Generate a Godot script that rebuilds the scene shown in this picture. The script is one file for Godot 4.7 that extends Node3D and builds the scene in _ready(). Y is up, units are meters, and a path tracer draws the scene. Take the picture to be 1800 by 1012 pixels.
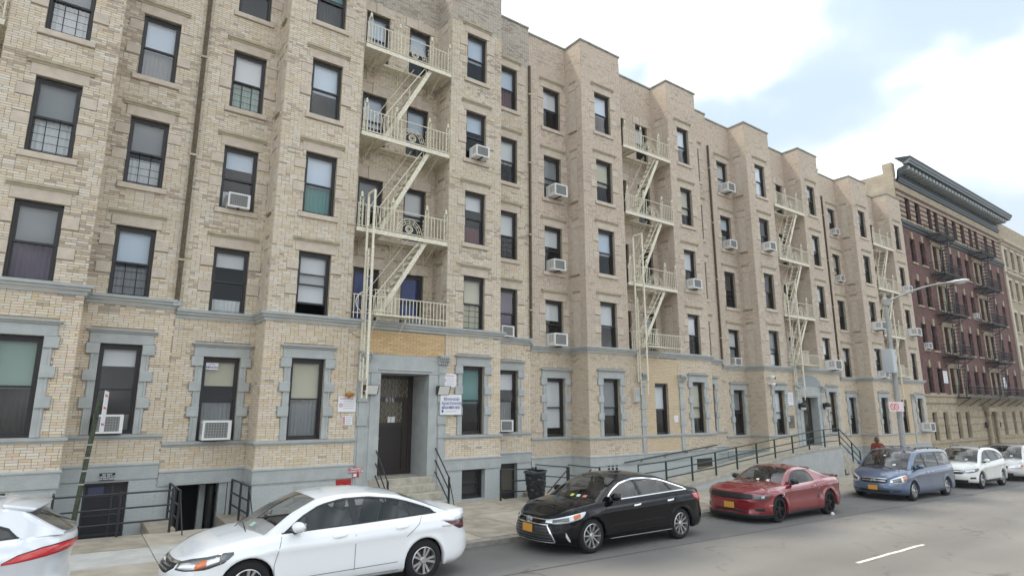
extends Node3D

const SLOPE := 0.0193          # the street falls away to the right
const KERB_Z := 4.85
const UNIT_X: Array[float] = [-11.22, 0.0, 11.3, 22.75, 34.12]
const UNIT_Y: Array[float] = [0.205, 0.0, -0.21, -0.44, -0.675]
var rng := RandomNumberGenerator.new()
var patch_noise := FastNoiseLite.new()
var M := {}
var mesh_cache := {}
var taken := {}

func _ready() -> void:
	rng.seed = 4711
	patch_noise.seed = 12
	patch_noise.frequency = 0.35
	patch_noise.fractal_octaves = 3
	# ------------------------------------------------ camera, sky, sun, exposure
	var cam := Camera3D.new()
	cam.name = "camera"
	cam.fov = 51.48
	cam.near = 0.1
	cam.far = 600.0
	var yaw := 0.633711
	var pitch := 0.198666
	cam.position = Vector3(0, 2.7, 16.0)
	cam.rotation = Vector3(pitch, -yaw, 0)
	add_child(cam)
	cam.current = true
	var we := WorldEnvironment.new()
	we.name = "world_environment"
	var env := Environment.new()
	env.background_mode = Environment.BG_SKY
	env.sky = Sky.new()
	env.sky.sky_material = make_sky()
	env.tonemap_mode = Environment.TONE_MAPPER_LINEAR
	env.tonemap_exposure = 1.9
	env.sdfgi_enabled = true
	env.ssao_enabled = true
	env.ssil_enabled = true
	env.fog_enabled = true
	env.fog_density = 0.0004
	env.fog_light_color = Color(0.86, 0.9, 0.95)
	we.environment = env
	add_child(we)
	var sun := DirectionalLight3D.new()
	sun.name = "sun"
	sun.light_energy = 0.65
	sun.light_color = Color(1.0, 0.955, 0.88)
	sun.light_angular_distance = 4.0
	sun.shadow_enabled = true
	add_child(sun)
	sun.look_at_from_position(Vector3(-6.0, 22.0, -10.0), Vector3.ZERO, Vector3.UP)
	# ------------------------------------------------ the place
	make_materials()
	build_ground()
	for u in 5:
		build_unit(u)
	build_red_house()
	build_far_house()
	build_fire_escapes()
	build_facade_things()
	build_yard_things()
	build_street_things()
	build_cars()
	build_person()

func make_sky() -> PanoramaSkyMaterial:
	var w := 768
	var h := 384
	var img := Image.create(w, h, false, Image.FORMAT_RGBF)
	var n := FastNoiseLite.new()
	n.seed = 70
	n.frequency = 1.15
	n.fractal_octaves = 5
	n.fractal_gain = 0.36
	n.domain_warp_enabled = true
	n.domain_warp_amplitude = 0.25
	n.domain_warp_frequency = 1.1
	for j in h:
		var el := (0.5 - (j + 0.5) / h) * PI
		for i in w:
			var az := ((i + 0.5) / w - 0.5) * TAU
			var d := Vector3(sin(az) * cos(el), sin(el), -cos(az) * cos(el))
			var c: Color
			if d.y < 0.0:
				c = Color(0.45, 0.44, 0.42)
			else:
				# clouds lie on a flat sheet overhead
				var k := 1.0 / (d.y + 0.28)
				var p := Vector3(d.x * k, d.z * k, 0.0) * 1.25
				var f := n.get_noise_3d(p.x, p.y, 3.0)
				var cover := smoothstep(-0.45, 0.75, f)
				var gap := Color(0.345, 0.44, 0.525).lerp(Color(0.45, 0.495, 0.53), exp(-d.y * 2.6))
				var thick := 0.75 + 0.25 * smoothstep(-0.4, 0.4, n.get_noise_3d(p.x * 2.0, p.y * 2.0, 9.0))
				c = gap.lerp(Color(2.15, 2.18, 2.24) * thick, pow(cover, 1.8))
				c = c.lerp(Color(0.51, 0.52, 0.54), exp(-d.y * 9.0) * 0.5)
			img.set_pixel(i, j, c)
	var m := PanoramaSkyMaterial.new()
	m.panorama = ImageTexture.create_from_image(img)
	m.energy_multiplier = 1.0
	return m

# ---------------------------------------------------------------- materials
func lin(r: float, g: float, b: float) -> Color:
	return Color(r, g, b).linear_to_srgb()

func mat(c: Color, rough := 0.85, metal := 0.0) -> StandardMaterial3D:
	var m := StandardMaterial3D.new()
	m.albedo_color = c
	m.roughness = rough
	m.metallic = metal
	return m

func noise_tex(sd: int, freq: float, lo: Color, hi: Color, oct := 4, size := 512, mid := 0.5) -> NoiseTexture2D:
	var t := NoiseTexture2D.new()
	t.width = size
	t.height = size
	t.seamless = true
	var n := FastNoiseLite.new()
	n.seed = sd
	n.frequency = freq
	n.fractal_octaves = oct
	t.noise = n
	var g := Gradient.new()
	g.offsets = PackedFloat32Array([0.0, mid, 1.0])
	g.colors = PackedColorArray([lo, lo.lerp(hi, 0.5), hi])
	t.color_ramp = g
	return t

func bump_tex(sd: int, freq: float, strength: float, oct := 4) -> NoiseTexture2D:
	var t := NoiseTexture2D.new()
	t.width = 512
	t.height = 512
	t.seamless = true
	t.as_normal_map = true
	t.bump_strength = strength
	var n := FastNoiseLite.new()
	n.seed = sd
	n.frequency = freq
	n.fractal_octaves = oct
	t.noise = n
	return t

# a rough mineral surface: base colour times two scales of mottling
func stone(c: Color, spread: float, scale: float, sd: int, rough := 0.9, bump := 1.2) -> StandardMaterial3D:
	var m := mat(c, rough)
	m.albedo_texture = noise_tex(sd, 0.012, Color(1 - spread, 1 - spread, 1 - spread * 1.05), Color.WHITE, 5)
	m.normal_enabled = true
	m.normal_texture = bump_tex(sd + 7, 0.06, bump)
	m.uv1_triplanar = true
	m.uv1_world_triplanar = true
	m.uv1_scale = Vector3.ONE * scale
	return m

func glass_mat(c: Color, a: float, rough := 0.02) -> StandardMaterial3D:
	var m := mat(Color(c.r, c.g, c.b, a), rough)
	m.transparency = BaseMaterial3D.TRANSPARENCY_ALPHA
	m.metallic_specular = 0.6
	return m

func tinted(key: String, c: Color, rough := 0.6, metal := 0.0) -> StandardMaterial3D:
	if not M.has(key):
		M[key] = mat(c, rough, metal)
	return M[key]

func make_materials() -> void:
	M.mortar = stone(lin(0.44, 0.375, 0.28), 0.2, 0.6, 3)
	M.brick = mat(Color.WHITE, 0.88)
	M.brick.vertex_color_use_as_albedo = true
	M.limestone = stone(lin(0.60, 0.515, 0.42), 0.10, 0.5, 21)
	M.limestone_old = stone(lin(0.57, 0.51, 0.38), 0.16, 0.5, 22)
	M.grey_paint = stone(lin(0.43, 0.45, 0.44), 0.1, 0.35, 31, 0.6, 0.5)
	M.grey_paint_dull = stone(lin(0.425, 0.45, 0.445), 0.09, 0.5, 32, 0.7, 0.6)
	M.coping = stone(lin(0.36, 0.36, 0.31), 0.25, 0.4, 33)
	M.frame = mat(lin(0.022, 0.019, 0.019), 0.45)
	M.pane = glass_mat(Color(0.03, 0.05, 0.05), 0.14)
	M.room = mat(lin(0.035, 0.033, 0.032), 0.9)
	M.iron = mat(lin(0.80, 0.775, 0.67), 0.5)
	M.iron.albedo_texture = noise_tex(44, 0.02, Color(0.86, 0.83, 0.76), Color.WHITE, 4)
	M.iron.uv1_triplanar = true
	M.iron.uv1_world_triplanar = true
	M.black_iron = mat(lin(0.018, 0.018, 0.02), 0.45)
	M.green_iron = mat(lin(0.012, 0.035, 0.026), 0.45)
	M.white_plastic = mat(lin(0.68, 0.68, 0.66), 0.5)
	M.coil = mat(lin(0.16, 0.16, 0.155), 0.6)
	M.step_stone = stone(lin(0.53, 0.485, 0.40), 0.2, 0.5, 51)
	M.flag_a = stone(lin(0.50, 0.43, 0.34), 0.2, 0.3, 52)
	M.flag_b = stone(lin(0.53, 0.465, 0.375), 0.16, 0.3, 53)
	M.flag_light = stone(lin(0.58, 0.565, 0.53), 0.12, 0.3, 54)
	M.flag_c = stone(lin(0.46, 0.40, 0.315), 0.24, 0.3, 55)
	M.kerb = stone(lin(0.37, 0.34, 0.30), 0.25, 0.5, 56)
	M.ramp = stone(lin(0.47, 0.48, 0.475), 0.07, 0.25, 57)
	M.red_brick = stone(lin(0.185, 0.095, 0.082), 0.28, 0.35, 61)
	M.tan_stone = stone(lin(0.46, 0.385, 0.275), 0.2, 0.3, 62)
	M.stucco = stone(lin(0.45, 0.385, 0.295), 0.18, 0.15, 63)
	M.green_metal = mat(lin(0.022, 0.033, 0.036), 0.5)
	M.tar = mat(lin(0.06, 0.057, 0.053), 0.8)
	M.paint_white = stone(lin(0.72, 0.70, 0.64), 0.2, 2.0, 65)
	M.white_sign = mat(lin(0.74, 0.74, 0.76), 0.5)
	M.chrome = mat(lin(0.72, 0.72, 0.72), 0.12, 1.0)
	M.rubber = mat(lin(0.010, 0.010, 0.011), 0.9)
	M.black_trim = mat(lin(0.012, 0.012, 0.013), 0.4)
	M.dark = mat(lin(0.006, 0.006, 0.006), 0.9)

# ---------------------------------------------------------------- naming and nodes
func tag(o: Node3D, label: String, category: String, group := "", kind := "") -> void:
	if label != "":
		o.set_meta("label", label)
	if category != "":
		o.set_meta("category", category)
	if group != "":
		o.set_meta("group", group)
	if kind != "":
		o.set_meta("kind", kind)

func top_name(called: String) -> String:
	if not taken.has(called):
		taken[called] = 0
		return called
	taken[called] += 1
	return "%s_%03d" % [called, taken[called]]

func thing(called: String, at: Vector3, label: String, category: String, group := "") -> Node3D:
	var o := Node3D.new()
	o.name = top_name(called)
	o.position = at
	add_child(o)
	tag(o, label, category, group)
	return o

func put(o: Node3D, called: String, parent: Node) -> void:
	if parent == self:
		o.name = top_name(called)
		add_child(o)
		return
	var n := called
	var k := 1
	while parent.has_node(NodePath(n)):
		n = "%s_%03d" % [called, k]
		k += 1
	o.name = n
	parent.add_child(o)

var counters := {}
func part(called: String, mesh: Mesh, m: Material, parent: Node, at := Vector3.ZERO, basis := Basis.IDENTITY) -> MeshInstance3D:
	var o := MeshInstance3D.new()
	o.mesh = mesh
	o.material_override = m
	o.transform = Transform3D(basis, at)
	if parent == self:
		o.name = top_name(called)
	else:
		var key := "%d/%s" % [parent.get_instance_id(), called]
		var k: int = counters.get(key, 0)
		counters[key] = k + 1
		o.name = called if k == 0 else "%s_%03d" % [called, k]
	parent.add_child(o)
	return o

# ---------------------------------------------------------------- mesh helpers
func mb() -> SurfaceTool:
	var st := SurfaceTool.new()
	st.begin(Mesh.PRIMITIVE_TRIANGLES)
	st.set_smooth_group(-1)
	return st

func done(st: SurfaceTool) -> ArrayMesh:
	st.generate_normals()
	return st.commit()

func quad(st: SurfaceTool, a: Vector3, b: Vector3, c: Vector3, d: Vector3) -> void:
	st.add_vertex(a)
	st.add_vertex(b)
	st.add_vertex(c)
	st.add_vertex(a)
	st.add_vertex(c)
	st.add_vertex(d)

func tri(st: SurfaceTool, a: Vector3, b: Vector3, c: Vector3) -> void:
	st.add_vertex(a)
	st.add_vertex(b)
	st.add_vertex(c)

func box(st: SurfaceTool, c: Vector3, s: Vector3, b := Basis.IDENTITY) -> void:
	var h := s * 0.5
	var v: Array[Vector3] = []
	for k in 8:
		v.append(c + b * Vector3(h.x if k & 1 else -h.x, h.y if k & 2 else -h.y, h.z if k & 4 else -h.z))
	quad(st, v[4], v[6], v[7], v[5])
	quad(st, v[1], v[3], v[2], v[0])
	quad(st, v[0], v[2], v[6], v[4])
	quad(st, v[5], v[7], v[3], v[1])
	quad(st, v[6], v[2], v[3], v[7])
	quad(st, v[0], v[4], v[5], v[1])

func span(st: SurfaceTool, a: Vector3, b: Vector3) -> void:   # a box between two corners
	box(st, (a + b) * 0.5, (b - a).abs())

func bar(st: SurfaceTool, a: Vector3, b: Vector3, r: float, sides := 6, r2 := -1.0) -> void:
	if r2 < 0.0:
		r2 = r
	var d := (b - a).normalized()
	var u := d.cross(Vector3.UP if absf(d.y) < 0.9 else Vector3.RIGHT).normalized()
	var w := d.cross(u)
	for i in sides:
		var t0 := TAU * i / sides
		var t1 := TAU * (i + 1) / sides
		var p := u * cos(t0) + w * sin(t0)
		var q := u * cos(t1) + w * sin(t1)
		quad(st, a + p * r, a + q * r, b + q * r2, b + p * r2)
		tri(st, a, a + q * r, a + p * r)
		tri(st, b, b + p * r2, b + q * r2)

func flat(st: SurfaceTool, a: Vector3, b: Vector3, wide: float, thick: float, up := Vector3.BACK) -> void:
	var d := (b - a).normalized()
	var s := d.cross(up).normalized()
	var n := s.cross(d).normalized()
	box(st, (a + b) * 0.5, Vector3(a.distance_to(b), wide, thick), Basis(d, s, n))

func hoop(st: SurfaceTool, c: Vector3, r: float, t: float, from := 0.0, to := TAU, n := 14, u := Vector3.RIGHT, v := Vector3.UP) -> void:
	for i in n:
		var a := lerpf(from, to, float(i) / n)
		var b := lerpf(from, to, float(i + 1) / n)
		bar(st, c + (u * cos(a) + v * sin(a)) * r, c + (u * cos(b) + v * sin(b)) * r, t, 4)

func lathe(st: SurfaceTool, prof: Array, seg: int, tf := Transform3D.IDENTITY) -> void:   # (radius, height) pairs about y
	for i in seg:
		var a := TAU * i / seg
		var b := TAU * (i + 1) / seg
		for j in prof.size() - 1:
			var p: Vector2 = prof[j]
			var q: Vector2 = prof[j + 1]
			quad(st, tf * Vector3(p.x * cos(a), p.y, p.x * sin(a)), tf * Vector3(q.x * cos(a), q.y, q.x * sin(a)), tf * Vector3(q.x * cos(b), q.y, q.x * sin(b)), tf * Vector3(p.x * cos(b), p.y, p.x * sin(b)))

# a moulding: profile of (out, y) points, bottom to top, swept along a plan path of (x, z) points
func moulding(st: SurfaceTool, path: Array, prof: Array) -> void:
	var rows: Array = []
	for i in path.size():
		var p: Vector2 = path[i]
		var n := Vector2.ZERO
		var n1 := Vector2.ZERO
		var n2 := Vector2.ZERO
		if i > 0:
			var d := (p - (path[i - 1] as Vector2)).normalized()
			n1 = Vector2(-d.y, d.x)
		if i < path.size() - 1:
			var d := ((path[i + 1] as Vector2) - p).normalized()
			n2 = Vector2(-d.y, d.x)
		if i == 0:
			n = n2
		elif i == path.size() - 1:
			n = n1
		else:
			n = (n1 + n2) / (1.0 + n1.dot(n2))
		var row: Array[Vector3] = []
		for q: Vector2 in prof:
			row.append(Vector3(p.x + n.x * q.x, q.y, p.y + n.y * q.x))
		rows.append(row)
	for i in rows.size() - 1:
		for j in prof.size() - 1:
			quad(st, rows[i][j], rows[i][j + 1], rows[i + 1][j + 1], rows[i + 1][j])
	for e in [0, rows.size() - 1]:
		for j in range(1, prof.size() - 1):
			if e == 0:
				tri(st, rows[e][0], rows[e][j], rows[e][j + 1])
			else:
				tri(st, rows[e][0], rows[e][j + 1], rows[e][j])

func box_mesh(s: Vector3) -> Mesh:
	var key := "b%.3f,%.3f,%.3f" % [s.x, s.y, s.z]
	if not mesh_cache.has(key):
		var st := mb()
		box(st, Vector3.ZERO, s)
		mesh_cache[key] = done(st)
	return mesh_cache[key]

func block_mesh(s: Vector3, bev := 0.012) -> Mesh:            # a block with chamfered front edges, back at z = 0
	var key := "k%.3f,%.3f,%.3f,%.3f" % [s.x, s.y, s.z, bev]
	if not mesh_cache.has(key):
		var st := mb()
		var x := s.x * 0.5
		var y := s.y * 0.5
		var rings := [[x, y, 0.0], [x, y, s.z - bev], [x - bev, y - bev, s.z]]
		for k in 2:
			var a: Array = rings[k]
			var b: Array = rings[k + 1]
			var pa := [Vector3(-a[0], -a[1], a[2]), Vector3(-a[0], a[1], a[2]), Vector3(a[0], a[1], a[2]), Vector3(a[0], -a[1], a[2])]
			var pb := [Vector3(-b[0], -b[1], b[2]), Vector3(-b[0], b[1], b[2]), Vector3(b[0], b[1], b[2]), Vector3(b[0], -b[1], b[2])]
			for i in 4:
				var j := (i + 1) % 4
				quad(st, pa[i], pa[j], pb[j], pb[i])
			if k == 1:
				quad(st, pb[0], pb[1], pb[2], pb[3])
		mesh_cache[key] = done(st)
	return mesh_cache[key]

# a plane with rectangular holes, in (u, y): front faces and the reveals of the holes
func pierced(st: SurfaceTool, o: Vector3, u: Vector3, n: Vector3, r: Rect2, holes: Array, reveal: float) -> void:
	var us := [r.position.x, r.end.x]
	var ys := [r.position.y, r.end.y]
	var hs: Array[Rect2] = []
	for h: Rect2 in holes:
		var k := h.intersection(r)
		if k.size.x > 0.001 and k.size.y > 0.001:
			hs.append(k)
			us.append_array([k.position.x, k.end.x])
			ys.append_array([k.position.y, k.end.y])
	us.sort()
	ys.sort()
	for i in us.size() - 1:
		if us[i + 1] - us[i] < 0.001:
			continue
		for j in ys.size() - 1:
			if ys[j + 1] - ys[j] < 0.001:
				continue
			var c := Vector2((us[i] + us[i + 1]) * 0.5, (ys[j] + ys[j + 1]) * 0.5)
			var open := false
			for h in hs:
				open = open or h.has_point(c)
			if not open:
				quad(st, o + u * us[i] + Vector3.UP * ys[j], o + u * us[i] + Vector3.UP * ys[j + 1], o + u * us[i + 1] + Vector3.UP * ys[j + 1], o + u * us[i + 1] + Vector3.UP * ys[j])
	for h in hs:
		var p := [o + u * h.position.x + Vector3.UP * h.position.y, o + u * h.position.x + Vector3.UP * h.end.y, o + u * h.end.x + Vector3.UP * h.end.y, o + u * h.end.x + Vector3.UP * h.position.y]
		var skip := [absf(h.position.x - r.position.x) < 0.002, absf(h.end.y - r.end.y) < 0.002, absf(h.end.x - r.end.x) < 0.002, absf(h.position.y - r.position.y) < 0.002]
		for i in 4:
			if skip[i]:
				continue
			var a: Vector3 = p[i]
			var b: Vector3 = p[(i + 1) % 4]
			quad(st, a, b, b - n * reveal, a - n * reveal)

func letters(parent: Node, called: String, text: String, height: float, at: Vector3, m: Material, bold := false, basis := Basis.IDENTITY, face := "Droid Sans") -> MeshInstance3D:
	var t := TextMesh.new()
	var f := SystemFont.new()
	f.font_names = PackedStringArray([face])
	if bold:
		f.font_weight = 700
	t.font = f
	t.text = text
	t.font_size = 32
	t.pixel_size = height / 23.0
	t.depth = 0.004
	t.horizontal_alignment = HORIZONTAL_ALIGNMENT_CENTER
	t.vertical_alignment = VERTICAL_ALIGNMENT_CENTER
	return part(called, t, m, parent, at, basis)

# ---------------------------------------------------------------- ground
func walk_y(x: float, z: float) -> float:
	return -SLOPE * x + 0.10 + 0.012 * (4.8 - z)

func road_y(x: float) -> float:
	return -SLOPE * x

func road_texture() -> ImageTexture:
	var w := 1536
	var h := 320
	var big := FastNoiseLite.new()
	big.seed = 3
	big.frequency = 0.011
	big.fractal_octaves = 4
	var streak := FastNoiseLite.new()
	streak.seed = 8
	streak.frequency = 0.05
	streak.fractal_octaves = 3
	var crack := FastNoiseLite.new()
	crack.seed = 14
	crack.frequency = 0.016
	crack.fractal_octaves = 3
	var im := Image.create(w, h, false, Image.FORMAT_RGB8)
	for j in h:
		var z := KERB_Z + 19.2 * (j + 0.5) / h
		for i in w:
			var x := -12.0 + 96.0 * (i + 0.5) / w
			var v := 0.262 + big.get_noise_2d(i, j) * 0.05 + streak.get_noise_2d(i * 0.16, j) * 0.028
			if z < 7.04:
				v -= 0.006
				v -= 0.07 * maxf(0.0, big.get_noise_2d(i * 1.7 + 400.0, j * 1.7) - 0.05)
			else:
				v += 0.016 * cos((z - 8.4) * 2.1)
			var c := absf(crack.get_noise_2d(i + 900.0, j * 1.2))
			if c < 0.011:
				v *= 0.70
			v -= 0.05 * exp(-pow((z - KERB_Z) / 0.18, 2.0))
			v = clampf(v, 0.05, 0.6)
			var col := Color(v * 1.045, v, v * 0.935)
			var s := exp(-pow((x - 8.55 + (z - 9.25) * 0.5) / 0.42, 4.0) - pow((z - 9.25) / 0.24, 4.0))   # old washed-out paint
			col = col.lerp(Color(0.40, 0.44, 0.46), s * 0.55 * clampf(0.7 + streak.get_noise_2d(i * 3.0, j * 3.0) * 1.5, 0.0, 1.0))
			im.set_pixel(i, j, col.linear_to_srgb())
	return ImageTexture.create_from_image(im)

func build_ground() -> void:
	var st := SurfaceTool.new()
	st.begin(Mesh.PRIMITIVE_TRIANGLES)
	var add := func(x: float, z: float) -> void:
		st.set_uv(Vector2((x + 12.0) / 96.0, (z - KERB_Z) / 19.2))
		st.set_uv2(Vector2(x, z) * 0.9)
		st.set_normal(Vector3(SLOPE, 1, 0).normalized())
		st.add_vertex(Vector3(x, road_y(x), z))
	for c: Array in [[-60.0, -12.0], [-12.0, 84.0], [84.0, 300.0]]:
		for r: Array in [[KERB_Z, 24.05], [24.05, 80.0]]:
			for q: Array in [[c[0], r[0]], [c[1], r[0]], [c[1], r[1]], [c[0], r[0]], [c[1], r[1]], [c[0], r[1]]]:
				add.call(q[0], q[1])
	st.generate_tangents()
	var m := mat(Color.WHITE, 0.92)
	m.albedo_texture = road_texture()
	m.detail_enabled = true
	m.detail_uv_layer = BaseMaterial3D.DETAIL_UV_2
	m.detail_blend_mode = BaseMaterial3D.BLEND_MODE_MUL
	m.detail_albedo = noise_tex(71, 0.17, Color(0.56, 0.56, 0.56), Color(1, 1, 1), 3)
	var road := part("road", st.commit(), m, self)
	tag(road, "worn grey asphalt street that falls gently to the right", "road", "", "structure")
	# the far ground that the street lies in
	st = mb()
	quad(st, Vector3(-200, road_y(-200) - 1.7, -300), Vector3(500, road_y(500) - 1.7, -300), Vector3(500, road_y(500) - 1.7, 300), Vector3(-200, road_y(-200) - 1.7, 300))
	var g := part("ground", done(st), tinted("earth", lin(0.2, 0.18, 0.15), 0.95), self)
	tag(g, "bare ground under and beyond the street", "ground", "", "structure")
	# sidewalk: bed, then flags and kerb stones
	st = mb()
	var strip := func(x0: float, x1: float, z0: float, z1: float) -> void:
		quad(st, Vector3(x0, walk_y(x0, z0) - 0.03, z0), Vector3(x1, walk_y(x1, z0) - 0.03, z0), Vector3(x1, walk_y(x1, z1) - 0.03, z1), Vector3(x0, walk_y(x0, z1) - 0.03, z1))
		quad(st, Vector3(x0, walk_y(x0, z1) - 0.03, z1), Vector3(x1, walk_y(x1, z1) - 0.03, z1), Vector3(x1, walk_y(x1, z1) - 1.4, z1), Vector3(x0, walk_y(x0, z1) - 1.4, z1))
		quad(st, Vector3(x0, walk_y(x0, z0) - 0.03, z0), Vector3(x1, walk_y(x1, z0) - 0.03, z0), Vector3(x1, walk_y(x1, z0) - 1.4, z0), Vector3(x0, walk_y(x0, z0) - 1.4, z0))
		for x: float in [x0, x1]:
			quad(st, Vector3(x, walk_y(x, z0) - 0.03, z0), Vector3(x, walk_y(x, z1) - 0.03, z1), Vector3(x, walk_y(x, z1) - 1.4, z1), Vector3(x, walk_y(x, z0) - 1.4, z0))
	strip.call(-6.0, 84.0, 0.72, 4.845)
	for c: Array in [[-6.0, 0.06], [1.74, 2.26], [3.3, 11.36], [12.9, 84.0]]:
		strip.call(c[0], c[1], -0.93, 0.71)
	strip.call(11.38, 12.88, 0.16, 0.70)
	var walk := part("sidewalk", done(st), M.flag_c, self)
	tag(walk, "sidewalk of beige and pale concrete flags along the apartment row", "sidewalk", "", "structure")
	var rows := [[0.72, 2.08], [2.08, 3.36], [3.36, 4.60]]
	var x := -5.9
	var k := 0
	while x < 80.0:
		for r in 3:
			var m2: Material = [M.flag_a, M.flag_b, M.flag_c][rng.randi() % 3]
			if r == 1 and x > -2.0 and x < 3.6 or r >= 1 and rng.randf() < 0.05:
				m2 = M.flag_light
			slab(walk, x, x + 1.5, rows[r][0], rows[r][1], m2)
		x += 1.5
		k += 1
	for c: Array in [[-5.9, -4.4], [-4.4, -2.9], [-2.9, -1.4], [-1.4, 0.06], [1.74, 2.26], [3.3, 4.6], [4.6, 6.1], [6.1, 7.6], [7.6, 9.1], [9.1, 10.3], [10.3, 11.36]]:
		slab(walk, c[0], c[1], -0.92, 0.72, [M.flag_a, M.flag_b, M.flag_c][rng.randi() % 3])
	slab(walk, 11.38, 12.88, 0.16, 0.72, M.flag_b)
	x = 12.9
	while x < 79.0:
		slab(walk, x, x + 1.5, -0.92, 0.72, [M.flag_a, M.flag_b, M.flag_c][rng.randi() % 3])
		x += 1.5
	x = -5.0
	while x < 80.0:
		var s := 2.4
		var o := part("kerb_stone", box_mesh(Vector3(s - 0.012, 0.34, 0.24)), M.kerb, walk, Vector3(x + s * 0.5, walk_y(x + s * 0.5, 4.72) - 0.172 + rng.randf_range(-0.004, 0.004), 4.728), Basis(Vector3.BACK, -SLOPE))
		x += s
	# areaways sunk in front of the basement doors
	st = mb()
	for c: Array in [[0.06, 1.74, 0.72], [2.26, 3.3, 0.72], [11.36, 12.9, 0.16]]:
		var fl = -1.12 - SLOPE * c[0]
		quad(st, Vector3(c[0], fl, -1.3), Vector3(c[1], fl, -1.3), Vector3(c[1], fl, c[2]), Vector3(c[0], fl, c[2]))
	var pit := part("areaway_floor", done(st), M.flag_c, self)
	tag(pit, "sunken concrete areaways before the basement doors", "areaway", "", "structure")
	# road seams and lane dash
	st = mb()
	var a := -12.0
	while a < 84.0:
		var b := a + rng.randf_range(1.5, 4.0)
		var j0 := 7.04 + rng.randf_range(-0.012, 0.012)
		quad(st, Vector3(a, road_y(a) + 0.004, j0 - 0.02), Vector3(b, road_y(b) + 0.004, j0 - 0.02), Vector3(b, road_y(b) + 0.004, j0 + 0.012), Vector3(a, road_y(a) + 0.004, j0 + 0.012))
		a = b
	var seam := part("road_seam", done(st), M.tar, self)
	tag(seam, "dark tar seam along the edge of the parking lane", "road seam", "", "structure")
	for d in 5:
		var x0 := 12.75 + (d - 1) * 12.2
		st = mb()
		for e in 12:
			var p := x0 + e * 0.265
			var jag := rng.randf_range(-0.012, 0.012)
			quad(st, Vector3(p, road_y(p) + 0.004, 9.92 + jag), Vector3(p + 0.265, road_y(p + 0.265) + 0.004, 9.92 + jag), Vector3(p + 0.265, road_y(p + 0.265) + 0.004, 10.0 + jag), Vector3(p, road_y(p) + 0.004, 10.0 + jag))
		var dash := part("lane_marking", done(st), M.paint_white, self)
		tag(dash, "worn white lane dashes painted on the street", "lane marking", "lane dashes on the street", "structure")

func slab(parent: Node, x0: float, x1: float, z0: float, z1: float, m: Material) -> void:
	var c := Vector3((x0 + x1) * 0.5, 0, (z0 + z1) * 0.5)
	c.y = walk_y(c.x, c.z) - 0.05 + rng.randf_range(-0.003, 0.003)
	var b := Basis(Vector3.BACK, -SLOPE) * Basis(Vector3.RIGHT, 0.012)
	part("paving_slab", box_mesh(Vector3(snappedf(x1 - x0 - 0.014, 0.001), 0.1, snappedf(z1 - z0 - 0.014, 0.001))), m, parent, c, b)

# ---------------------------------------------------------------- the apartment row
const FLOOR_Y := [[1.90, 3.99], [5.11, 6.89], [7.97, 9.77], [10.90, 12.66], [13.85, 15.59]]
const TOP := 17.68
const DEEP := -0.94

func brick_colour(u: int, x: float, y: float, face: int) -> Color:
	# real differences in the fired clay and its weathering, in linear values
	var r := rng.randf()
	var c: Color
	var patchy := patch_noise.get_noise_2d(x * 0.8 + u * 40.0, y * 2.6)
	if u <= 1:
		c = Color(0.60, 0.52, 0.41)
		if y < 5.0:
			c = Color(0.63, 0.535, 0.41)
		if r < 0.22:
			c = c * Color(0.95, 0.91, 0.83)
		elif r < 0.45:
			c = c.lerp(Color(0.64, 0.60, 0.52), 0.6)
		var dark := 0.05 + 0.8 * smoothstep(0.12, 0.48, patchy)
		if u == 0 and y > 4.6 and absf(x - 11.25) < 0.75:
			dark += 0.42
		if u == 1 and y > 4.6 and absf(x - 2.0) < 0.5:
			dark += 0.15
		if y < 4.6 and y > 1.2:
			dark *= 0.3
		if y > 15.9:
			dark += 0.2
			c = c.lerp(Color(0.37, 0.345, 0.31), 0.6)
		if rng.randf() < dark * 0.6:
			c = c.lerp(Color(0.27, 0.21, 0.16), rng.randf_range(0.2, 0.7))
	else:
		c = Color(0.565, 0.475, 0.385)
		if y < 5.0:
			c = Color(0.59, 0.50, 0.385)
		if r < 0.25:
			c = c * Color(0.955, 0.94, 0.91)
		elif r < 0.4:
			c = c * Color(1.04, 1.04, 1.05)
		if rng.randf() < 0.06 + 0.25 * smoothstep(0.1, 0.5, patchy):
			c = c.lerp(Color(0.34, 0.275, 0.215), rng.randf_range(0.25, 0.6))
	c = c * (1.0 + rng.randf_range(-0.045, 0.045)) * (1.0 + 0.10 * patch_noise.get_noise_2d(x * 0.45 + 90.0 + u * 17.0, y * 0.45))
	return c

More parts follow.
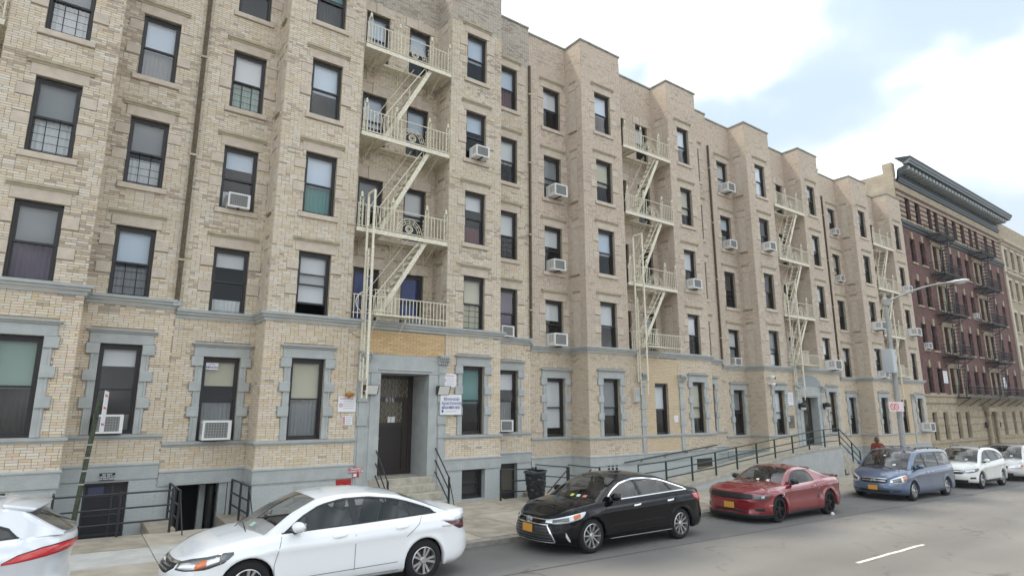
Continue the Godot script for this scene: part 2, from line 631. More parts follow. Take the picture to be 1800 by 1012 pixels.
# lays a running bond on a face; returns [transform, colour] pairs
func lay(out: Array, u: int, o: Vector3, ax: Vector3, n: Vector3, r: Rect2, holes: Array, tone := "") -> void:
	var course := 0.0605
	var rows := int(r.size.y / course)
	for j in rows:
		var y0 := r.position.y + j * course
		var cuts: Array = []
		for h: Rect2 in holes:
			if h.position.y < y0 + 0.042 and h.end.y > y0 + 0.011:
				cuts.append(Vector2(h.position.x, h.end.x))
		var x := r.position.x - (0.105 if j % 2 else 0.0)
		while x < r.end.x - 0.02:
			var a := maxf(x, r.position.x + 0.002)
			var full := 0.2
			if tone == "" and rng.randf() < 0.28:
				full = 0.097
			var b := minf(x + full, r.end.x - 0.002)
			x += full + 0.01
			var pieces := [Vector2(a, b)]
			for c: Vector2 in cuts:
				var next: Array = []
				for p: Vector2 in pieces:
					if c.y <= p.x or c.x >= p.y:
						next.append(p)
						continue
					if c.x - p.x > 0.03:
						next.append(Vector2(p.x, c.x - 0.004))
					if p.y - c.y > 0.03:
						next.append(Vector2(c.y + 0.004, p.y))
				pieces = next
			for p: Vector2 in pieces:
				var l := p.y - p.x
				if l < 0.028:
					continue
				var depth := 0.012 + rng.randf_range(-0.0025, 0.0025) if tone != "paint" else 0.004
				var c := o + ax * ((p.x + p.y) * 0.5) + Vector3.UP * (y0 + 0.026) + n * (depth * 0.5)
				var col: Color
				if tone == "paint":
					col = Color(0.435, 0.462, 0.456) * rng.randf_range(0.97, 1.02)
				elif tone == "orange":
					col = Color(0.57, 0.40, 0.21) * rng.randf_range(0.88, 1.1)
				elif tone == "tan":
					col = Color(0.60, 0.475, 0.32) * rng.randf_range(0.95, 1.05)
				else:
					col = brick_colour(u, c.x, c.y, 0)
				out.append([Transform3D(Basis(ax * l, Vector3.UP * 0.052, n * depth), c), col])

func brick_mesh() -> Mesh:
	if not mesh_cache.has("brick"):
		var st := mb()
		var v: Array[Vector3] = []
		for k in 8:
			v.append(Vector3(0.5 if k & 1 else -0.5, 0.5 if k & 2 else -0.5, 0.5 if k & 4 else -0.5))
		st.set_color(Color.WHITE)
		quad(st, v[4], v[6], v[7], v[5])
		quad(st, v[0], v[2], v[6], v[4])
		quad(st, v[5], v[7], v[3], v[1])
		quad(st, v[6], v[2], v[3], v[7])
		quad(st, v[0], v[4], v[5], v[1])
		mesh_cache["brick"] = done(st)
	return mesh_cache["brick"]

func place_bricks(b: Node3D, all: Array, singles: int, called := "brickwork") -> void:
	if singles > 0:
		# the bricks that show largest: nearest to the street in front
		var near: Array = []
		for i in all.size():
			var p: Vector3 = (all[i][0] as Transform3D).origin + b.position
			if p.x > -1.62:
				near.append([p.distance_squared_to(Vector3(0.0, 2.3, 16.0)) + (5.0 if (all[i][0] as Transform3D).basis.z.z < 0.5 * 0.012 else 0.0), i])
		near.sort_custom(func(p: Array, q: Array) -> bool: return p[0] < q[0])
		var picked := {}
		for k in mini(singles, near.size()):
			var i: int = near[k][1]
			picked[i] = true
			var c: Color = all[i][1]
			var key := "clay%d,%d,%d" % [int(c.r * 20), int(c.g * 20), int(c.b * 20)]
			part("brick", brick_mesh(), tinted(key, Color((int(c.r * 20) + 0.5) / 20, (int(c.g * 20) + 0.5) / 20, (int(c.b * 20) + 0.5) / 20).linear_to_srgb(), 0.88), b, (all[i][0] as Transform3D).origin, (all[i][0] as Transform3D).basis)
		var rest: Array = []
		for i in all.size():
			if not picked.has(i):
				rest.append(all[i])
		all = rest
	var mm := MultiMesh.new()
	mm.transform_format = MultiMesh.TRANSFORM_3D
	mm.use_colors = true
	mm.mesh = brick_mesh()
	mm.instance_count = all.size()
	for i in all.size():
		mm.set_instance_transform(i, all[i][0])
		mm.set_instance_color(i, all[i][1])
	var o := MultiMeshInstance3D.new()
	o.multimesh = mm
	o.material_override = M.brick
	put(o, called, b)
	o.set_meta("kind", "stuff")

# ---- windows
func frame_mesh(w: float, h: float) -> Mesh:
	var key := "frame%.2f,%.2f" % [w, h]
	if not mesh_cache.has(key):
		var st := mb()
		var f := 0.06
		span(st, Vector3(-w / 2, 0, -0.09), Vector3(-w / 2 + f, h, 0))
		span(st, Vector3(w / 2 - f, 0, -0.09), Vector3(w / 2, h, 0))
		span(st, Vector3(-w / 2 + f, h - 0.085, -0.09), Vector3(w / 2 - f, h, -0.003))
		span(st, Vector3(-w / 2 + f, 0, -0.09), Vector3(w / 2 - f, 0.055, -0.003))
		mesh_cache[key] = done(st)
	return mesh_cache[key]

func sash_mesh(w: float, h: float) -> Mesh:                   # one sliding sash, origin at its lower middle
	var key := "sash%.2f,%.2f" % [w, h]
	if not mesh_cache.has(key):
		var st := mb()
		var f := 0.036
		span(st, Vector3(-w / 2, 0, -0.026), Vector3(-w / 2 + f, h, 0))
		span(st, Vector3(w / 2 - f, 0, -0.026), Vector3(w / 2, h, 0))
		span(st, Vector3(-w / 2 + f, h - 0.042, -0.026), Vector3(w / 2 - f, h, 0.003))
		span(st, Vector3(-w / 2 + f, 0, -0.026), Vector3(w / 2 - f, 0.046, 0.003))
		mesh_cache[key] = done(st)
	return mesh_cache[key]

func pane_mesh(w: float, h: float) -> Mesh:
	var key := "pane%.2f,%.2f" % [w, h]
	if not mesh_cache.has(key):
		var st := mb()
		quad(st, Vector3(-w / 2, 0, 0), Vector3(-w / 2, h, 0), Vector3(w / 2, h, 0), Vector3(w / 2, 0, 0))
		mesh_cache[key] = done(st)
	return mesh_cache[key]

const BLIND := {"white": [0.72, 0.75, 0.76], "blue": [0.60, 0.71, 0.82], "cream": [0.58, 0.56, 0.42], "green": [0.30, 0.42, 0.36], "grey": [0.25, 0.27, 0.28], "teal": [0.10, 0.27, 0.25], "dark": [0.045, 0.045, 0.045], "purple": [0.10, 0.07, 0.11], "navy": [0.03, 0.05, 0.22], "plum": [0.14, 0.05, 0.06]}

# s: "u" blind behind the upper sash, "ub" how far down it hangs (share of the height), "l" cloth behind the lower part, "open" lower sash raised, "guard" bars
func window(b: Node3D, x0: float, y0: float, w: float, h: float, z: float, s := {}) -> Node3D:
	w = snappedf(w, 0.01)
	h = snappedf(h, 0.01)
	var o := part("window", frame_mesh(w, h), M.frame, b, Vector3(x0 + w / 2, y0, z - 0.10))
	var sw := w - 0.125
	var sh := (h - 0.14) / 2 + 0.02
	part("sash", sash_mesh(sw, sh), M.frame, o, Vector3(0, 0.055 + (h - 0.14) - sh, -0.022))
	part("pane", pane_mesh(sw - 0.06, sh - 0.08), M.pane, o, Vector3(0, 0.055 + (h - 0.14) - sh + 0.043, -0.034))
	var lift: float = s.get("open", 0.0)
	part("sash", sash_mesh(sw, sh), M.frame, o, Vector3(0, 0.055 + lift, -0.054))
	part("pane", pane_mesh(sw - 0.06, sh - 0.08), M.pane, o, Vector3(0, 0.098 + lift, -0.066))
	var up: String = s.get("u", "")
	if up != "":
		var d: float = s.get("ub", 0.5) * (h - 0.14)
		var c: Array = BLIND[up]
		part("blind", box_mesh(Vector3(snappedf(w - 0.13, 0.01), snappedf(d, 0.01), 0.012)), tinted("blind_" + up, lin(c[0], c[1], c[2]), 0.8), o, Vector3(0, h - 0.085 - d / 2, -0.125))
	var lo: String = s.get("l", "")
	if lo != "":
		var c: Array = BLIND[lo]
		var lh: float = s.get("lh", 0.5) * (h - 0.14)
		part("curtain", curtain_mesh(snappedf(w - 0.13, 0.01), snappedf(lh, 0.01)), tinted("blind_" + lo, lin(c[0], c[1], c[2]), 0.8), o, Vector3(0, 0.055, -0.17))
	if s.has("guard"):
		var st := mb()
		var gh := 0.42 * h
		for k in 5:
			bar(st, Vector3(-sw / 2, 0.1 + gh * k / 4.0, -0.008), Vector3(sw / 2, 0.1 + gh * k / 4.0, -0.008), 0.007, 4)
		for k in 2:
			bar(st, Vector3(sw * (k - 0.5) * 0.34, 0.06, -0.008), Vector3(sw * (k - 0.5) * 0.34, 0.14 + gh, -0.008), 0.009, 4)
		var key := "guard%.2f,%.2f" % [w, h]
		if not mesh_cache.has(key):
			mesh_cache[key] = done(st)
		part("guard_bars", mesh_cache[key], M.black_iron, o)
	return o

func curtain_mesh(w: float, h: float) -> Mesh:
	var key := "curtain%.2f,%.2f" % [w, h]
	if not mesh_cache.has(key):
		var st := SurfaceTool.new()
		st.begin(Mesh.PRIMITIVE_TRIANGLES)
		var n := 28
		for i in n:
			var xa := -w / 2 + w * i / n
			var xb := -w / 2 + w * (i + 1) / n
			quad(st, Vector3(xa, 0, sin(i * 1.7) * 0.016), Vector3(xa, h, sin(i * 1.7) * 0.012), Vector3(xb, h, sin((i + 1) * 1.7) * 0.012), Vector3(xb, 0, sin((i + 1) * 1.7) * 0.016))
		mesh_cache[key] = done(st)
	return mesh_cache[key]

func random_dress() -> Dictionary:
	var r := rng.randf()
	var s := {}
	if r < 0.42:
		s = {"u": ["white", "white", "blue", "grey"][rng.randi() % 4], "ub": rng.randf_range(0.42, 0.56)}
	elif r < 0.62:
		s = {"u": ["white", "cream", "grey"][rng.randi() % 3], "ub": rng.randf_range(0.58, 0.95)}
	elif r < 0.8:
		s = {"u": ["white", "green", "grey", "blue"][rng.randi() % 4], "ub": rng.randf_range(0.2, 0.5), "l": ["grey", "purple", "teal", "white"][rng.randi() % 4], "lh": rng.randf_range(0.3, 0.5)}
	elif r < 0.9:
		s = {"u": "dark", "ub": 0.5}
	if rng.randf() < 0.22:
		s["guard"] = true
	return s

# stone dressing of an upper window; adds what the bricks must leave free to holes
func dress_upper(b: Node3D, x0: float, y0: float, w: float, h: float, z: float, holes: Array) -> void:
	var xc := x0 + w / 2
	part("lintel", block_mesh(Vector3(snappedf(w + 0.22, 0.01), 0.27, 0.022), 0.006), M.limestone, b, Vector3(xc, y0 + h + 0.135, z))
	holes.append(Rect2(x0 - 0.11, y0 + h, w + 0.22, 0.27))
	var key := "drip%.2f" % w
	if not mesh_cache.has(key):
		var st := mb()
		var l := w / 2 + 0.19
		var prof := [Vector2(0, 0), Vector2(0.04, 0.0), Vector2(0.055, 0.035), Vector2(0.10, 0.05), Vector2(0.11, 0.095), Vector2(0, 0.12)]
		for j in prof.size() - 1:
			var p: Vector2 = prof[j]
			var q: Vector2 = prof[j + 1]
			quad(st, Vector3(-l, p.y, p.x), Vector3(-l, q.y, q.x), Vector3(l, q.y, q.x), Vector3(l, p.y, p.x))
		for j in range(1, prof.size() - 1):
			for sx: float in [-l, l]:
				tri(st, Vector3(sx, 0, 0), Vector3(sx, prof[j].y, prof[j].x), Vector3(sx, prof[j + 1].y, prof[j + 1].x))
		mesh_cache[key] = done(st)
	part("drip_mould", mesh_cache[key], M.limestone_old, b, Vector3(xc, y0 + h + 0.27, z))
	holes.append(Rect2(xc - w / 2 - 0.19, y0 + h + 0.27, w + 0.38, 0.1))
	part("sill", block_mesh(Vector3(snappedf(w + 0.22, 0.01), 0.14, 0.07), 0.01), M.limestone, b, Vector3(xc, y0 - 0.07, z))
	holes.append(Rect2(x0 - 0.11, y0 - 0.14, w + 0.22, 0.14))
	for side: float in [-1.0, 1.0]:
		for d: float in [0.40, 1.08]:
			var bw := 0.31
			var bx := xc + side * (w / 2 + bw / 2 - 0.004)
			part("stone_block", block_mesh(Vector3(bw, 0.27, 0.028), 0.008), M.limestone, b, Vector3(bx, y0 + h - d, z))
			holes.append(Rect2(bx - bw / 2, y0 + h - d - 0.135, bw, 0.27))

# the painted surround of a ground-floor window
func dress_ground(b: Node3D, x0: float, y0: float, w: float, h: float, z: float, holes: Array) -> void:
	var xc := x0 + w / 2
	var t := y0 + h
	var g: Material = M.grey_paint
	part("frieze", block_mesh(Vector3(snappedf(w + 0.44, 0.01), 0.25, 0.055), 0.008), g, b, Vector3(xc, t + 0.125, z))
	var key := "hood%.2f" % w
	if not mesh_cache.has(key):
		var st := mb()
		var l := w / 2 + 0.22
		moulding(st, [Vector2(-l, 0), Vector2(-l, 0.06), Vector2(l, 0.06), Vector2(l, 0)], [Vector2(0, 0), Vector2(0.02, 0), Vector2(0.035, 0.035), Vector2(0.075, 0.05), Vector2(0.08, 0.085), Vector2(-0.05, 0.105)])
		mesh_cache[key] = done(st)
	part("window_hood", mesh_cache[key], g, b, Vector3(xc, t + 0.25, z))
	for side: float in [-1.0, 1.0]:
		for d: float in [0.125, 0.75, 1.375]:
			part("ear_block", block_mesh(Vector3(0.27, 0.245, 0.075), 0.01), g, b, Vector3(xc + side * (w / 2 + 0.135), t - d, z))
		part("jamb_strip", block_mesh(Vector3(0.17, snappedf(h, 0.01), 0.035), 0.006), g, b, Vector3(xc + side * (w / 2 + 0.085), y0 + h / 2, z))
		part("jamb_bead", block_mesh(Vector3(0.055, snappedf(h, 0.01), 0.052), 0.012), g, b, Vector3(xc + side * (w / 2 + 0.135), y0 + h / 2, z))
	holes.append(Rect2(x0 - 0.22, t, w + 0.44, 0.36))
	for d: float in [0.125, 0.75, 1.375]:
		holes.append(Rect2(x0 - 0.27, t - d - 0.125, w + 0.54, 0.25))
	holes.append(Rect2(x0 - 0.17, y0, w + 0.34, h))

const UNIT_LABEL := [
	"tan brick apartment building cut off by the left edge, behind the leaning sign post",
	"tan brick apartment building with the dark door marked 616 up four stone steps",
	"tan brick apartment building behind the black sedan, a plain window in place of its door",
	"tan brick apartment building whose dark door stands at the top of the grey ramp",
	"last tan brick apartment building of the row, touching the red brick building"]

func build_unit(u: int) -> void:
	var off := Vector3(UNIT_X[u], UNIT_Y[u], 0)
	var b := thing("apartment_building", off, UNIT_LABEL[u], "building", "tan brick apartment row")
	var right := 13.27
	if u < 4:
		right = UNIT_X[u + 1] + 1.97 - off.x
	else:
		right = 11.30
	var xs := {"C": [2.69, 0.88], "D": [4.61, 0.89], "R1": [6.52, 0.82], "R2": [8.08, 0.80], "E": [9.83, 0.81], "B": [11.83, 0.85]}
	if u == 0:
		xs["E"] = [9.84, 0.85]
		xs["B"] = [11.71, 0.85]
	var left := 1.97
	if u == 0:
		left = 6.12
	var holes := {"C": [], "D": [], "R": [], "E": [], "B": [], "L": []}     # window openings
	var free := {"C": [], "D": [], "R": [], "E": [], "B": [], "L": []}      # what the bricks leave free
	var cols := ["C", "D", "R1", "R2", "E", "B"]
	if u == 0:
		cols = ["R1", "R2", "E", "B"]
	if u == 4:
		cols.erase("B")
	for c: String in cols:
		var z := 0.0 if c == "D" or c == "E" else DEEP
		var wall := c.substr(0, 1)
		for f in 5:
			if f == 0 and wall == "R":
				continue
			var x0: float = xs[c][0]
			var w: float = xs[c][1]
			var y0: float = FLOOR_Y[f][0]
			var h: float = FLOOR_Y[f][1] - y0
			var r := Rect2(x0, y0, w, h)
			holes[wall].append(r)
			free[wall].append(r)
			if wall == "R":
				part("lintel", block_mesh(Vector3(w + 0.3, 0.34, 0.02), 0.004), M.limestone, b, Vector3(x0 + w / 2, y0 + h + 0.17, z))
				part("keystone", block_mesh(Vector3(0.2, 0.42, 0.045), 0.008), M.limestone, b, Vector3(x0 + w / 2, y0 + h + 0.19, z))
				free[wall].append(Rect2(x0 - 0.15, y0 + h, w + 0.3, 0.34))
				part("sill", block_mesh(Vector3(w + 0.14, 0.12, 0.06), 0.01), M.limestone, b, Vector3(x0 + w / 2, y0 - 0.06, z))
				free[wall].append(Rect2(x0 - 0.07, y0 - 0.12, w + 0.14, 0.12))
			elif f == 0:
				dress_ground(b, x0, y0, w, h, z, free[wall])
			else:
				dress_upper(b, x0, y0, w, h, z, free[wall])
			window(b, x0, y0, w, h, z, window_style(u, c, f))
	# the ground floor under the fire escape: door or window
	var has_door := u == 1 or u == 3
	if has_door:
		var dr := Rect2(7.12, 0.77, 1.535, 2.91)
		holes.L.append(dr)
		free.L.append(Rect2(6.44, 0.7, 2.84, 3.52))
		doorway(b, u)
	elif u > 0:
		var r := Rect2(7.50, 1.88, 0.79, 1.99)
		holes.L.append(r)
		free.L.append(r)
		window(b, r.position.x, r.position.y, r.size.x, r.size.y, 0.0, {"u": "white", "ub": 0.5} if u == 2 else {"u": "white", "ub": 0.52})
		free.L.append(Rect2(6.62, 1.24, 0.28, 2.86))
		free.L.append(Rect2(8.95, 1.24, 0.28, 2.86))
		pilasters(b, 6.76, 9.09, 1.24)
	# brick walls behind the facing bricks
	var st := mb()
	var sub := mb()
	var lowest := -1.75
	var X := Vector3.RIGHT
	var Z := Vector3.BACK
	var bricks: Array = []
	var faces: Array = []
	if u > 0:
		faces.append(["C", Vector3(0, 0, DEEP), X, Z, Rect2(left, 1.24, 3.90 - left, TOP - 1.24)])
		faces.append(["", Vector3(3.90, 0, 0), Z, -X, Rect2(DEEP, 1.24, -DEEP, TOP - 1.24)])
		faces.append(["D", Vector3.ZERO, X, Z, Rect2(3.90, 1.24, 2.22, TOP - 1.24)])
		faces.append(["", Vector3(6.12, 0, 0), -Z, X, Rect2(0, 5.16, -DEEP, TOP - 5.16)])
		faces.append(["L", Vector3.ZERO, X, Z, Rect2(6.12, 1.24, 3.10, 3.86)])
	else:
		faces.append(["L", Vector3.ZERO, X, Z, Rect2(6.12, 1.24, 3.10, 3.86)])
	faces.append(["R", Vector3(0, 0, DEEP), X, Z, Rect2(6.12, 5.10, 3.10, TOP - 5.10)])
	faces.append(["", Vector3(9.22, 0, 0), Z, -X, Rect2(DEEP, 5.16, -DEEP, TOP - 5.16)])
	faces.append(["E", Vector3.ZERO, X, Z, Rect2(9.22, 1.24, 2.05, TOP - 1.24)])
	faces.append(["", Vector3(11.27, 0, 0), -Z, X, Rect2(0, 1.24, -DEEP, TOP - 1.24)])
	if u < 4:
		faces.append(["B", Vector3(0, 0, DEEP), X, Z, Rect2(11.27, 1.24, right - 11.27, TOP - 1.24)])
	for f: Array in faces:
		var hs: Array = holes.get(f[0], [])
		pierced(st, f[1], f[2], f[3], f[4], hs, 0.2)
		var fr: Array = free.get(f[0], []).duplicate()
		fr.append(Rect2(-50, 4.93, 100, 0.22))
		fr.append(Rect2(-50, 1.77, 100, 0.13))
		if f[0] == "" and (f[3] as Vector3).x < 0:
			for k in range(1, 5):
				side_panel(b, f[1], FLOOR_Y[k][0], FLOOR_Y[k][1])
				fr.append(Rect2(-0.74, FLOOR_Y[k][0] - 0.12, 0.42, FLOOR_Y[k][1] - FLOOR_Y[k][0] + 0.5))
		if f[0] == "L" and u == 1:
			fr.append(Rect2(6.74, 4.2, 2.45, 0.75))
			lay(bricks, u, f[1], f[2], f[3], Rect2(6.75, 4.22, 2.43, 0.71), [], "orange")
		if f[0] == "L" and (u == 2 or u == 4):
			fr.append(Rect2(6.9, 1.24, 2.05, 3.9))
			lay(bricks, u, f[1], f[2], f[3], Rect2(6.9, 1.24, 2.05, 3.68), fr.slice(0, 1) + [Rect2(6, 1.77, 4, 0.13)], "tan")
		lay(bricks, u, f[1], f[2], f[3], f[4], fr)
	quad(st, Vector3(6.12, 5.10, DEEP), Vector3(6.12, 5.10, 0), Vector3(9.22, 5.10, 0), Vector3(9.22, 5.10, DEEP))
	part("wall", done(st), M.mortar, b)
	place_bricks(b, bricks, 300 if u <= 1 else 0)
	# the grey painted base
	var base_holes := {"C": [], "B": [], "M": []}
	if u == 1:
		base_holes.C = [Rect2(2.39, -1.0, 1.15, 1.87)]
		base_holes.B = [Rect2(11.97, -1.3, 0.70, 2.19)]
		base_holes.M = [Rect2(9.88, 0.0, 0.84, 0.88), Rect2(7.12, 0.77, 1.535, 0.47)]
	elif u == 0:
		base_holes.B = [Rect2(11.76, -1.25, 0.85, 2.08)]
		base_holes.M = [Rect2(9.62, 0.1, 0.84, 0.73)]
	elif u == 3:
		base_holes.M = [Rect2(7.12, 0.77, 1.535, 0.47)]
	st = mb()
	if u > 0:
		pierced(st, Vector3(0, 0, DEEP), X, Z, Rect2(left, lowest, 3.90 - left, 1.24 - lowest), base_holes.C, 0.45)
		pierced(st, Vector3(3.90, 0, 0), Z, -X, Rect2(DEEP, lowest, -DEEP, 1.24 - lowest), [], 0.2)
	pierced(st, Vector3.ZERO, X, Z, Rect2(3.90 if u > 0 else 6.12, lowest, 11.27 - (3.90 if u > 0 else 6.12), 1.24 - lowest), base_holes.M, 0.25)
	pierced(st, Vector3(11.27, 0, 0), -Z, X, Rect2(0, lowest, -DEEP, 1.24 - lowest), [], 0.2)
	if u < 4:
		pierced(st, Vector3(0, 0, DEEP), X, Z, Rect2(11.27, lowest, right - 11.27, 1.24 - lowest), base_holes.B, 0.3)
	part("base_wall", done(st), M.grey_paint_dull, b)
	var painted: Array = []
	if u > 0:
		lay(painted, u, Vector3(0, 0, DEEP), X, Z, Rect2(left, -0.78, 3.90 - left, 1.64), base_holes.C, "paint")
		lay(painted, u, Vector3(3.90, 0, 0), Z, -X, Rect2(DEEP, -0.58, -DEEP, 1.44), [], "paint")
	lay(painted, u, Vector3.ZERO, X, Z, Rect2(3.90 if u > 0 else 6.12, -0.58, 11.27 - (3.90 if u > 0 else 6.12), 1.44), base_holes.M + [Rect2(6.44, -1.0, 2.84, 2.2)] if has_door else base_holes.M, "paint")
	if u < 4:
		lay(painted, u, Vector3(0, 0, DEEP), X, Z, Rect2(11.27, -0.78, right - 11.27, 1.64), base_holes.B, "paint")
	place_bricks(b, painted, 0, "painted_brickwork")
	# mouldings that follow the plan
	var path: Array = []
	if u > 0:
		path = [Vector2(left + 0.003, DEEP), Vector2(3.90, DEEP), Vector2(3.90, 0), Vector2(11.27, 0)]
	else:
		path = [Vector2(6.12, 0), Vector2(11.27, 0)]
	if u < 4:
		path.append_array([Vector2(11.27, DEEP), Vector2(right - 0.003, DEEP)])
	else:
		path.append(Vector2(11.27, DEEP))
	st = mb()
	moulding(st, path, [Vector2(0, 4.92), Vector2(0.045, 4.92), Vector2(0.06, 4.985), Vector2(0.105, 5.02), Vector2(0.11, 5.06), Vector2(0.15, 5.085), Vector2(0.155, 5.15), Vector2(0.0, 5.175)])
	part("cornice", done(st), M.grey_paint, b)
	for p: Array in split_path(path, 6.45, 8.98, has_door):
		st = mb()
		moulding(st, p, [Vector2(0, 1.775), Vector2(0.03, 1.775), Vector2(0.04, 1.81), Vector2(0.07, 1.83), Vector2(0.075, 1.88), Vector2(0.0, 1.9)])
		part("sill_course", done(st), M.grey_paint, b)
	for p: Array in split_path(path, 6.45, 8.98, has_door):
		st = mb()
		moulding(st, p, [Vector2(0, 0.87), Vector2(0.032, 0.875), Vector2(0.035, 1.17), Vector2(0.055, 1.185), Vector2(0.055, 1.215), Vector2(0.0, 1.25)])
		part("base_course", done(st), M.grey_paint, b)
	st = mb()
	var cpath: Array = []
	if u > 0:
		cpath = [Vector2(left + 0.003, DEEP), Vector2(3.90, DEEP), Vector2(3.90, 0), Vector2(6.12, 0), Vector2(6.12, DEEP), Vector2(9.22, DEEP)]
	else:
		cpath = [Vector2(6.12, DEEP), Vector2(9.22, DEEP)]
	cpath.append_array([Vector2(9.22, 0), Vector2(11.27, 0), Vector2(11.27, DEEP)])
	if u < 4:
		cpath.append(Vector2(right - 0.003, DEEP))
	moulding(st, cpath, [Vector2(-0.36, TOP - 0.04), Vector2(0.045, TOP - 0.04), Vector2(0.05, TOP + 0.035), Vector2(-0.36, TOP + 0.06)])
	part("coping", done(st), M.coping, b)
	# parapet backs, roof, rear and what closes the rooms
	st = mb()
	var xl := left
	span(st, Vector3(xl + 0.004, 16.75, -14.0), Vector3(right - 0.004, 16.95, -0.96))
	span(st, Vector3(xl + 0.004, -1.7, -14.2), Vector3(right - 0.004, 17.5, -14.0))
	for e: Array in [[3.92, 6.10], [9.24, 11.25]]:
		if e[0] > xl:
			span(st, Vector3(e[0], 16.75, -0.95), Vector3(e[1], 17.63, -0.02))
	for e: Array in [[xl + 0.01, 3.9], [6.12, 9.2], [11.27, right - 0.01]]:
		if e[1] > xl and e[1] > e[0]:
			span(st, Vector3(maxf(e[0], xl + 0.01), 16.95, -1.26), Vector3(e[1], 17.63, -0.955))
	part("roof", done(st), M.coping, b)
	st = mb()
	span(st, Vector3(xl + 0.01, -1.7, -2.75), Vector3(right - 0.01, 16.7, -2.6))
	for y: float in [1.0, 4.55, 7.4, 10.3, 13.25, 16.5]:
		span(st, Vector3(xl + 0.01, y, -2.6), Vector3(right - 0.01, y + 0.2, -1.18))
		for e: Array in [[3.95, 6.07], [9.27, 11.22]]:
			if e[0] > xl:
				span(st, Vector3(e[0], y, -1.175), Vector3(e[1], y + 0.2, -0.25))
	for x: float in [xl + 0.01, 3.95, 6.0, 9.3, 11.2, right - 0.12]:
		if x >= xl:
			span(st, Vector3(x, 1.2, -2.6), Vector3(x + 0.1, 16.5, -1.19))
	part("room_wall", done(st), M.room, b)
	if u == 0 or u == 4:
		st = mb()
		var ex := xl if u == 0 else right
		span(st, Vector3(ex - 0.15, -1.7, -14.1), Vector3(ex + 0.0, TOP, -0.962))
		part("end_wall", done(st), M.stucco, b)
	basement(b, u)

func split_path(path: Array, a: float, c: float, cut: bool) -> Array:   # leave a doorway free on the front line
	if not cut:
		return [path]
	var p1: Array = []
	var p2: Array = []
	for p: Vector2 in path:
		if p.x < a:
			p1.append(p)
		elif p.x > c:
			p2.append(p)
	p1.append(Vector2(a, 0))
	p2.push_front(Vector2(c, 0))
	return [p1, p2]

func side_panel(b: Node3D, o: Vector3, y0: float, y1: float) -> void:     # blind panel on a return wall
	var turn := Basis(Vector3.BACK, Vector3.UP, Vector3.LEFT)
	part("blind_panel", block_mesh(Vector3(0.40, snappedf(y1 - y0 - 0.02, 0.01), 0.016), 0.004), M.limestone, b, Vector3(o.x, (y0 + y1) / 2, -0.53), turn)
	part("panel_cap", block_mesh(Vector3(0.44, 0.28, 0.03), 0.006), M.limestone, b, Vector3(o.x, y1 + 0.14, -0.53), turn)
	part("panel_ledge", block_mesh(Vector3(0.50, 0.07, 0.07), 0.01), M.limestone_old, b, Vector3(o.x, y0 - 0.035, -0.53), turn)

func window_style(u: int, c: String, f: int) -> Dictionary:
	var key := "%d%s%d" % [u, c, f + 1]
	var set := {
		"0E1": {"u": "green", "ub": 0.52, "l": "dark"}, "0E2": {"u": "grey", "ub": 0.5, "l": "purple"}, "0E3": {"u": "grey", "ub": 0.5, "l": "white", "guard": true}, "0E4": {"u": "grey", "ub": 0.45, "l": "white", "guard": true},
		"0B1": {"u": "white", "ub": 0.22, "l": "grey", "lh": 0.2}, "0B2": {"u": "blue", "ub": 0.5, "l": "grey", "lh": 0.45, "guard": true}, "0B3": {"u": "grey", "ub": 0.5, "l": "white", "lh": 0.42, "guard": true}, "0B4": {"u": "blue", "ub": 0.52, "l": "grey"}, "0B5": {"u": "blue", "ub": 0.5},
		"1C1": {"u": "cream", "ub": 0.33, "l": "grey", "lh": 0.45}, "1C2": {"u": "white", "ub": 0.25, "l": "white", "lh": 0.22}, "1C3": {"u": "blue", "ub": 0.3, "l": "white", "lh": 0.3}, "1C4": {"u": "white", "ub": 0.5, "l": "green", "guard": true}, "1C5": {"u": "grey", "ub": 0.5},
		"1D1": {"u": "cream", "ub": 0.52, "l": "grey"}, "1D2": {"u": "white", "ub": 0.8, "open": 0.3}, "1D3": {"u": "blue", "ub": 0.52, "l": "teal"}, "1D4": {"u": "blue", "ub": 0.55}, "1D5": {"u": "teal", "ub": 0.4, "l": "dark"},
		"1R12": {"u": "navy", "ub": 1.0}, "1R22": {"u": "navy", "ub": 0.95}, "1R13": {"u": "grey", "ub": 0.55}, "1R14": {"u": "blue", "ub": 0.6}, "1R24": {"u": "blue", "ub": 0.5}, "1R15": {"u": "blue", "ub": 0.55}, "1R25": {"u": "blue", "ub": 0.5},
		"1E1": {"u": "teal", "ub": 0.55}, "1E2": {"u": "cream", "ub": 1.0, "guard": true}, "1E3": {"u": "white", "ub": 0.3, "l": "plum", "lh": 0.35}, "1E4": {"u": "blue", "ub": 0.35}, "1E5": {"u": "blue", "ub": 0.55},
		"1B1": {"u": "white", "ub": 0.3, "l": "grey"}, "1B2": {"u": "purple", "ub": 0.7, "l": "purple"}, "1B3": {"u": "white", "ub": 0.5, "guard": true}, "1B4": {"u": "white", "ub": 0.55, "guard": true}, "1B5": {"u": "blue", "ub": 0.5, "l": "plum"},
		"2C2": {"u": "white", "ub": 0.4}, "2C3": {"u": "white", "ub": 0.4}, "2C4": {"u": "grey", "ub": 0.6}, "2C5": {"u": "white", "ub": 0.5},
		"2D2": {"u": "white", "ub": 0.52}, "2D3": {"u": "blue", "ub": 0.55}, "2D5": {"u": "blue", "ub": 0.52}, "3D5": {"u": "blue", "ub": 0.9}, "3D2": {"u": "grey", "ub": 0.6, "l": "white", "lh": 0.35}, "2E5": {"u": "blue", "ub": 0.55}}
	if set.has(key):
		return set[key]
	return random_dress()

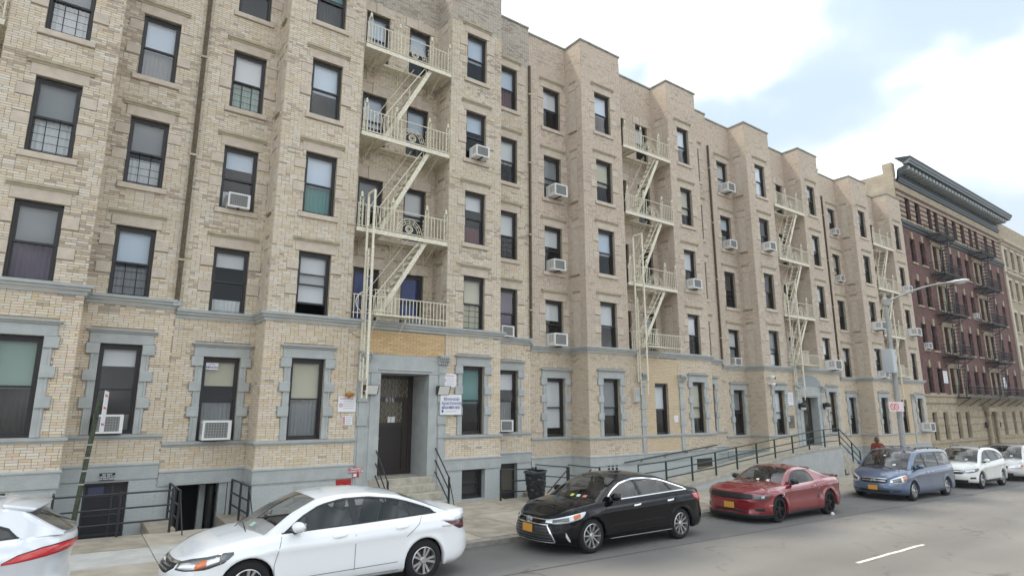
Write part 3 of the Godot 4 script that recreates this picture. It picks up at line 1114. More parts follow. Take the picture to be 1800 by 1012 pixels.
func pilasters(b: Node3D, xa: float, xb: float, y0: float) -> void:
	for x: float in [xa, xb]:
		part("pilaster", block_mesh(Vector3(0.2, snappedf(3.97 - y0, 0.01), 0.05), 0.01), M.grey_paint, b, Vector3(x, (y0 + 3.97) / 2, 0))
		for y: float in [3.86, 3.0, 2.35]:
			part("ear_block", block_mesh(Vector3(0.29, 0.26, 0.085), 0.012), M.grey_paint, b, Vector3(x, y, 0))
		var st := mb()
		box(st, Vector3(0, 0.14, 0.07), Vector3(0.3, 0.26, 0.14))
		box(st, Vector3(0, 0.265, 0.12), Vector3(0.34, 0.05, 0.24))
		for row in 3:                                              # carved leaves
			for k in 5:
				var a := (k - 2) * 0.068 + (0.034 if row % 2 else 0.0)
				lathe(st, [Vector2(0.0, -0.05), Vector2(0.032, -0.02), Vector2(0.036, 0.02), Vector2(0.0, 0.055)], 6, Transform3D(Basis(Vector3.RIGHT, 0.5), Vector3(a, 0.04 + row * 0.082, 0.135 + row * 0.035)))
		part("corbel", done(st), M.grey_paint, b, Vector3(x, 3.97, 0))

func doorway(b: Node3D, u: int) -> void:
	var g: Material = M.grey_paint
	var dx0 := 7.12
	var dx1 := 8.655
	var fl := 0.77
	var head := 3.68
	var deep := 1.06 if u == 1 else 0.44
	# flat architrave and lintel
	part("architrave", block_mesh(Vector3(0.3, head - fl + 0.42, 0.045), 0.01), g, b, Vector3(dx0 - 0.15, (fl + head + 0.42) / 2, 0))
	part("architrave", block_mesh(Vector3(0.3, head - fl + 0.42, 0.045), 0.01), g, b, Vector3(dx1 + 0.15, (fl + head + 0.42) / 2, 0))
	part("door_lintel", block_mesh(Vector3(2.5, 0.52, 0.06), 0.012), g, b, Vector3(7.93, head + 0.26, 0))
	part("door_lintel_bead", block_mesh(Vector3(dx1 - dx0 + 0.2, 0.05, 0.085), 0.015), g, b, Vector3((dx0 + dx1) / 2, head + 0.1, 0))
	for e: Array in [[6.44, 7.115], [8.66, 9.28]]:
		part("portal_wall", block_mesh(Vector3(e[1] - e[0], 4.1, 0.018), 0.004), g, b, Vector3((e[0] + e[1]) / 2, 2.05, 0))
	pilasters(b, 6.60, 9.1, 0.0)
	var st := mb()                                             # walls of the recess
	quad(st, Vector3(dx0 + 0.004, fl, 0.003), Vector3(dx0 + 0.004, head, 0.003), Vector3(dx0 + 0.004, head, -deep), Vector3(dx0 + 0.004, fl, -deep))
	quad(st, Vector3(dx1 - 0.004, fl, -deep), Vector3(dx1 - 0.004, head, -deep), Vector3(dx1 - 0.004, head, 0.003), Vector3(dx1 - 0.004, fl, 0.003))
	quad(st, Vector3(dx0, head - 0.004, 0.003), Vector3(dx1, head - 0.004, 0.003), Vector3(dx1, head - 0.004, -deep), Vector3(dx0, head - 0.004, -deep))
	quad(st, Vector3(dx0 - 0.3, fl - 0.2, -deep - 0.01), Vector3(dx0 - 0.3, head + 0.2, -deep - 0.01), Vector3(dx1 + 0.3, head + 0.2, -deep - 0.01), Vector3(dx1 + 0.3, fl - 0.2, -deep - 0.01))
	quad(st, Vector3(dx0, fl - 0.004, 0.003), Vector3(dx1, fl - 0.004, 0.003), Vector3(dx1, fl - 0.004, -deep), Vector3(dx0, fl - 0.004, -deep))
	part("recess_wall", done(st), g, b)
	if u == 3:
		st = mb()
		var pts: Array[Vector3] = []
		for k in 13:
			var a := PI - PI * k / 12.0
			pts.append(Vector3(7.9 + cos(a) * 1.25, 4.2 + maxf(0.0, sin(a)) * 0.62, 0.04))
		for k in 12:
			tri(st, Vector3(7.9, 4.2, 0.04), pts[k], pts[k + 1])
			quad(st, pts[k] - Vector3(0, 0, 0.04), pts[k + 1] - Vector3(0, 0, 0.04), pts[k + 1], pts[k])
		part("tympanum", done(st), tinted("slate", lin(0.28, 0.30, 0.31), 0.8), b)
	# the door leaf and its transom, set deep in the recess
	var d := part("door", box_mesh(Vector3(dx1 - dx0, head - fl, 0.05)), tinted("door_brown", lin(0.026, 0.018, 0.015), 0.45), b, Vector3((dx0 + dx1) / 2, (fl + head) / 2, 0.03 - deep))
	var hw := (dx1 - dx0) / 2
	var hh := (head - fl) / 2
	st = mb()
	for s: float in [-1.0, 1.0]:
		span(st, Vector3(s * hw, -hh, 0.026), Vector3(s * (hw - 0.14), hh, 0.06))
		span(st, Vector3(s * (hw - 0.15), -hh, 0.026), Vector3(s * (hw - 0.33), hh - 0.78, 0.05))
	for y: float in [-hh, -0.08, 0.66, hh - 0.1]:
		span(st, Vector3(-hw + 0.141, y, 0.027), Vector3(hw - 0.141, y + 0.13, 0.056))
	part("door_frame", done(st), tinted("door_brown2", lin(0.033, 0.023, 0.019), 0.4), d)
	part("pane", pane_mesh(2 * hw - 0.3, 0.62), tinted("door_glass", lin(0.10, 0.09, 0.07), 0.15), d, Vector3(0, 0.8, 0.03))
	part("pane", pane_mesh(2 * hw - 0.66, 0.62), tinted("door_glass", lin(0.10, 0.09, 0.07), 0.15), d, Vector3(0, 0.05, 0.03))
	if u == 1:
		for e: Array in [[0.8, 1.42, hw - 0.16, 10], [0.06, 0.66, hw - 0.34, 7]]:      # wavy wrought bars
			st = mb()
			for k: int in e[3]:
				var x := lerpf(-e[2], e[2], (k + 0.5) / float(e[3]))
				var dirn := 1.0 if k % 2 else -1.0
				var n := 12
				for j in n:
					var ya := lerpf(e[0], e[1], j / float(n))
					var yb := lerpf(e[0], e[1], (j + 1) / float(n))
					bar(st, Vector3(x + dirn * 0.034 * sin(j * PI / 2), ya, 0.05), Vector3(x + dirn * 0.034 * sin((j + 1) * PI / 2), yb, 0.05), 0.008, 4)
			part("grille", done(st), tinted("brass", lin(0.42, 0.36, 0.22), 0.4), d)
		st = mb()
		span(st, Vector3(-hw + 0.18, -0.50, 0.05), Vector3(-hw + 0.31, -0.16, 0.075))
		bar(st, Vector3(-hw + 0.26, -0.40, 0.11), Vector3(-hw + 0.44, -0.40, 0.11), 0.018)
		bar(st, Vector3(-hw + 0.26, -0.40, 0.07), Vector3(-hw + 0.26, -0.40, 0.11), 0.024)
		part("door_handle", done(st), tinted("door_metal", lin(0.58, 0.55, 0.45), 0.4), d)
		st = mb()
		box(st, Vector3(0.0, 0.14, 0.058), Vector3(0.1, 0.17, 0.004))
		box(st, Vector3(0.125, 0.14, 0.058), Vector3(0.12, 0.17, 0.004))
		part("notice", done(st), M.white_sign, d)
		letters(d, "house_number", "616", 0.13, Vector3(0.0, 0.72, 0.064), M.white_sign)
	else:
		letters(d, "house_number", "602", 0.17, Vector3(-0.02, 1.02, 0.064), M.white_sign)
		for k in 4:
			part("door_rail", box_mesh(Vector3(2 * hw - 0.7, 0.03, 0.02)), M.black_iron, d, Vector3(0, -1.2 + k * 0.25, 0.06))
	# landing and steps
	if u == 1:
		var ys := [0.77, 0.585, 0.39, 0.19]
		var zs := [0.06, 0.34, 0.62, 0.88]
		for k in 4:
			part("step", block_mesh(Vector3(1.98, 0.2, 0.29 if k else 1.1), 0.015), M.step_stone, b, Vector3(7.88, ys[k] - 0.1, zs[k] - (0.29 if k else 1.1)))
			if k:
				part("riser", box_mesh(Vector3(1.9, 0.24, 0.26)), M.step_stone, b, Vector3(7.88, ys[k] - 0.32, zs[k] - 0.17))

func basement(b: Node3D, u: int) -> void:
	if u == 1:
		window(b, 9.88, 0.0, 0.84, 0.88, -0.1, {"u": "dark", "ub": 0.9})
		var o := part("basement_door", box_mesh(Vector3(0.7, 2.19, 0.05)), tinted("basement_dark", lin(0.02, 0.02, 0.023), 0.5), b, Vector3(12.32, -0.205, DEEP - 0.2))
		part("pane", pane_mesh(0.5, 0.7), tinted("door_glass", lin(0.10, 0.09, 0.07), 0.15), o, Vector3(0, 0.2, 0.03))
		# the open passage beside the drainpipe: dim room with a grey jamb
		var st := mb()
		span(st, Vector3(2.3, -1.75, -3.6), Vector3(3.6, 1.0, -3.5))
		span(st, Vector3(2.25, -1.75, -3.5), Vector3(2.35, 1.0, -1.4))
		span(st, Vector3(3.56, -1.75, -3.5), Vector3(3.66, 1.0, -1.4))
		span(st, Vector3(2.3, 0.9, -3.5), Vector3(3.6, 1.0, -1.4))
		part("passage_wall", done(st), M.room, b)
		st = mb()
		span(st, Vector3(3.34, -1.1, -1.38), Vector3(3.52, 0.86, -0.96))
		span(st, Vector3(2.98, -1.1, -1.6), Vector3(3.12, 0.8, -1.45))
		part("door_jamb", done(st), M.grey_paint_dull, b)
		part("passage_door", box_mesh(Vector3(0.06, 1.8, 0.5)), M.black_trim, b, Vector3(3.2, -0.1, -1.3))
		part("vent_cover", block_mesh(Vector3(0.56, 0.34, 0.02)), M.grey_paint, b, Vector3(5.18, 0.62, 0))
	elif u == 0:
		window(b, 9.62, 0.1, 0.84, 0.73, -0.1, {"u": "dark", "ub": 0.9})
		var o := part("basement_door", box_mesh(Vector3(0.85, 2.08, 0.05)), tinted("basement_dark", lin(0.02, 0.02, 0.023), 0.5), b, Vector3(12.185, -0.21, DEEP - 0.2))
		var st := mb()
		for k in 24:                                           # diamond mesh of the gate
			var x := -0.75 + k * 0.06
			bar(st, Vector3(clampf(x, -0.36, 0.36), -0.1 + maxf(0.0, -0.36 - x), 0.03), Vector3(clampf(x + 0.8, -0.36, 0.36), 0.7 - maxf(0.0, x + 0.8 - 0.36), 0.03), 0.005, 4)
		for y: float in [-0.98, -0.12, 0.3, 0.72, 0.98]:
			span(st, Vector3(-0.4, y, 0.026), Vector3(0.4, y + 0.04, 0.05))
		for x: float in [-0.42, 0.12, 0.38]:
			span(st, Vector3(x, -1.0, 0.027), Vector3(x + 0.04, 1.02, 0.052))
		part("grille", done(st), tinted("gate_grey", lin(0.045, 0.046, 0.05), 0.5), o)
		part("notice", box_mesh(Vector3(0.3, 0.16, 0.004)), tinted("notice_blue", lin(0.06, 0.06, 0.13), 0.4), o, Vector3(-0.18, 0.86, 0.055))
	elif u == 2:
		var st := mb()
		for i in 3:
			for j in 3:
				span(st, Vector3(4.75 + i * 0.2, 0.55 + j * 0.14, 0.001), Vector3(4.86 + i * 0.2, 0.65 + j * 0.14, 0.006))
		part("vent_hole", done(st), M.dark, b)
		st = mb()
		span(st, Vector3(9.9, 0.55, 0.001), Vector3(10.9, 0.87, 0.02))
		part("basement_window", done(st), M.frame, b)
		part("vent_cover", block_mesh(Vector3(1.0, 0.1, 0.04)), tinted("rusty", lin(0.18, 0.13, 0.09), 0.9), b, Vector3(10.4, 0.5, 0))

# ---------------------------------------------------------------- red brick house and the one beyond it
func plain_window(b: Node3D, x0: float, y0: float, w: float, h: float, z: float) -> void:
	var o := part("window", frame_mesh(snappedf(w, 0.01), snappedf(h, 0.01)), M.frame, b, Vector3(x0 + w / 2, y0, z - 0.16))
	var sh := (h - 0.14) / 2 + 0.02
	part("sash", sash_mesh(snappedf(w - 0.125, 0.01), snappedf(sh, 0.01)), M.frame, o, Vector3(0, 0.055 + (h - 0.14) - sh, -0.022))
	part("pane", pane_mesh(snappedf(w - 0.18, 0.01), snappedf(sh - 0.08, 0.01)), M.pane, o, Vector3(0, 0.098 + (h - 0.14) - sh, -0.034))
	part("sash", sash_mesh(snappedf(w - 0.125, 0.01), snappedf(sh, 0.01)), M.frame, o, Vector3(0, 0.055, -0.054))
	part("pane", pane_mesh(snappedf(w - 0.18, 0.01), snappedf(sh - 0.08, 0.01)), M.pane, o, Vector3(0, 0.098, -0.066))
	if rng.randf() < 0.5:
		var n: String = ["grey", "grey", "dark", "white"][rng.randi() % 4]
		var d := snappedf(h * rng.randf_range(0.25, 0.55), 0.05)
		var c: Array = BLIND[n]
		part("blind", box_mesh(Vector3(snappedf(w - 0.13, 0.01), d, 0.012)), tinted("blind_" + n, lin(c[0], c[1], c[2]), 0.8), o, Vector3(0, h - 0.085 - d / 2, -0.125))

func build_red_house() -> void:
	var z := -0.15
	var b := thing("apartment_building", Vector3(45.5, -1.0, z), "dark red brick apartment house with black fire escapes and a heavy dark cornice", "building")
	var ox := -45.5
	var oy := 1.0
	var x0 := 0.0
	var x1 := 21.8
	var rows := [[3.72, 5.47], [6.66, 8.45], [9.72, 11.5], [12.78, 14.54], [15.86, 17.59]]
	var cols := [[46.8, 0.85], [48.5, 0.95], [50.75, 0.8], [52.05, 0.8], [54.0, 0.8], [55.75, 0.9], [57.5, 0.9], [59.4, 0.8], [60.75, 0.8], [63.1, 0.9], [65.25, 0.8]]
	var holes: Array = []
	for r: Array in rows:
		for c: Array in cols:
			var h := Rect2(c[0] + ox, r[0] + oy, c[1], r[1] - r[0])
			holes.append(h)
			plain_window(b, h.position.x, h.position.y, h.size.x, h.size.y, 0.0)
	var gh: Array = []
	for c: Array in [[46.56, 0.75], [48.45, 0.78], [50.83, 0.8], [52.6, 0.8], [60.72, 0.8], [63.15, 0.75], [65.2, 0.75]]:
		var h := Rect2(c[0] + ox, 0.6 + oy, c[1], 1.83)
		gh.append(h)
		plain_window(b, h.position.x, h.position.y, h.size.x, h.size.y, 0.0)
	gh.append(Rect2(56.95 + ox, -0.35 + oy, 1.25, 2.75))
	var st := mb()
	pierced(st, Vector3.ZERO, Vector3.RIGHT, Vector3.BACK, Rect2(x0, 3.6 + oy, x1, 15.0), holes, 0.24)
	part("brick_wall", done(st), M.red_brick, b)
	st = mb()
	pierced(st, Vector3.ZERO, Vector3.RIGHT, Vector3.BACK, Rect2(x0, -1.2, x1, 4.25 + 1.2), gh, 0.3)
	part("base_wall", done(st), M.tan_stone, b)
	# courses of dressed stone on the ground floor
	var cuts: Array = []
	for h: Rect2 in gh:
		cuts.append(Vector2(h.position.x - 0.02, h.end.x + 0.02))
	cuts.sort_custom(func(p: Vector2, q: Vector2) -> bool: return p.x < q.x)
	for k in 5:
		var y := 0.55 + oy + k * 0.5
		var a := x0
		for c: Vector2 in cuts + [Vector2(x1, x1)]:
			var cy := c
			if y + 0.05 > 2.43 + oy:
				if c.x < x1:
					continue
			var n := maxi(1, int((cy.x - a) / 1.4))
			for q in n:
				var l := (cy.x - a) / n
				if l > 0.05:
					part("stone_course", block_mesh(Vector3(snappedf(l - 0.015, 0.01), 0.475, 0.05), 0.02), M.tan_stone, b, Vector3(a + l * (q + 0.5), y + 0.24, 0))
			a = cy.y
	st = mb()
	moulding(st, [Vector2(x0, -0.3), Vector2(x0, 0), Vector2(x1, 0)], [Vector2(0, 3.02 + oy), Vector2(0.08, 3.02 + oy), Vector2(0.12, 3.1 + oy), Vector2(0.1, 3.14 + oy), Vector2(0.1, 3.42 + oy), Vector2(0.2, 3.5 + oy), Vector2(0.2, 3.6 + oy), Vector2(0, 3.64 + oy)])
	part("belt_course", done(st), M.tan_stone, b)
	st = mb()
	moulding(st, [Vector2(x0, -0.3), Vector2(x0, 0), Vector2(x1, 0)], [Vector2(0, 0.4 + oy), Vector2(0.09, 0.4 + oy), Vector2(0.1, 0.5 + oy), Vector2(0, 0.54 + oy)])
	part("base_course", done(st), M.tan_stone, b)
	st = mb()
	moulding(st, [Vector2(x0, -0.3), Vector2(x0, 0), Vector2(x1, 0)], [Vector2(0, 15.2 + oy), Vector2(0.06, 15.2 + oy), Vector2(0.1, 15.35 + oy), Vector2(0.18, 15.42 + oy), Vector2(0.2, 15.58 + oy), Vector2(0, 15.66 + oy)])
	part("string_course", done(st), M.green_metal, b)
	# sills, keystones, pale frames round the paired windows
	for r in rows.size():
		for c in cols.size():
			var w: float = cols[c][1]
			var xc: float = cols[c][0] + ox + w / 2
			part("sill", block_mesh(Vector3(w + 0.16, 0.13, 0.08), 0.01), M.tan_stone, b, Vector3(xc, rows[r][0] + oy - 0.065, 0))
			if r < 4 and not (c in [2, 3, 7, 8]):
				part("keystone", block_mesh(Vector3(0.26, 0.5, 0.06), 0.01), M.tan_stone, b, Vector3(xc, rows[r][1] + oy + 0.2, 0))
		if r < 4:
			for p: Array in [[50.75, 52.85], [59.4, 61.55]]:
				var xa: float = p[0] + ox
				var xb: float = p[1] + ox
				var h: float = rows[r][1] - rows[r][0]
				for x: float in [xa - 0.12, xb + 0.12]:
					part("window_architrave", block_mesh(Vector3(0.22, h + 0.1, 0.05), 0.01), M.tan_stone, b, Vector3(x, rows[r][0] + oy + h / 2, 0))
				part("window_mullion", block_mesh(Vector3(0.46, h, 0.05), 0.01), M.tan_stone, b, Vector3((xa + xb) / 2, rows[r][0] + oy + h / 2, 0))
				part("window_lintel", block_mesh(Vector3(xb - xa + 0.5, 0.34, 0.08), 0.01), M.tan_stone, b, Vector3((xa + xb) / 2, rows[r][1] + oy + 0.22, 0))
	# pale bands in the brick of the top floor
	for k in 6:
		var y := 15.84 + oy + k * 0.36
		var a := x0
		for c: Array in cols + [[x1 - ox, 0.0]]:
			var e: float = c[0] + ox
			if k == 5:
				if c[1] > 0.0:
					continue
			var l := e - a
			if l > 0.08:
				part("stone_band", block_mesh(Vector3(snappedf(l, 0.01), 0.17, 0.02), 0.004), M.tan_stone, b, Vector3(a + l / 2, y, 0))
			a = e + (c[1] as float)
	part("frieze_band", block_mesh(Vector3(x1 - x0, 0.5, 0.05), 0.01), M.tan_stone, b, Vector3((x0 + x1) / 2, 18.2 + oy, 0))
	# the cornice
	st = mb()
	moulding(st, [Vector2(x0 + 0.35, 0), Vector2(x1, 0), Vector2(x1, -0.9)], [Vector2(0, 18.45 + oy), Vector2(0.12, 18.5 + oy), Vector2(0.15, 18.7 + oy), Vector2(0.12, 18.75 + oy), Vector2(0.12, 19.35 + oy), Vector2(0.25, 19.42 + oy), Vector2(0.9, 19.66 + oy)])
	var cor := part("cornice", done(st), M.green_metal, b)
	st = mb()
	moulding(st, [Vector2(x0 + 0.35, 0), Vector2(x1, 0), Vector2(x1, -0.9)], [Vector2(0.5, 19.665 + oy), Vector2(0.92, 19.665 + oy), Vector2(0.93, 19.80 + oy), Vector2(1.0, 19.84 + oy), Vector2(1.03, 19.98 + oy)])
	part("crown_mould", done(st), tinted("crown", lin(0.17, 0.20, 0.21), 0.6), cor)
	st = mb()
	moulding(st, [Vector2(x0 + 0.35, 0), Vector2(x1, 0), Vector2(x1, -0.9)], [Vector2(0.9, 19.985 + oy), Vector2(1.05, 19.985 + oy), Vector2(1.08, 20.12 + oy), Vector2(0, 20.3 + oy)])
	part("roof_edge", done(st), M.green_metal, cor)
	st = mb()
	moulding(st, [Vector2(x0 + 0.35, 0), Vector2(x1, 0), Vector2(x1, -0.9)], [Vector2(0.122, 18.72 + oy), Vector2(0.19, 18.74 + oy), Vector2(0.2, 18.80 + oy), Vector2(0.122, 18.83 + oy)])
	part("frieze_mould", done(st), tinted("crown", lin(0.17, 0.20, 0.21), 0.6), cor)
	for k in 34:
		var x := x0 + 0.65 + k * (x1 - x0 - 0.9) / 33.0
		part("modillion", block_mesh(Vector3(0.27, 0.30, 0.72), 0.06), tinted("modillion", lin(0.30, 0.32, 0.31), 0.6), cor, Vector3(x, 19.38 + oy, 0.13))
	# doorway with its columns and carved lintel
	var dx := 57.57 + ox
	for s: float in [-1.0, 1.0]:
		st = mb()
		lathe(st, [Vector2(0.2, -0.45 + oy), Vector2(0.2, -0.25 + oy), Vector2(0.155, -0.2 + oy), Vector2(0.14, 2.15 + oy), Vector2(0.19, 2.25 + oy), Vector2(0.2, 2.42 + oy)], 12, Transform3D(Basis.IDENTITY, Vector3(dx + s * 0.86, 0, 0.24)))
		part("column", done(st), M.tan_stone, b)
	part("door_lintel", block_mesh(Vector3(2.4, 0.34, 0.42), 0.03), M.tan_stone, b, Vector3(dx, 2.6 + oy, 0))
	for k in 7:
		part("carved_block", block_mesh(Vector3(0.24, 0.3, 0.16), 0.05), M.tan_stone, b, Vector3(dx - 1.05 + k * 0.35, 2.9 + oy, 0))
	var d := part("door", box_mesh(Vector3(1.25, 2.75, 0.05)), tinted("door_ochre", lin(0.16, 0.12, 0.06), 0.5), b, Vector3(dx, 1.02 + oy, -0.32))
	part("pane", pane_mesh(0.35, 1.5), M.black_trim, d, Vector3(-0.3, -0.4, 0.03))
	part("pane", pane_mesh(0.35, 1.5), M.black_trim, d, Vector3(0.3, -0.4, 0.03))
	for s: float in [-1.5, 1.5]:
		st = mb()
		lathe(st, [Vector2(0.02, 1.2 + oy), Vector2(0.09, 1.3 + oy), Vector2(0.11, 1.6 + oy), Vector2(0.02, 1.7 + oy)], 8, Transform3D(Basis.IDENTITY, Vector3(dx + s, 0, 0.2)))
		bar(st, Vector3(dx + s, 1.3 + oy, 0), Vector3(dx + s, 1.3 + oy, 0.2), 0.02)
		part("wall_lantern", done(st), M.black_iron, b)
	for k in 4:
		part("step", box_mesh(Vector3(2.4, 0.2, 0.32)), M.tan_stone, b, Vector3(dx, -0.45 + oy - k * 0.18, 0.2 + k * 0.3))
	# body: side, roof, rear, rooms
	st = mb()
	span(st, Vector3(x0, -1.4, -14.0), Vector3(x0 + 0.3, 19.22 + oy, -0.03))
	part("side_wall", done(st), M.stucco, b)
	part("chimney", box_mesh(Vector3(0.5, 1.0, 0.62)), M.stucco, b, Vector3(x0 + 0.24, 19.4 + oy, -0.36))
	st = mb()
	span(st, Vector3(x0 + 0.31, 18.6 + oy, -14.0), Vector3(x1, 18.8 + oy, -0.03))
	span(st, Vector3(x0 + 0.31, -1.4, -14.2), Vector3(x1, 18.59 + oy, -14.0))
	span(st, Vector3(x1 - 0.2, -1.4, -13.99), Vector3(x1, 19.4 + oy, -0.03))
	part("roof", done(st), M.coping, b)
	st = mb()
	span(st, Vector3(x0 + 0.31, -1.3, -2.2), Vector3(x1 - 0.21, 18.5 + oy, -2.1))
	for y: float in [3.2, 6.1, 9.1, 12.2, 15.2]:
		span(st, Vector3(x0 + 0.31, y + oy, -2.1), Vector3(x1 - 0.21, y + 0.2 + oy, -0.4))
	part("room_wall", done(st), M.room, b)
	# its two fire escapes
	red_escape(Vector3(49.6, 0, z), 3.4, [6.28, 9.3, 12.25, 15.2], "black iron fire escape at the left half of the red brick house")
	red_escape(Vector3(58.4, 0, z), 3.5, [6.28, 9.3, 12.25, 15.2], "black iron fire escape at the right half of the red brick house")
	# the long balcony they both end on
	var g := thing("balcony", Vector3(51.0, 3.45, z), "long black iron balcony above the stone ground floor of the red brick house", "balcony")
	st = mb()
	span(st, Vector3(0, -0.06, 0.21), Vector3(15.4, 0.0, 1.0))
	for k in 8:
		bar(st, Vector3(k * 2.15 + 0.15, -0.06, 0.9), Vector3(k * 2.15 + 0.15, -0.6, 0.11), 0.025, 4)
	part("platform", done(st), M.black_iron, g)
	part("railing", escape_rail(15.4, 0.8), M.black_iron, g)

func escape_rail(l: float, h: float) -> Mesh:
	var st := mb()
	for y: float in [0.03, h * 0.72, h]:
		bar(st, Vector3(0, y, 0.98), Vector3(l, y, 0.98), 0.014, 4)
		for x: float in [0.0, l]:
			bar(st, Vector3(x, y, 0.05), Vector3(x, y, 0.98), 0.014, 4)
	var n := int(l / 0.15)
	for k in n + 1:
		bar(st, Vector3(l * k / n, 0, 0.98), Vector3(l * k / n, h, 0.98), 0.010, 4)
	for k in 6:
		for x: float in [0.0, l]:
			bar(st, Vector3(x, 0, 0.1 + k * 0.16), Vector3(x, h, 0.1 + k * 0.16), 0.009, 4)
	return done(st)

func red_escape(at: Vector3, l: float, ys: Array, label: String) -> void:
	var g := thing("fire_escape", at, label, "fire escape")
	for i in ys.size():
		var y: float = ys[i]
		var st := mb()
		for k in 7:
			span(st, Vector3(0, y - 0.05, 0.08 + k * 0.135), Vector3(l, y, 0.15 + k * 0.135))
		for x: float in [0.3, l - 0.3]:
			span(st, Vector3(x, y - 0.1, 0.0), Vector3(x + 0.06, y - 0.051, 1.0))
			bar(st, Vector3(x, y - 0.1, 0.9), Vector3(x, y - 0.75, 0.03), 0.025, 4)
		part("platform", done(st), M.black_iron, g)
		part("railing", escape_rail(l, 0.82), M.black_iron, g, Vector3(0, y, 0))
		var y0: float = ys[i - 1] if i > 0 else 3.47
		var s := part("stair", box_mesh(Vector3(0.04, 0.04, 0.04)), M.black_iron, g, Vector3(l * 0.72, y, 0.5))
		st = mb()
		for e: float in [-0.24, 0.24]:
			flat(st, Vector3(0, 0, e), Vector3(-0.95, y0 - y, e), 0.12, 0.03)
		bar(st, Vector3(-0.2, 0.35, 0.24), Vector3(-1.15, y0 - y + 0.6, 0.24), 0.016, 4)
		part("stringer", done(st), M.black_iron, s)
		for k in 11:
			var f := (k + 0.5) / 11.0
			part("tread", box_mesh(Vector3(0.17, 0.025, 0.46)), tinted("rust_iron", lin(0.05, 0.028, 0.022), 0.7), s, Vector3(-0.95 * f, (y0 - y) * f, 0))

func build_far_house() -> void:
	var b := thing("apartment_building", Vector3(67.4, -1.3, -0.15), "pale tan apartment house farthest down the street, beyond the red brick one", "building")
	var oy := 1.3
	var holes: Array = []
	for y: Array in [[0.6, 2.5], [3.3, 5.1], [6.4, 8.2], [9.45, 11.2], [12.4, 14.2], [15.4, 17.15]]:
		for c in 9:
			var h := Rect2(1.0 + c * 1.95, y[0] + oy, 0.85, y[1] - y[0])
			holes.append(h)
			plain_window(b, h.position.x, h.position.y, h.size.x, h.size.y, 0.0)
			part("sill", block_mesh(Vector3(1.05, 0.13, 0.1), 0.01), M.limestone, b, Vector3(h.get_center().x, h.position.y - 0.065, 0))
			part("lintel", block_mesh(Vector3(1.1, 0.28, 0.06), 0.01), M.limestone, b, Vector3(h.get_center().x, h.end.y + 0.14, 0))
	var st := mb()
	pierced(st, Vector3.ZERO, Vector3.RIGHT, Vector3.BACK, Rect2(0, -1.4, 18.5, 21.0 + 1.4), holes, 0.25)
	part("wall", done(st), M.tan_stone, b)
	st = mb()
	moulding(st, [Vector2(0.003, 0), Vector2(18.5, 0)], [Vector2(0, 17.5 + oy), Vector2(0.1, 17.5 + oy), Vector2(0.15, 17.65 + oy), Vector2(0.4, 17.75 + oy), Vector2(0.42, 17.9 + oy), Vector2(0, 17.98 + oy)])
	moulding(st, [Vector2(0.003, 0), Vector2(18.5, 0)], [Vector2(0, 5.55 + oy), Vector2(0.15, 5.6 + oy), Vector2(0.3, 5.75 + oy), Vector2(0.3, 5.9 + oy), Vector2(0, 5.96 + oy)])
	moulding(st, [Vector2(0.003, 0), Vector2(18.5, 0)], [Vector2(0, 14.6 + oy), Vector2(0.15, 14.65 + oy), Vector2(0.3, 14.75 + oy), Vector2(0.3, 14.86 + oy), Vector2(0, 14.9 + oy)])
	part("cornice", done(st), M.limestone, b)
	for x: float in [0.35, 6.2, 12.1, 18.0]:
		part("pilaster", block_mesh(Vector3(0.55, 11.4, 0.12), 0.02), M.limestone, b, Vector3(x, 11.7 + oy, 0))
	st = mb()
	span(st, Vector3(0.004, 19.3 + oy, -14.0), Vector3(18.5, 19.5 + oy, -0.03))
	span(st, Vector3(0.004, -1.4, -14.2), Vector3(18.5, 19.2 + oy, -14.0))
	span(st, Vector3(0.004, -1.4, -13.99), Vector3(0.2, 19.29 + oy, -0.03))
	span(st, Vector3(18.3, -1.4, -13.99), Vector3(18.5, 19.29 + oy, -0.03))
	part("roof", done(st), M.stucco, b)
	st = mb()
	span(st, Vector3(0.21, -1.3, -2.2), Vector3(18.29, 19.2 + oy, -2.1))
	part("room_wall", done(st), M.room, b)

# ---------------------------------------------------------------- the cream fire escapes of the row
func build_fire_escapes() -> void:
	var said := ["cream iron fire escape at the very left edge, cut off by the frame",
		"cream iron fire escape above the door marked 616, with arched scrollwork railings",
		"cream iron fire escape above the plain window, behind the black sedan",
		"cream iron fire escape above the door at the top of the ramp",
		"cream iron fire escape behind the street lamp, last one before the red brick house"]
	for u in 5:
		fire_escape(u, said[u])

func baluster_mesh(h: float) -> Mesh:
	var key := "baluster%.2f" % h
	if not mesh_cache.has(key):
		var st := mb()
		box(st, Vector3(0, h / 2, 0), Vector3(0.018, h, 0.018))
		mesh_cache[key] = done(st)
	return mesh_cache[key]

func finial_mesh() -> Mesh:
	if not mesh_cache.has("finial"):
		var st := mb()
		for x: float in [-0.05, 0.05]:
			box(st, Vector3(x, 0.45, 0), Vector3(0.018, 0.9, 0.018))
		for k in 9:                                             # twisted filling
			bar(st, Vector3(-0.04 if k % 2 else 0.04, 0.06 + k * 0.09, 0), Vector3(0.04 if k % 2 else -0.04, 0.15 + k * 0.09, 0), 0.008, 4)
		lathe(st, [Vector2(0.0, 0.88), Vector2(0.055, 0.92), Vector2(0.03, 0.97), Vector2(0.045, 1.01), Vector2(0.0, 1.09)], 8)
		mesh_cache["finial"] = done(st)
	return mesh_cache["finial"]

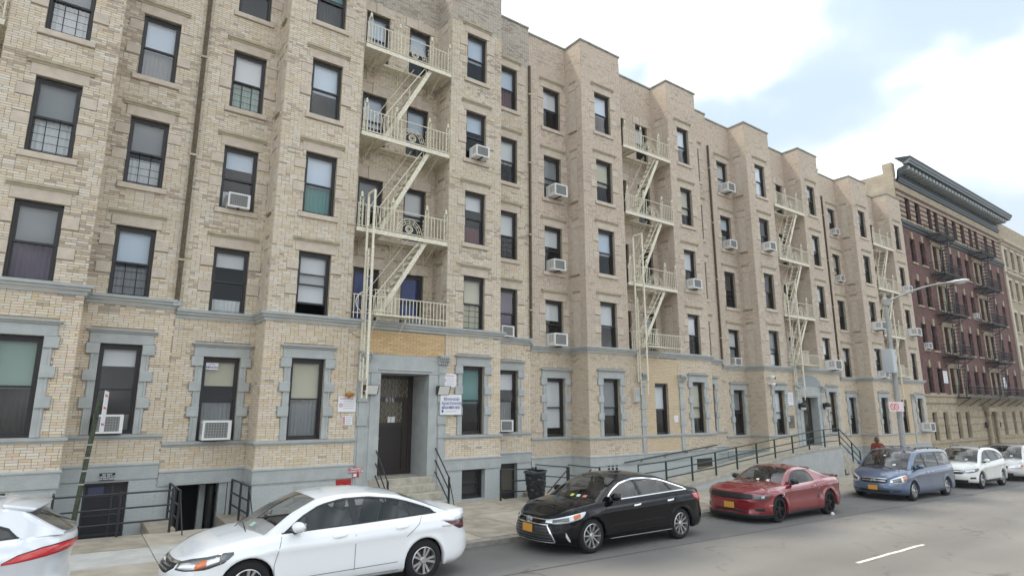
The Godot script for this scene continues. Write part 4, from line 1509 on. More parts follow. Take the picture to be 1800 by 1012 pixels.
func scroll_mesh() -> Mesh:
	if not mesh_cache.has("scroll"):
		var st := mb()
		for r: float in [0.42, 0.35, 0.28]:
			hoop(st, Vector3(0, 0.06, 0), r, 0.011, 0, PI, 14)
		hoop(st, Vector3(0, 0.17, 0), 0.12, 0.012)
		for k in 10:
			var a := TAU * k / 10.0
			hoop(st, Vector3(cos(a) * 0.075, 0.17 + sin(a) * 0.075, 0), 0.03, 0.008, 0, TAU, 6)
		for k in 7:
			var a := PI * (k + 0.5) / 7.0
			bar(st, Vector3(cos(a) * 0.28, 0.06 + sin(a) * 0.28, 0), Vector3(cos(a) * 0.42, 0.06 + sin(a) * 0.42, 0), 0.009, 4)
		for k in 4:
			hoop(st, Vector3(0.5, 0.1 + k * 0.13, 0), 0.045, 0.009, 0, TAU, 8)
		mesh_cache["scroll"] = done(st)
	return mesh_cache["scroll"]

func bracket_mesh() -> Mesh:
	if not mesh_cache.has("fe_bracket"):
		var st := mb()
		bar(st, Vector3(0, -0.5, 0.02), Vector3(0, -0.04, 0.78), 0.018, 5)
		box(st, Vector3(0, -0.28, 0.015), Vector3(0.035, 0.5, 0.025))
		hoop(st, Vector3(0, -0.2, 0.13), 0.09, 0.012, 0, TAU, 10, Vector3.BACK, Vector3.UP)
		hoop(st, Vector3(0, -0.12, 0.3), 0.06, 0.010, 0, TAU, 8, Vector3.BACK, Vector3.UP)
		mesh_cache["fe_bracket"] = done(st)
	return mesh_cache["fe_bracket"]

func fire_escape(u: int, label: String) -> void:
	var g := thing("fire_escape", Vector3(UNIT_X[u] + 7.67, UNIT_Y[u] + 5.2, 0), label, "fire escape", "cream fire escapes of the row")
	var o := Vector3(-7.67, -5.2, 0)
	var m: Material = M.iron
	var xa := 6.16
	var xb := 9.17
	for y: float in [13.66, 10.76, 7.79]:
		var st := mb()
		span(st, Vector3(xa, y - 0.075, 0.05) + o, Vector3(xb, y + 0.055, 0.075) + o)
		span(st, Vector3(xa, y - 0.075, -0.89) + o, Vector3(xb, y - 0.02, -0.87) + o)
		for k in 9:
			var za := -0.86 + k * 0.1
			if k < 2:
				span(st, Vector3(xa, y - 0.02, za) + o, Vector3(xb, y, za + 0.085) + o)
			else:
				span(st, Vector3(xa, y - 0.02, za) + o, Vector3(6.98, y, za + 0.085) + o)
				span(st, Vector3(8.5, y - 0.02, za) + o, Vector3(xb, y, za + 0.085) + o)
		for x: float in [6.7, 6.98, 8.5, 8.75]:
			span(st, Vector3(x, y - 0.075, -0.86) + o, Vector3(x + 0.04, y - 0.021, 0.049) + o)
		part("platform", done(st), m, g)
		for x: float in [6.62, 7.67, 8.84]:
			part("bracket", bracket_mesh(), m, g, Vector3(x, y - 0.03, DEEP + 0.01) + o)
		st = mb()
		for h: float in [0.10, 0.76]:
			span(st, Vector3(xa, h - 0.012, 0.052), Vector3(xb, h + 0.012, 0.074))
		var rail := part("railing", done(st), m, g, Vector3(0, y, 0) + o)
		var n := 26
		for k in n + 1:
			var x := xa + 0.03 + (xb - xa - 0.06) * k / n
			if x > 7.45 and x < 8.25:
				continue
			part("baluster", baluster_mesh(0.66), m, rail, Vector3(x, 0.1, 0.063))
		for x: float in [6.27, 7.25, 8.40, 9.08]:
			part("finial_post", finial_mesh(), m, rail, Vector3(x, 0.05, 0.085))
		part("scroll_arch", scroll_mesh(), m, rail, Vector3(7.82, 0.08, 0.066))
		# stair down to the next level
		var yl := y - 2.92 if y > 8.0 else 5.2
		var foot := Vector3(6.92, yl + 0.05, -0.24)
		var head := Vector3(8.45, y - 0.03, -0.24)
		st = mb()
		for e: float in [-0.25, 0.22]:
			flat(st, head + Vector3(0, 0, e) + o, foot + Vector3(0, 0, e) + o, 0.13, 0.02)
		var lift := Vector3(-0.16, 0.42, 0.24)
		bar(st, head + lift * Vector3(1, 0.2, 1) + o, foot + lift + Vector3(0.06, 0.2, 0) + o, 0.016, 5)
		bar(st, foot + lift + Vector3(0.06, 0.2, 0) + o, foot + Vector3(-0.02, 0.1, 0.24) + o, 0.016, 5)
		bar(st, head + lift * Vector3(1, 0.2, 1) + Vector3(-0.25, 0.0, -0.45) + o, foot + lift + Vector3(-0.1, 0.25, -0.45) + o, 0.012, 4)
		for f: float in [0.12, 0.5, 0.88]:
			var p := head.lerp(foot, f)
			bar(st, p + Vector3(0, 0, 0.24) + o, (head + lift * Vector3(1, 0.2, 1)).lerp(foot + lift + Vector3(0.06, 0.2, 0), f - 0.1) + o, 0.012, 4)
		var s := part("stair", done(st), m, g)
		for k in 11:
			var p := head.lerp(foot, (k + 0.6) / 11.6)
			part("tread", box_mesh(Vector3(0.19, 0.022, 0.44)), m, s, p + Vector3(0, 0, -0.015) + o)
	# balcony on the cornice
	var st := mb()
	for h: float in [0.16, 0.68]:
		span(st, Vector3(6.14, 5.17 + h - 0.012, 0.1) + o, Vector3(9.2, 5.17 + h + 0.012, 0.122) + o)
	var rail := part("railing", done(st), m, g)
	for k in 27:
		var x := 6.18 + k * 0.115
		part("baluster", baluster_mesh(0.66), m, rail, Vector3(x, 5.175, 0.111) + o)
	st = mb()
	span(st, Vector3(6.6, 5.24, 0.16) + o, Vector3(7.75, 5.28, 0.56) + o)
	bar(st, Vector3(6.75, 5.24, 0.54) + o, Vector3(6.75, 4.78, 0.03) + o, 0.012, 4)
	bar(st, Vector3(7.6, 5.24, 0.54) + o, Vector3(7.6, 4.78, 0.03) + o, 0.012, 4)
	for k in 7:
		bar(st, Vector3(6.62 + k * 0.1, 5.28, 0.54) + o, Vector3(6.62 + k * 0.1, 5.95, 0.54) + o, 0.009, 4)
	for h: float in [5.36, 5.95]:
		bar(st, Vector3(6.6, h, 0.54) + o, Vector3(7.24, h, 0.54) + o, 0.013, 4)
		bar(st, Vector3(6.6, h, 0.54) + o, Vector3(6.6, h, 0.12) + o, 0.013, 4)
	for k in 5:
		hoop(st, Vector3(6.72, 5.42 + k * 0.11, 0.545) + o, 0.045, 0.009, 0, TAU, 8)
		hoop(st, Vector3(7.1, 5.42 + k * 0.11, 0.545) + o, 0.045, 0.009, 0, TAU, 8)
	part("landing", done(st), m, g)
	# drop ladder hung in its guide frame
	var bot := [3.3, 3.46, 3.92, 4.02, 4.0]
	var top := [8.8, 8.85, 9.74, 9.45, 9.4]
	var lx := 6.46
	st = mb()
	for z: float in [0.12, 0.58]:
		span(st, Vector3(lx - 0.03, bot[u], z - 0.02) + o, Vector3(lx + 0.03, top[u], z + 0.02) + o)
	for y: float in [bot[u], top[u]]:
		span(st, Vector3(lx - 0.025, y - 0.03, 0.14) + o, Vector3(lx + 0.025, y + 0.03, 0.56) + o)
	bar(st, Vector3(lx, top[u] - 0.2, 0.56) + o, Vector3(lx + 0.2, 7.9, 0.08) + o, 0.014, 4)
	bar(st, Vector3(lx, 7.85, 0.12) + o, Vector3(lx, 7.85, 0.58) + o, 0.02, 4)
	hoop(st, Vector3(lx - 0.02, 5.6, 0.35) + o, 0.3, 0.014, -PI / 2, PI / 2, 10, Vector3.LEFT, Vector3.UP)
	var fr := part("ladder_guide", done(st), m, g)
	st = mb()
	var lb: float = bot[u] - 0.5
	for z: float in [0.18, 0.52]:
		span(st, Vector3(lx + 0.03, lb, z - 0.014) + o, Vector3(lx + 0.07, 7.2, z + 0.014) + o)
	var lad := part("drop_ladder", done(st), m, g)
	var y := lb + 0.2
	while y < 7.1:
		part("rung", box_mesh(Vector3(0.02, 0.02, 0.33)), m, lad, Vector3(lx + 0.05, y, 0.35) + o)
		y += 0.32

# ---------------------------------------------------------------- things on the facades
func make_air_conditioner() -> Node3D:
	var o := thing("air_conditioner", Vector3.ZERO, "", "air conditioner", "window air conditioners")
	var st := mb()
	var w := 0.29
	var h := 0.42
	span(st, Vector3(-w, 0, -0.25), Vector3(w, h, 0.235))
	for e: Array in [[-w, -w + 0.04, 0.0, h], [w - 0.07, w, 0.0, h], [-w + 0.04, w - 0.07, 0.0, 0.045], [-w + 0.04, w - 0.07, h - 0.045, h]]:
		span(st, Vector3(e[0], e[2], 0.236), Vector3(e[1], e[3], 0.26))
	part("casing", done(st), M.white_plastic, o)
	st = mb()
	span(st, Vector3(-w + 0.04, 0.045, 0.2355), Vector3(w - 0.07, h - 0.045, 0.243))
	part("coil", done(st), M.coil, o)
	st = mb()
	for k in 9:
		var x := lerpf(-w + 0.06, w - 0.09, k / 8.0)
		span(st, Vector3(x - 0.004, 0.045, 0.2435), Vector3(x + 0.004, h - 0.045, 0.253))
	for k in 5:
		var y := lerpf(0.09, h - 0.09, k / 4.0)
		span(st, Vector3(-w + 0.04, y - 0.004, 0.2535), Vector3(w - 0.07, y + 0.004, 0.258))
	part("grille", done(st), tinted("ac_grille", lin(0.36, 0.36, 0.34), 0.6), o)
	st = mb()
	for s: float in [-1.0, 1.0]:
		for k in 7:
			for q in 2:
				span(st, Vector3(s * w - 0.002, 0.13 + k * 0.035, -0.02 + q * 0.12), Vector3(s * w + 0.002, 0.143 + k * 0.035, 0.08 + q * 0.12))
	part("louvre", done(st), tinted("ac_slot", lin(0.10, 0.10, 0.10), 0.8), o)
	part("support_bracket", box_mesh(Vector3(0.05, 0.03, 0.4)), M.black_trim, o, Vector3(0, -0.018, 0.04))
	return o

func build_facade_things() -> void:
	# unit, column, floor, share of the window's width, out, size, tone, label
	var list := [
		[0, "B", 1, 0.40, 0.05, 1.0, "white window air conditioner beside the leaning green sign post"],
		[1, "C", 1, 0.47, 0.12, 1.12, "large white window air conditioner above the open basement passage"],
		[1, "C", 3, 0.52, 0.02, 0.95, "white window air conditioner on the third floor, right of the first brown drainpipe"],
		[1, "E", 4, 0.55, 0.22, 0.9, "air conditioner jutting from the fourth floor, right of the fire escape over door 616"],
		[1, "R2", 2, 0.5, -0.05, 0.95, "air conditioner low in the blue-curtained window behind the balcony bars above door 616"],
		[1, "B", 1, 0.30, 0.05, 0.9, "square air conditioner in the ground-floor window above the black basement door"],
		[1, "B", 2, 0.35, 0.05, 0.9, "air conditioner in the second-floor window left of the drainpipe, purple curtains behind"],
		[2, "C", 4, 0.55, 0.25, 1.1, "large grey-fronted air conditioner on the fourth floor of the building behind the black sedan"],
		[2, "C", 3, 0.5, 0.18, 1.0, "air conditioner on the third floor, in the column right of the second drainpipe"],
		[2, "C", 2, 0.4, 0.25, 1.1, "white air conditioner just above the grey cornice, right of the second drainpipe"],
		[2, "E", 3, 0.5, 0.15, 1.0, "air conditioner on the third floor, right of the second full fire escape"],
		[3, "C", 5, 0.55, 0.25, 1.1, "air conditioner on the top floor, right of the third drainpipe"],
		[3, "C", 4, 0.5, 0.18, 1.0, "air conditioner on the fourth floor, right of the third drainpipe"],
		[3, "C", 2, 0.45, 0.02, 0.9, "small air conditioner just above the cornice, right of the third drainpipe"],
		[3, "D", 4, 0.5, 0.2, 1.0, "air conditioner on the fourth floor, left of the fire escape above the ramp door"],
		[3, "E", 2, 0.5, 0.3, 1.25, "big white air conditioner above the cornice, right of the fire escape over the ramp door"],
		[4, "C", 5, 0.5, 0.12, 0.9, "small air conditioner on the top floor of the last tan building"],
		[4, "C", 4, 0.5, 0.12, 0.9, "small air conditioner on the fourth floor of the last tan building"],
		[4, "D", 3, 0.55, 0.3, 1.2, "jutting air conditioner on the third floor, left of the street lamp"],
		[4, "D", 2, 0.5, 0.2, 1.0, "air conditioner on the second floor, beside the grey box on the street lamp"],
		[4, "E", 4, 0.5, 0.2, 1.0, "upper air conditioner in the last window column before the red house, fourth floor"],
		[4, "E", 3, 0.55, 0.3, 1.2, "air conditioner on the third floor in the last window column before the red house"],
		[4, "E", 1, 0.6, 0.3, 1.3, "large air conditioner in the last ground-floor window before the red house"]]
	var cols := {"C": [2.69, 0.88], "D": [4.61, 0.89], "R2": [8.08, 0.80], "E": [9.83, 0.81], "B": [11.83, 0.85]}
	var proto: Node3D = null
	var made: Array = []
	for e: Array in list:
		var o: Node3D
		if proto == null:
			proto = make_air_conditioner()
			o = proto
		else:
			o = proto.duplicate()
			o.name = top_name("air_conditioner")
			add_child(o)
		var u: int = e[0]
		var c: Array = cols[e[1]]
		var z := 0.0 if e[1] == "D" or e[1] == "E" else DEEP
		var x: float = c[0] + c[1] * e[3]
		if u == 0 and e[1] == "B":
			x -= 0.12
		o.position = Vector3(UNIT_X[u] + x, UNIT_Y[u] + FLOOR_Y[e[2] - 1][0] + 0.03, z + e[4] - 0.06)
		o.scale = Vector3.ONE * e[5]
		o.set_meta("label", e[6])
		made.append(o)
	for e: Array in [[47.25, 6.68, 1.0, "small pale air conditioner in the leftmost third-floor window of the red house"], [58.0, 9.75, 0.9, "small pale air conditioner between the two black fire escapes of the red house"]]:
		var o := proto.duplicate()
		o.name = top_name("air_conditioner")
		add_child(o)
		o.position = Vector3(e[0], e[1], -0.15)
		o.scale = Vector3.ONE * e[2]
		o.set_meta("label", e[3])
	# drainpipes where the buildings meet
	var said := ["brown drainpipe on the brick seam nearest the left edge", "brown drainpipe on the brick seam above the black basement door", "thin brown drainpipe on the seam above the middle of the ramp", "thin brown drainpipe on the seam of the last tan building"]
	for k in 4:
		var u: int = k + 1
		var y0: float = UNIT_Y[u] + 5.2
		var o := thing("drainpipe", Vector3(UNIT_X[u] + 1.95, y0, DEEP + 0.07), said[k], "drainpipe", "drainpipes on the building seams")
		var st := mb()
		box(st, Vector3(0, 5.5, 0), Vector3(0.105 if k == 0 else 0.07, 10.98, 0.075))
		part("pipe", done(st), stone_once("pipe_brown", lin(0.17, 0.13, 0.085), 0.4, 2.0), o)
		for q in 4:
			part("strap", box_mesh(Vector3(0.15, 0.05, 0.11)), M.limestone_old, o, Vector3(0, 1.2 + q * 2.85, 0))
		part("outlet", box_mesh(Vector3(0.16, 0.12, 0.13)), M.grey_paint, o, Vector3(0, 0.07, 0.0))
	# signs on the building with door 616
	var ink := tinted("ink_blue", lin(0.05, 0.07, 0.26), 0.6)
	var faint := tinted("ink_faint", lin(0.45, 0.42, 0.45), 0.6)
	var pink := tinted("ink_pink", lin(0.55, 0.25, 0.27), 0.6)
	var s := sign_board(Vector3(9.385, 2.805, 0.09), 0.72, 0.6, M.white_sign, "white and blue apartment name board right of the door marked 616", 0.05)
	letters(s, "lettering", "Riverside", 0.09, Vector3(0.02, 0.165, 0.03), ink, false, Basis.IDENTITY, "Droid Serif")
	letters(s, "lettering", "Apartments", 0.09, Vector3(0.02, 0.045, 0.03), ink, false, Basis.IDENTITY, "Droid Serif")
	letters(s, "lettering", "602-612 WEST 135 ST", 0.08, Vector3(0.0, -0.085, 0.03), ink, true).scale = Vector3(0.60, 1, 1)
	print_lines(s, faint, [[-0.18, 0.2, -0.2]], 0.022)
	part("logo", box_mesh(Vector3(0.06, 0.08, 0.004)), ink, s, Vector3(-0.29, -0.19, 0.029))
	s = sign_board(Vector3(9.345, 3.53, 0.03), 0.49, 0.4, M.white_sign, "pale notice board with pink heading above the right door lamp", 0.02)
	print_lines(s, pink, [[-0.19, 0.19, 0.14]], 0.03)
	print_lines(s, faint, [[-0.08, 0.19, 0.06], [-0.08, 0.19, 0.0], [-0.08, 0.16, -0.06], [-0.08, 0.18, -0.12]], 0.018)
	hoop_disc(s, Vector3(-0.16, 0.0, 0.012), 0.055, pink)
	s = sign_board(Vector3(6.165, 2.80, 0.03), 0.5, 0.4, M.white_sign, "white notice board beside the foot of the drop ladder", 0.02)
	print_lines(s, pink, [[-0.2, 0.18, 0.155]], 0.03)
	print_lines(s, faint, [[-0.1, 0.2, 0.08], [-0.1, 0.2, 0.02], [-0.1, 0.19, -0.04], [-0.1, 0.2, -0.1]], 0.018)
	hoop_disc(s, Vector3(-0.17, -0.02, 0.012), 0.05, pink)
	s = sign_board(Vector3(6.19, 2.375, 0.03), 0.29, 0.24, M.white_sign, "small white notice with a red strip under the larger notice board", 0.02)
	part("red_strip", box_mesh(Vector3(0.07, 0.2, 0.004)), pink, s, Vector3(-0.095, 0, 0.013))
	print_lines(s, faint, [[-0.03, 0.12, 0.08], [-0.03, 0.12, 0.03], [-0.03, 0.12, -0.02], [-0.03, 0.1, -0.07]], 0.02)
	s = sign_board(Vector3(0.955, 1.17, DEEP + 0.055), 0.30, 0.165, M.black_trim, "small black warning sign about the railings above the barred basement door", 0.012)
	var k3 := 0
	for t: String in ["DO NOT", "LEAN OR SIT", "ON RAILINGS"]:
		letters(s, "lettering", t, 0.036, Vector3(0, 0.048 - k3 * 0.047, 0.008), M.white_sign, true)
		k3 += 1
	s = sign_board(Vector3(6.49, 1.07, 0.055), 0.36, 0.13, tinted("sign_red", lin(0.42, 0.02, 0.025), 0.5), "small red sign with white lettering above the fire connection", 0.012)
	letters(s, "lettering", "STANDPIPE", 0.046, Vector3(0, 0.03, 0.008), M.white_sign, true)
	letters(s, "lettering", "CONNECTION", 0.046, Vector3(0, -0.032, 0.008), M.white_sign, true)
	part("lower_plate", box_mesh(Vector3(0.17, 0.12, 0.012)), tinted("sign_red2", lin(0.40, 0.02, 0.03), 0.5), s, Vector3(0.02, -0.13, 0))
	part("sticker", box_mesh(Vector3(0.09, 0.08, 0.016)), M.white_sign, s, Vector3(-0.01, -0.13, 0))
	var f := thing("fire_connection", Vector3(6.19, 0.70, 0.0), "red fire department connection plate with two capped inlets, low on the grey wall", "fire connection")
	var red := tinted("hydrant_red", lin(0.36, 0.018, 0.015), 0.45)
	part("plate", block_mesh(Vector3(0.41, 0.30, 0.03), 0.008), red, f)
	for q: float in [-0.1, 0.1]:
		var st := mb()
		lathe(st, [Vector2(0.05, 0.0), Vector2(0.05, 0.07), Vector2(0.065, 0.075), Vector2(0.065, 0.11), Vector2(0.0, 0.115)], 12, Transform3D(Basis(Vector3.RIGHT, PI / 2), Vector3(q, 0.0, 0.03)))
		part("inlet_cap", done(st), red, f)
	# sticker behind the glass
	s = sign_board(Vector3(2.93, 3.76, DEEP - 0.128), 0.30, 0.17, M.white_sign, "white maker's sticker in the top corner of the window above the basement passage", 0.004)
	letters(s, "lettering", "KRYSTAL", 0.052, Vector3(0.01, -0.03, 0.004), ink, true)
	var arc := mb()
	hoop(arc, Vector3(0.0, -0.03, 0.003), 0.085, 0.006, 0.5, 2.6, 8)
	part("emblem", done(arc), pink, s)
	# lamps beside the two doors
	for e: Array in [[6.79, 3.2, 0, "boxy wall lamp left of the door marked 616"], [9.09, 3.22, 0, "boxy wall lamp right of the door marked 616"], [29.5, 2.74, 1, "dark round wall lamp left of the door above the ramp"], [31.92, 2.76, 1, "dark round wall lamp right of the door above the ramp"]]:
		var o := thing("wall_lamp", Vector3(e[0], e[1], 0.06), e[3], "wall lamp", "wall lamps beside the doors")
		var st := mb()
		if e[2] == 0:
			span(st, Vector3(-0.2, -0.13, 0.0), Vector3(0.2, 0.13, 0.07))
			quad(st, Vector3(-0.2, 0.13, 0.07), Vector3(-0.2, 0.13, 0.2), Vector3(0.2, 0.13, 0.2), Vector3(0.2, 0.13, 0.07))
			for x: float in [-0.2, 0.2]:
				tri(st, Vector3(x, 0.13, 0.07), Vector3(x, 0.13, 0.2), Vector3(x, -0.13, 0.07))
			part("housing", done(st), tinted("lamp_bronze", lin(0.05, 0.048, 0.045), 0.4), o)
			st = mb()
			quad(st, Vector3(-0.18, -0.12, 0.08), Vector3(-0.18, 0.12, 0.195), Vector3(0.18, 0.12, 0.195), Vector3(0.18, -0.12, 0.08))
			part("lens", done(st), tinted("lamp_lens", lin(0.72, 0.72, 0.68), 0.2), o)
		else:
			lathe(st, [Vector2(0.05, 0), Vector2(0.16, 0.02), Vector2(0.17, 0.1), Vector2(0.1, 0.22), Vector2(0.0, 0.24)], 12, Transform3D(Basis.IDENTITY, Vector3(0, 0, 0.2)))
			box(st, Vector3(0, 0.05, 0.05), Vector3(0.16, 0.3, 0.12))
			part("housing", done(st), M.black_iron, o)
			st = mb()
			lathe(st, [Vector2(0.0, -0.14), Vector2(0.1, -0.11), Vector2(0.14, -0.01), Vector2(0.0, 0.0)], 12, Transform3D(Basis.IDENTITY, Vector3(0, 0, 0.2)))
			part("lens", done(st), tinted("lamp_lens", lin(0.72, 0.72, 0.68), 0.2), o)
	var am := thing("lantern", Vector3(6.2, 2.99, 0.0), "small amber glass lantern on top of the notice board by the ladder", "lantern")
	var sa := mb()
	lathe(sa, [Vector2(0.0, 0.0), Vector2(0.09, 0.02), Vector2(0.13, 0.09), Vector2(0.08, 0.13), Vector2(0.0, 0.15)], 10, Transform3D(Basis.IDENTITY.scaled(Vector3(1, 1, 0.6)), Vector3(0, 0, 0.12)))
	part("shade", done(sa), tinted("amber", lin(0.35, 0.17, 0.03), 0.3), am)
	var sb := mb()
	bar(sb, Vector3(0, 0.02, 0.0), Vector3(0, 0.02, 0.12), 0.03)
	part("mount", done(sb), M.black_iron, am)
	for e: Array in [[26.95, 4.13, "white security camera above the ground-floor window left of the ramp door, upper one"], [26.98, 3.80, "white security camera below another, left of the ramp door"]]:
		var o := thing("security_camera", Vector3(e[0], e[1], 0.02), e[2], "camera")
		var st := mb()
		box(st, Vector3(0, 0.05, 0.08), Vector3(0.1, 0.1, 0.18))
		part("arm", done(st), M.white_plastic, o)
		st = mb()
		lathe(st, [Vector2(0, -0.12), Vector2(0.09, -0.08), Vector2(0.12, 0), Vector2(0.1, 0.08), Vector2(0, 0.1)], 10, Transform3D(Basis.IDENTITY, Vector3(0.02, 0, 0.22)))
		part("dome", done(st), M.white_plastic, o)
		part("lens", box_mesh(Vector3(0.09, 0.09, 0.05)), M.dark, o, Vector3(0.06, -0.03, 0.31))
	s = sign_board(Vector3(28.77, 3.15, 0.03), 0.5, 0.62, M.white_sign, "white notice left of the door above the ramp", 0.02)
	print_lines(s, faint, [[-0.18, 0.18, 0.2], [-0.18, 0.18, 0.1], [-0.18, 0.15, 0.0], [-0.18, 0.18, -0.1]], 0.03)
	var pl := thing("intercom", Vector3(28.7, 2.05, 0.0), "bronze intercom plate below the white notice by the ramp door", "intercom")
	part("plate", block_mesh(Vector3(0.5, 0.6, 0.05), 0.01), tinted("bronze", lin(0.17, 0.15, 0.11), 0.4, 0.5), pl)
	part("panel", block_mesh(Vector3(0.34, 0.34, 0.02), 0.01), tinted("bronze2", lin(0.09, 0.085, 0.07), 0.4), pl, Vector3(0, 0.05, 0.05))
	s = sign_board(Vector3(19.98, 2.28, 0.03), 0.24, 0.26, M.white_sign, "small white plate right of the plain ground-floor window", 0.02)
	print_lines(s, faint, [[-0.08, 0.08, 0.05], [-0.08, 0.08, -0.04]], 0.02)
	var ub := thing("meter_box", Vector3(17.62, 3.18, 0.0), "grey metal box on the brick left of the plain ground-floor window", "meter box")
	part("box_body", block_mesh(Vector3(0.3, 0.55, 0.14), 0.02), M.limestone, ub)
	part("lid", block_mesh(Vector3(0.26, 0.5, 0.02), 0.01), M.grey_paint, ub, Vector3(0, 0, 0.14))
	s = sign_board(Vector3(49.75, 4.85, -0.11), 0.75, 0.85, M.white_sign, "white board on the red brick between second-floor windows", 0.02)
	print_lines(s, faint, [[-0.25, 0.25, 0.25], [-0.25, 0.25, 0.08], [-0.25, 0.2, -0.1], [-0.25, 0.25, -0.27]], 0.05)
	s = sign_board(Vector3(62.55, 4.75, -0.11), 0.62, 0.95, M.white_sign, "white board on the red brick behind the long black balcony", 0.02)
	print_lines(s, faint, [[-0.2, 0.2, 0.3], [-0.2, 0.2, 0.1], [-0.2, 0.15, -0.1], [-0.2, 0.2, -0.3]], 0.06)

func stone_once(key: String, c: Color, spread: float, scale: float) -> StandardMaterial3D:
	if not M.has(key):
		M[key] = stone(c, spread, scale, key.length() * 13)
	return M[key]

func sign_board(at: Vector3, w: float, h: float, m: Material, label: String, thick: float, basis := Basis.IDENTITY) -> Node3D:
	var o := thing("sign", at, label, "sign")
	o.basis = basis
	part("board", box_mesh(Vector3(w, h, thick)), m, o)
	return o

func print_lines(s: Node3D, m: Material, rows: Array, high: float) -> void:
	var board: Mesh = (s.get_node("board") as MeshInstance3D).mesh
	var z := board.get_aabb().end.z + 0.002
	var st := mb()
	for r: Array in rows:
		var x: float = r[0]
		while x < r[1] - 0.01:
			var w := minf(rng.randf_range(1.2, 3.5) * high, r[1] - x)
			span(st, Vector3(x, r[2] - high / 2, z - 0.001), Vector3(x + w, r[2] + high / 2, z + 0.001))
			x += w + high * 0.5
	var o := part("print", done(st), m, s)
	o.set_meta("kind", "stuff")

func hoop_disc(s: Node3D, at: Vector3, r: float, m: Material) -> void:
	var st := mb()
	hoop(st, at, r, 0.007, 0, TAU, 12)
	hoop(st, at, r * 0.5, 0.006, 0, TAU, 10)
	part("emblem", done(st), m, s)

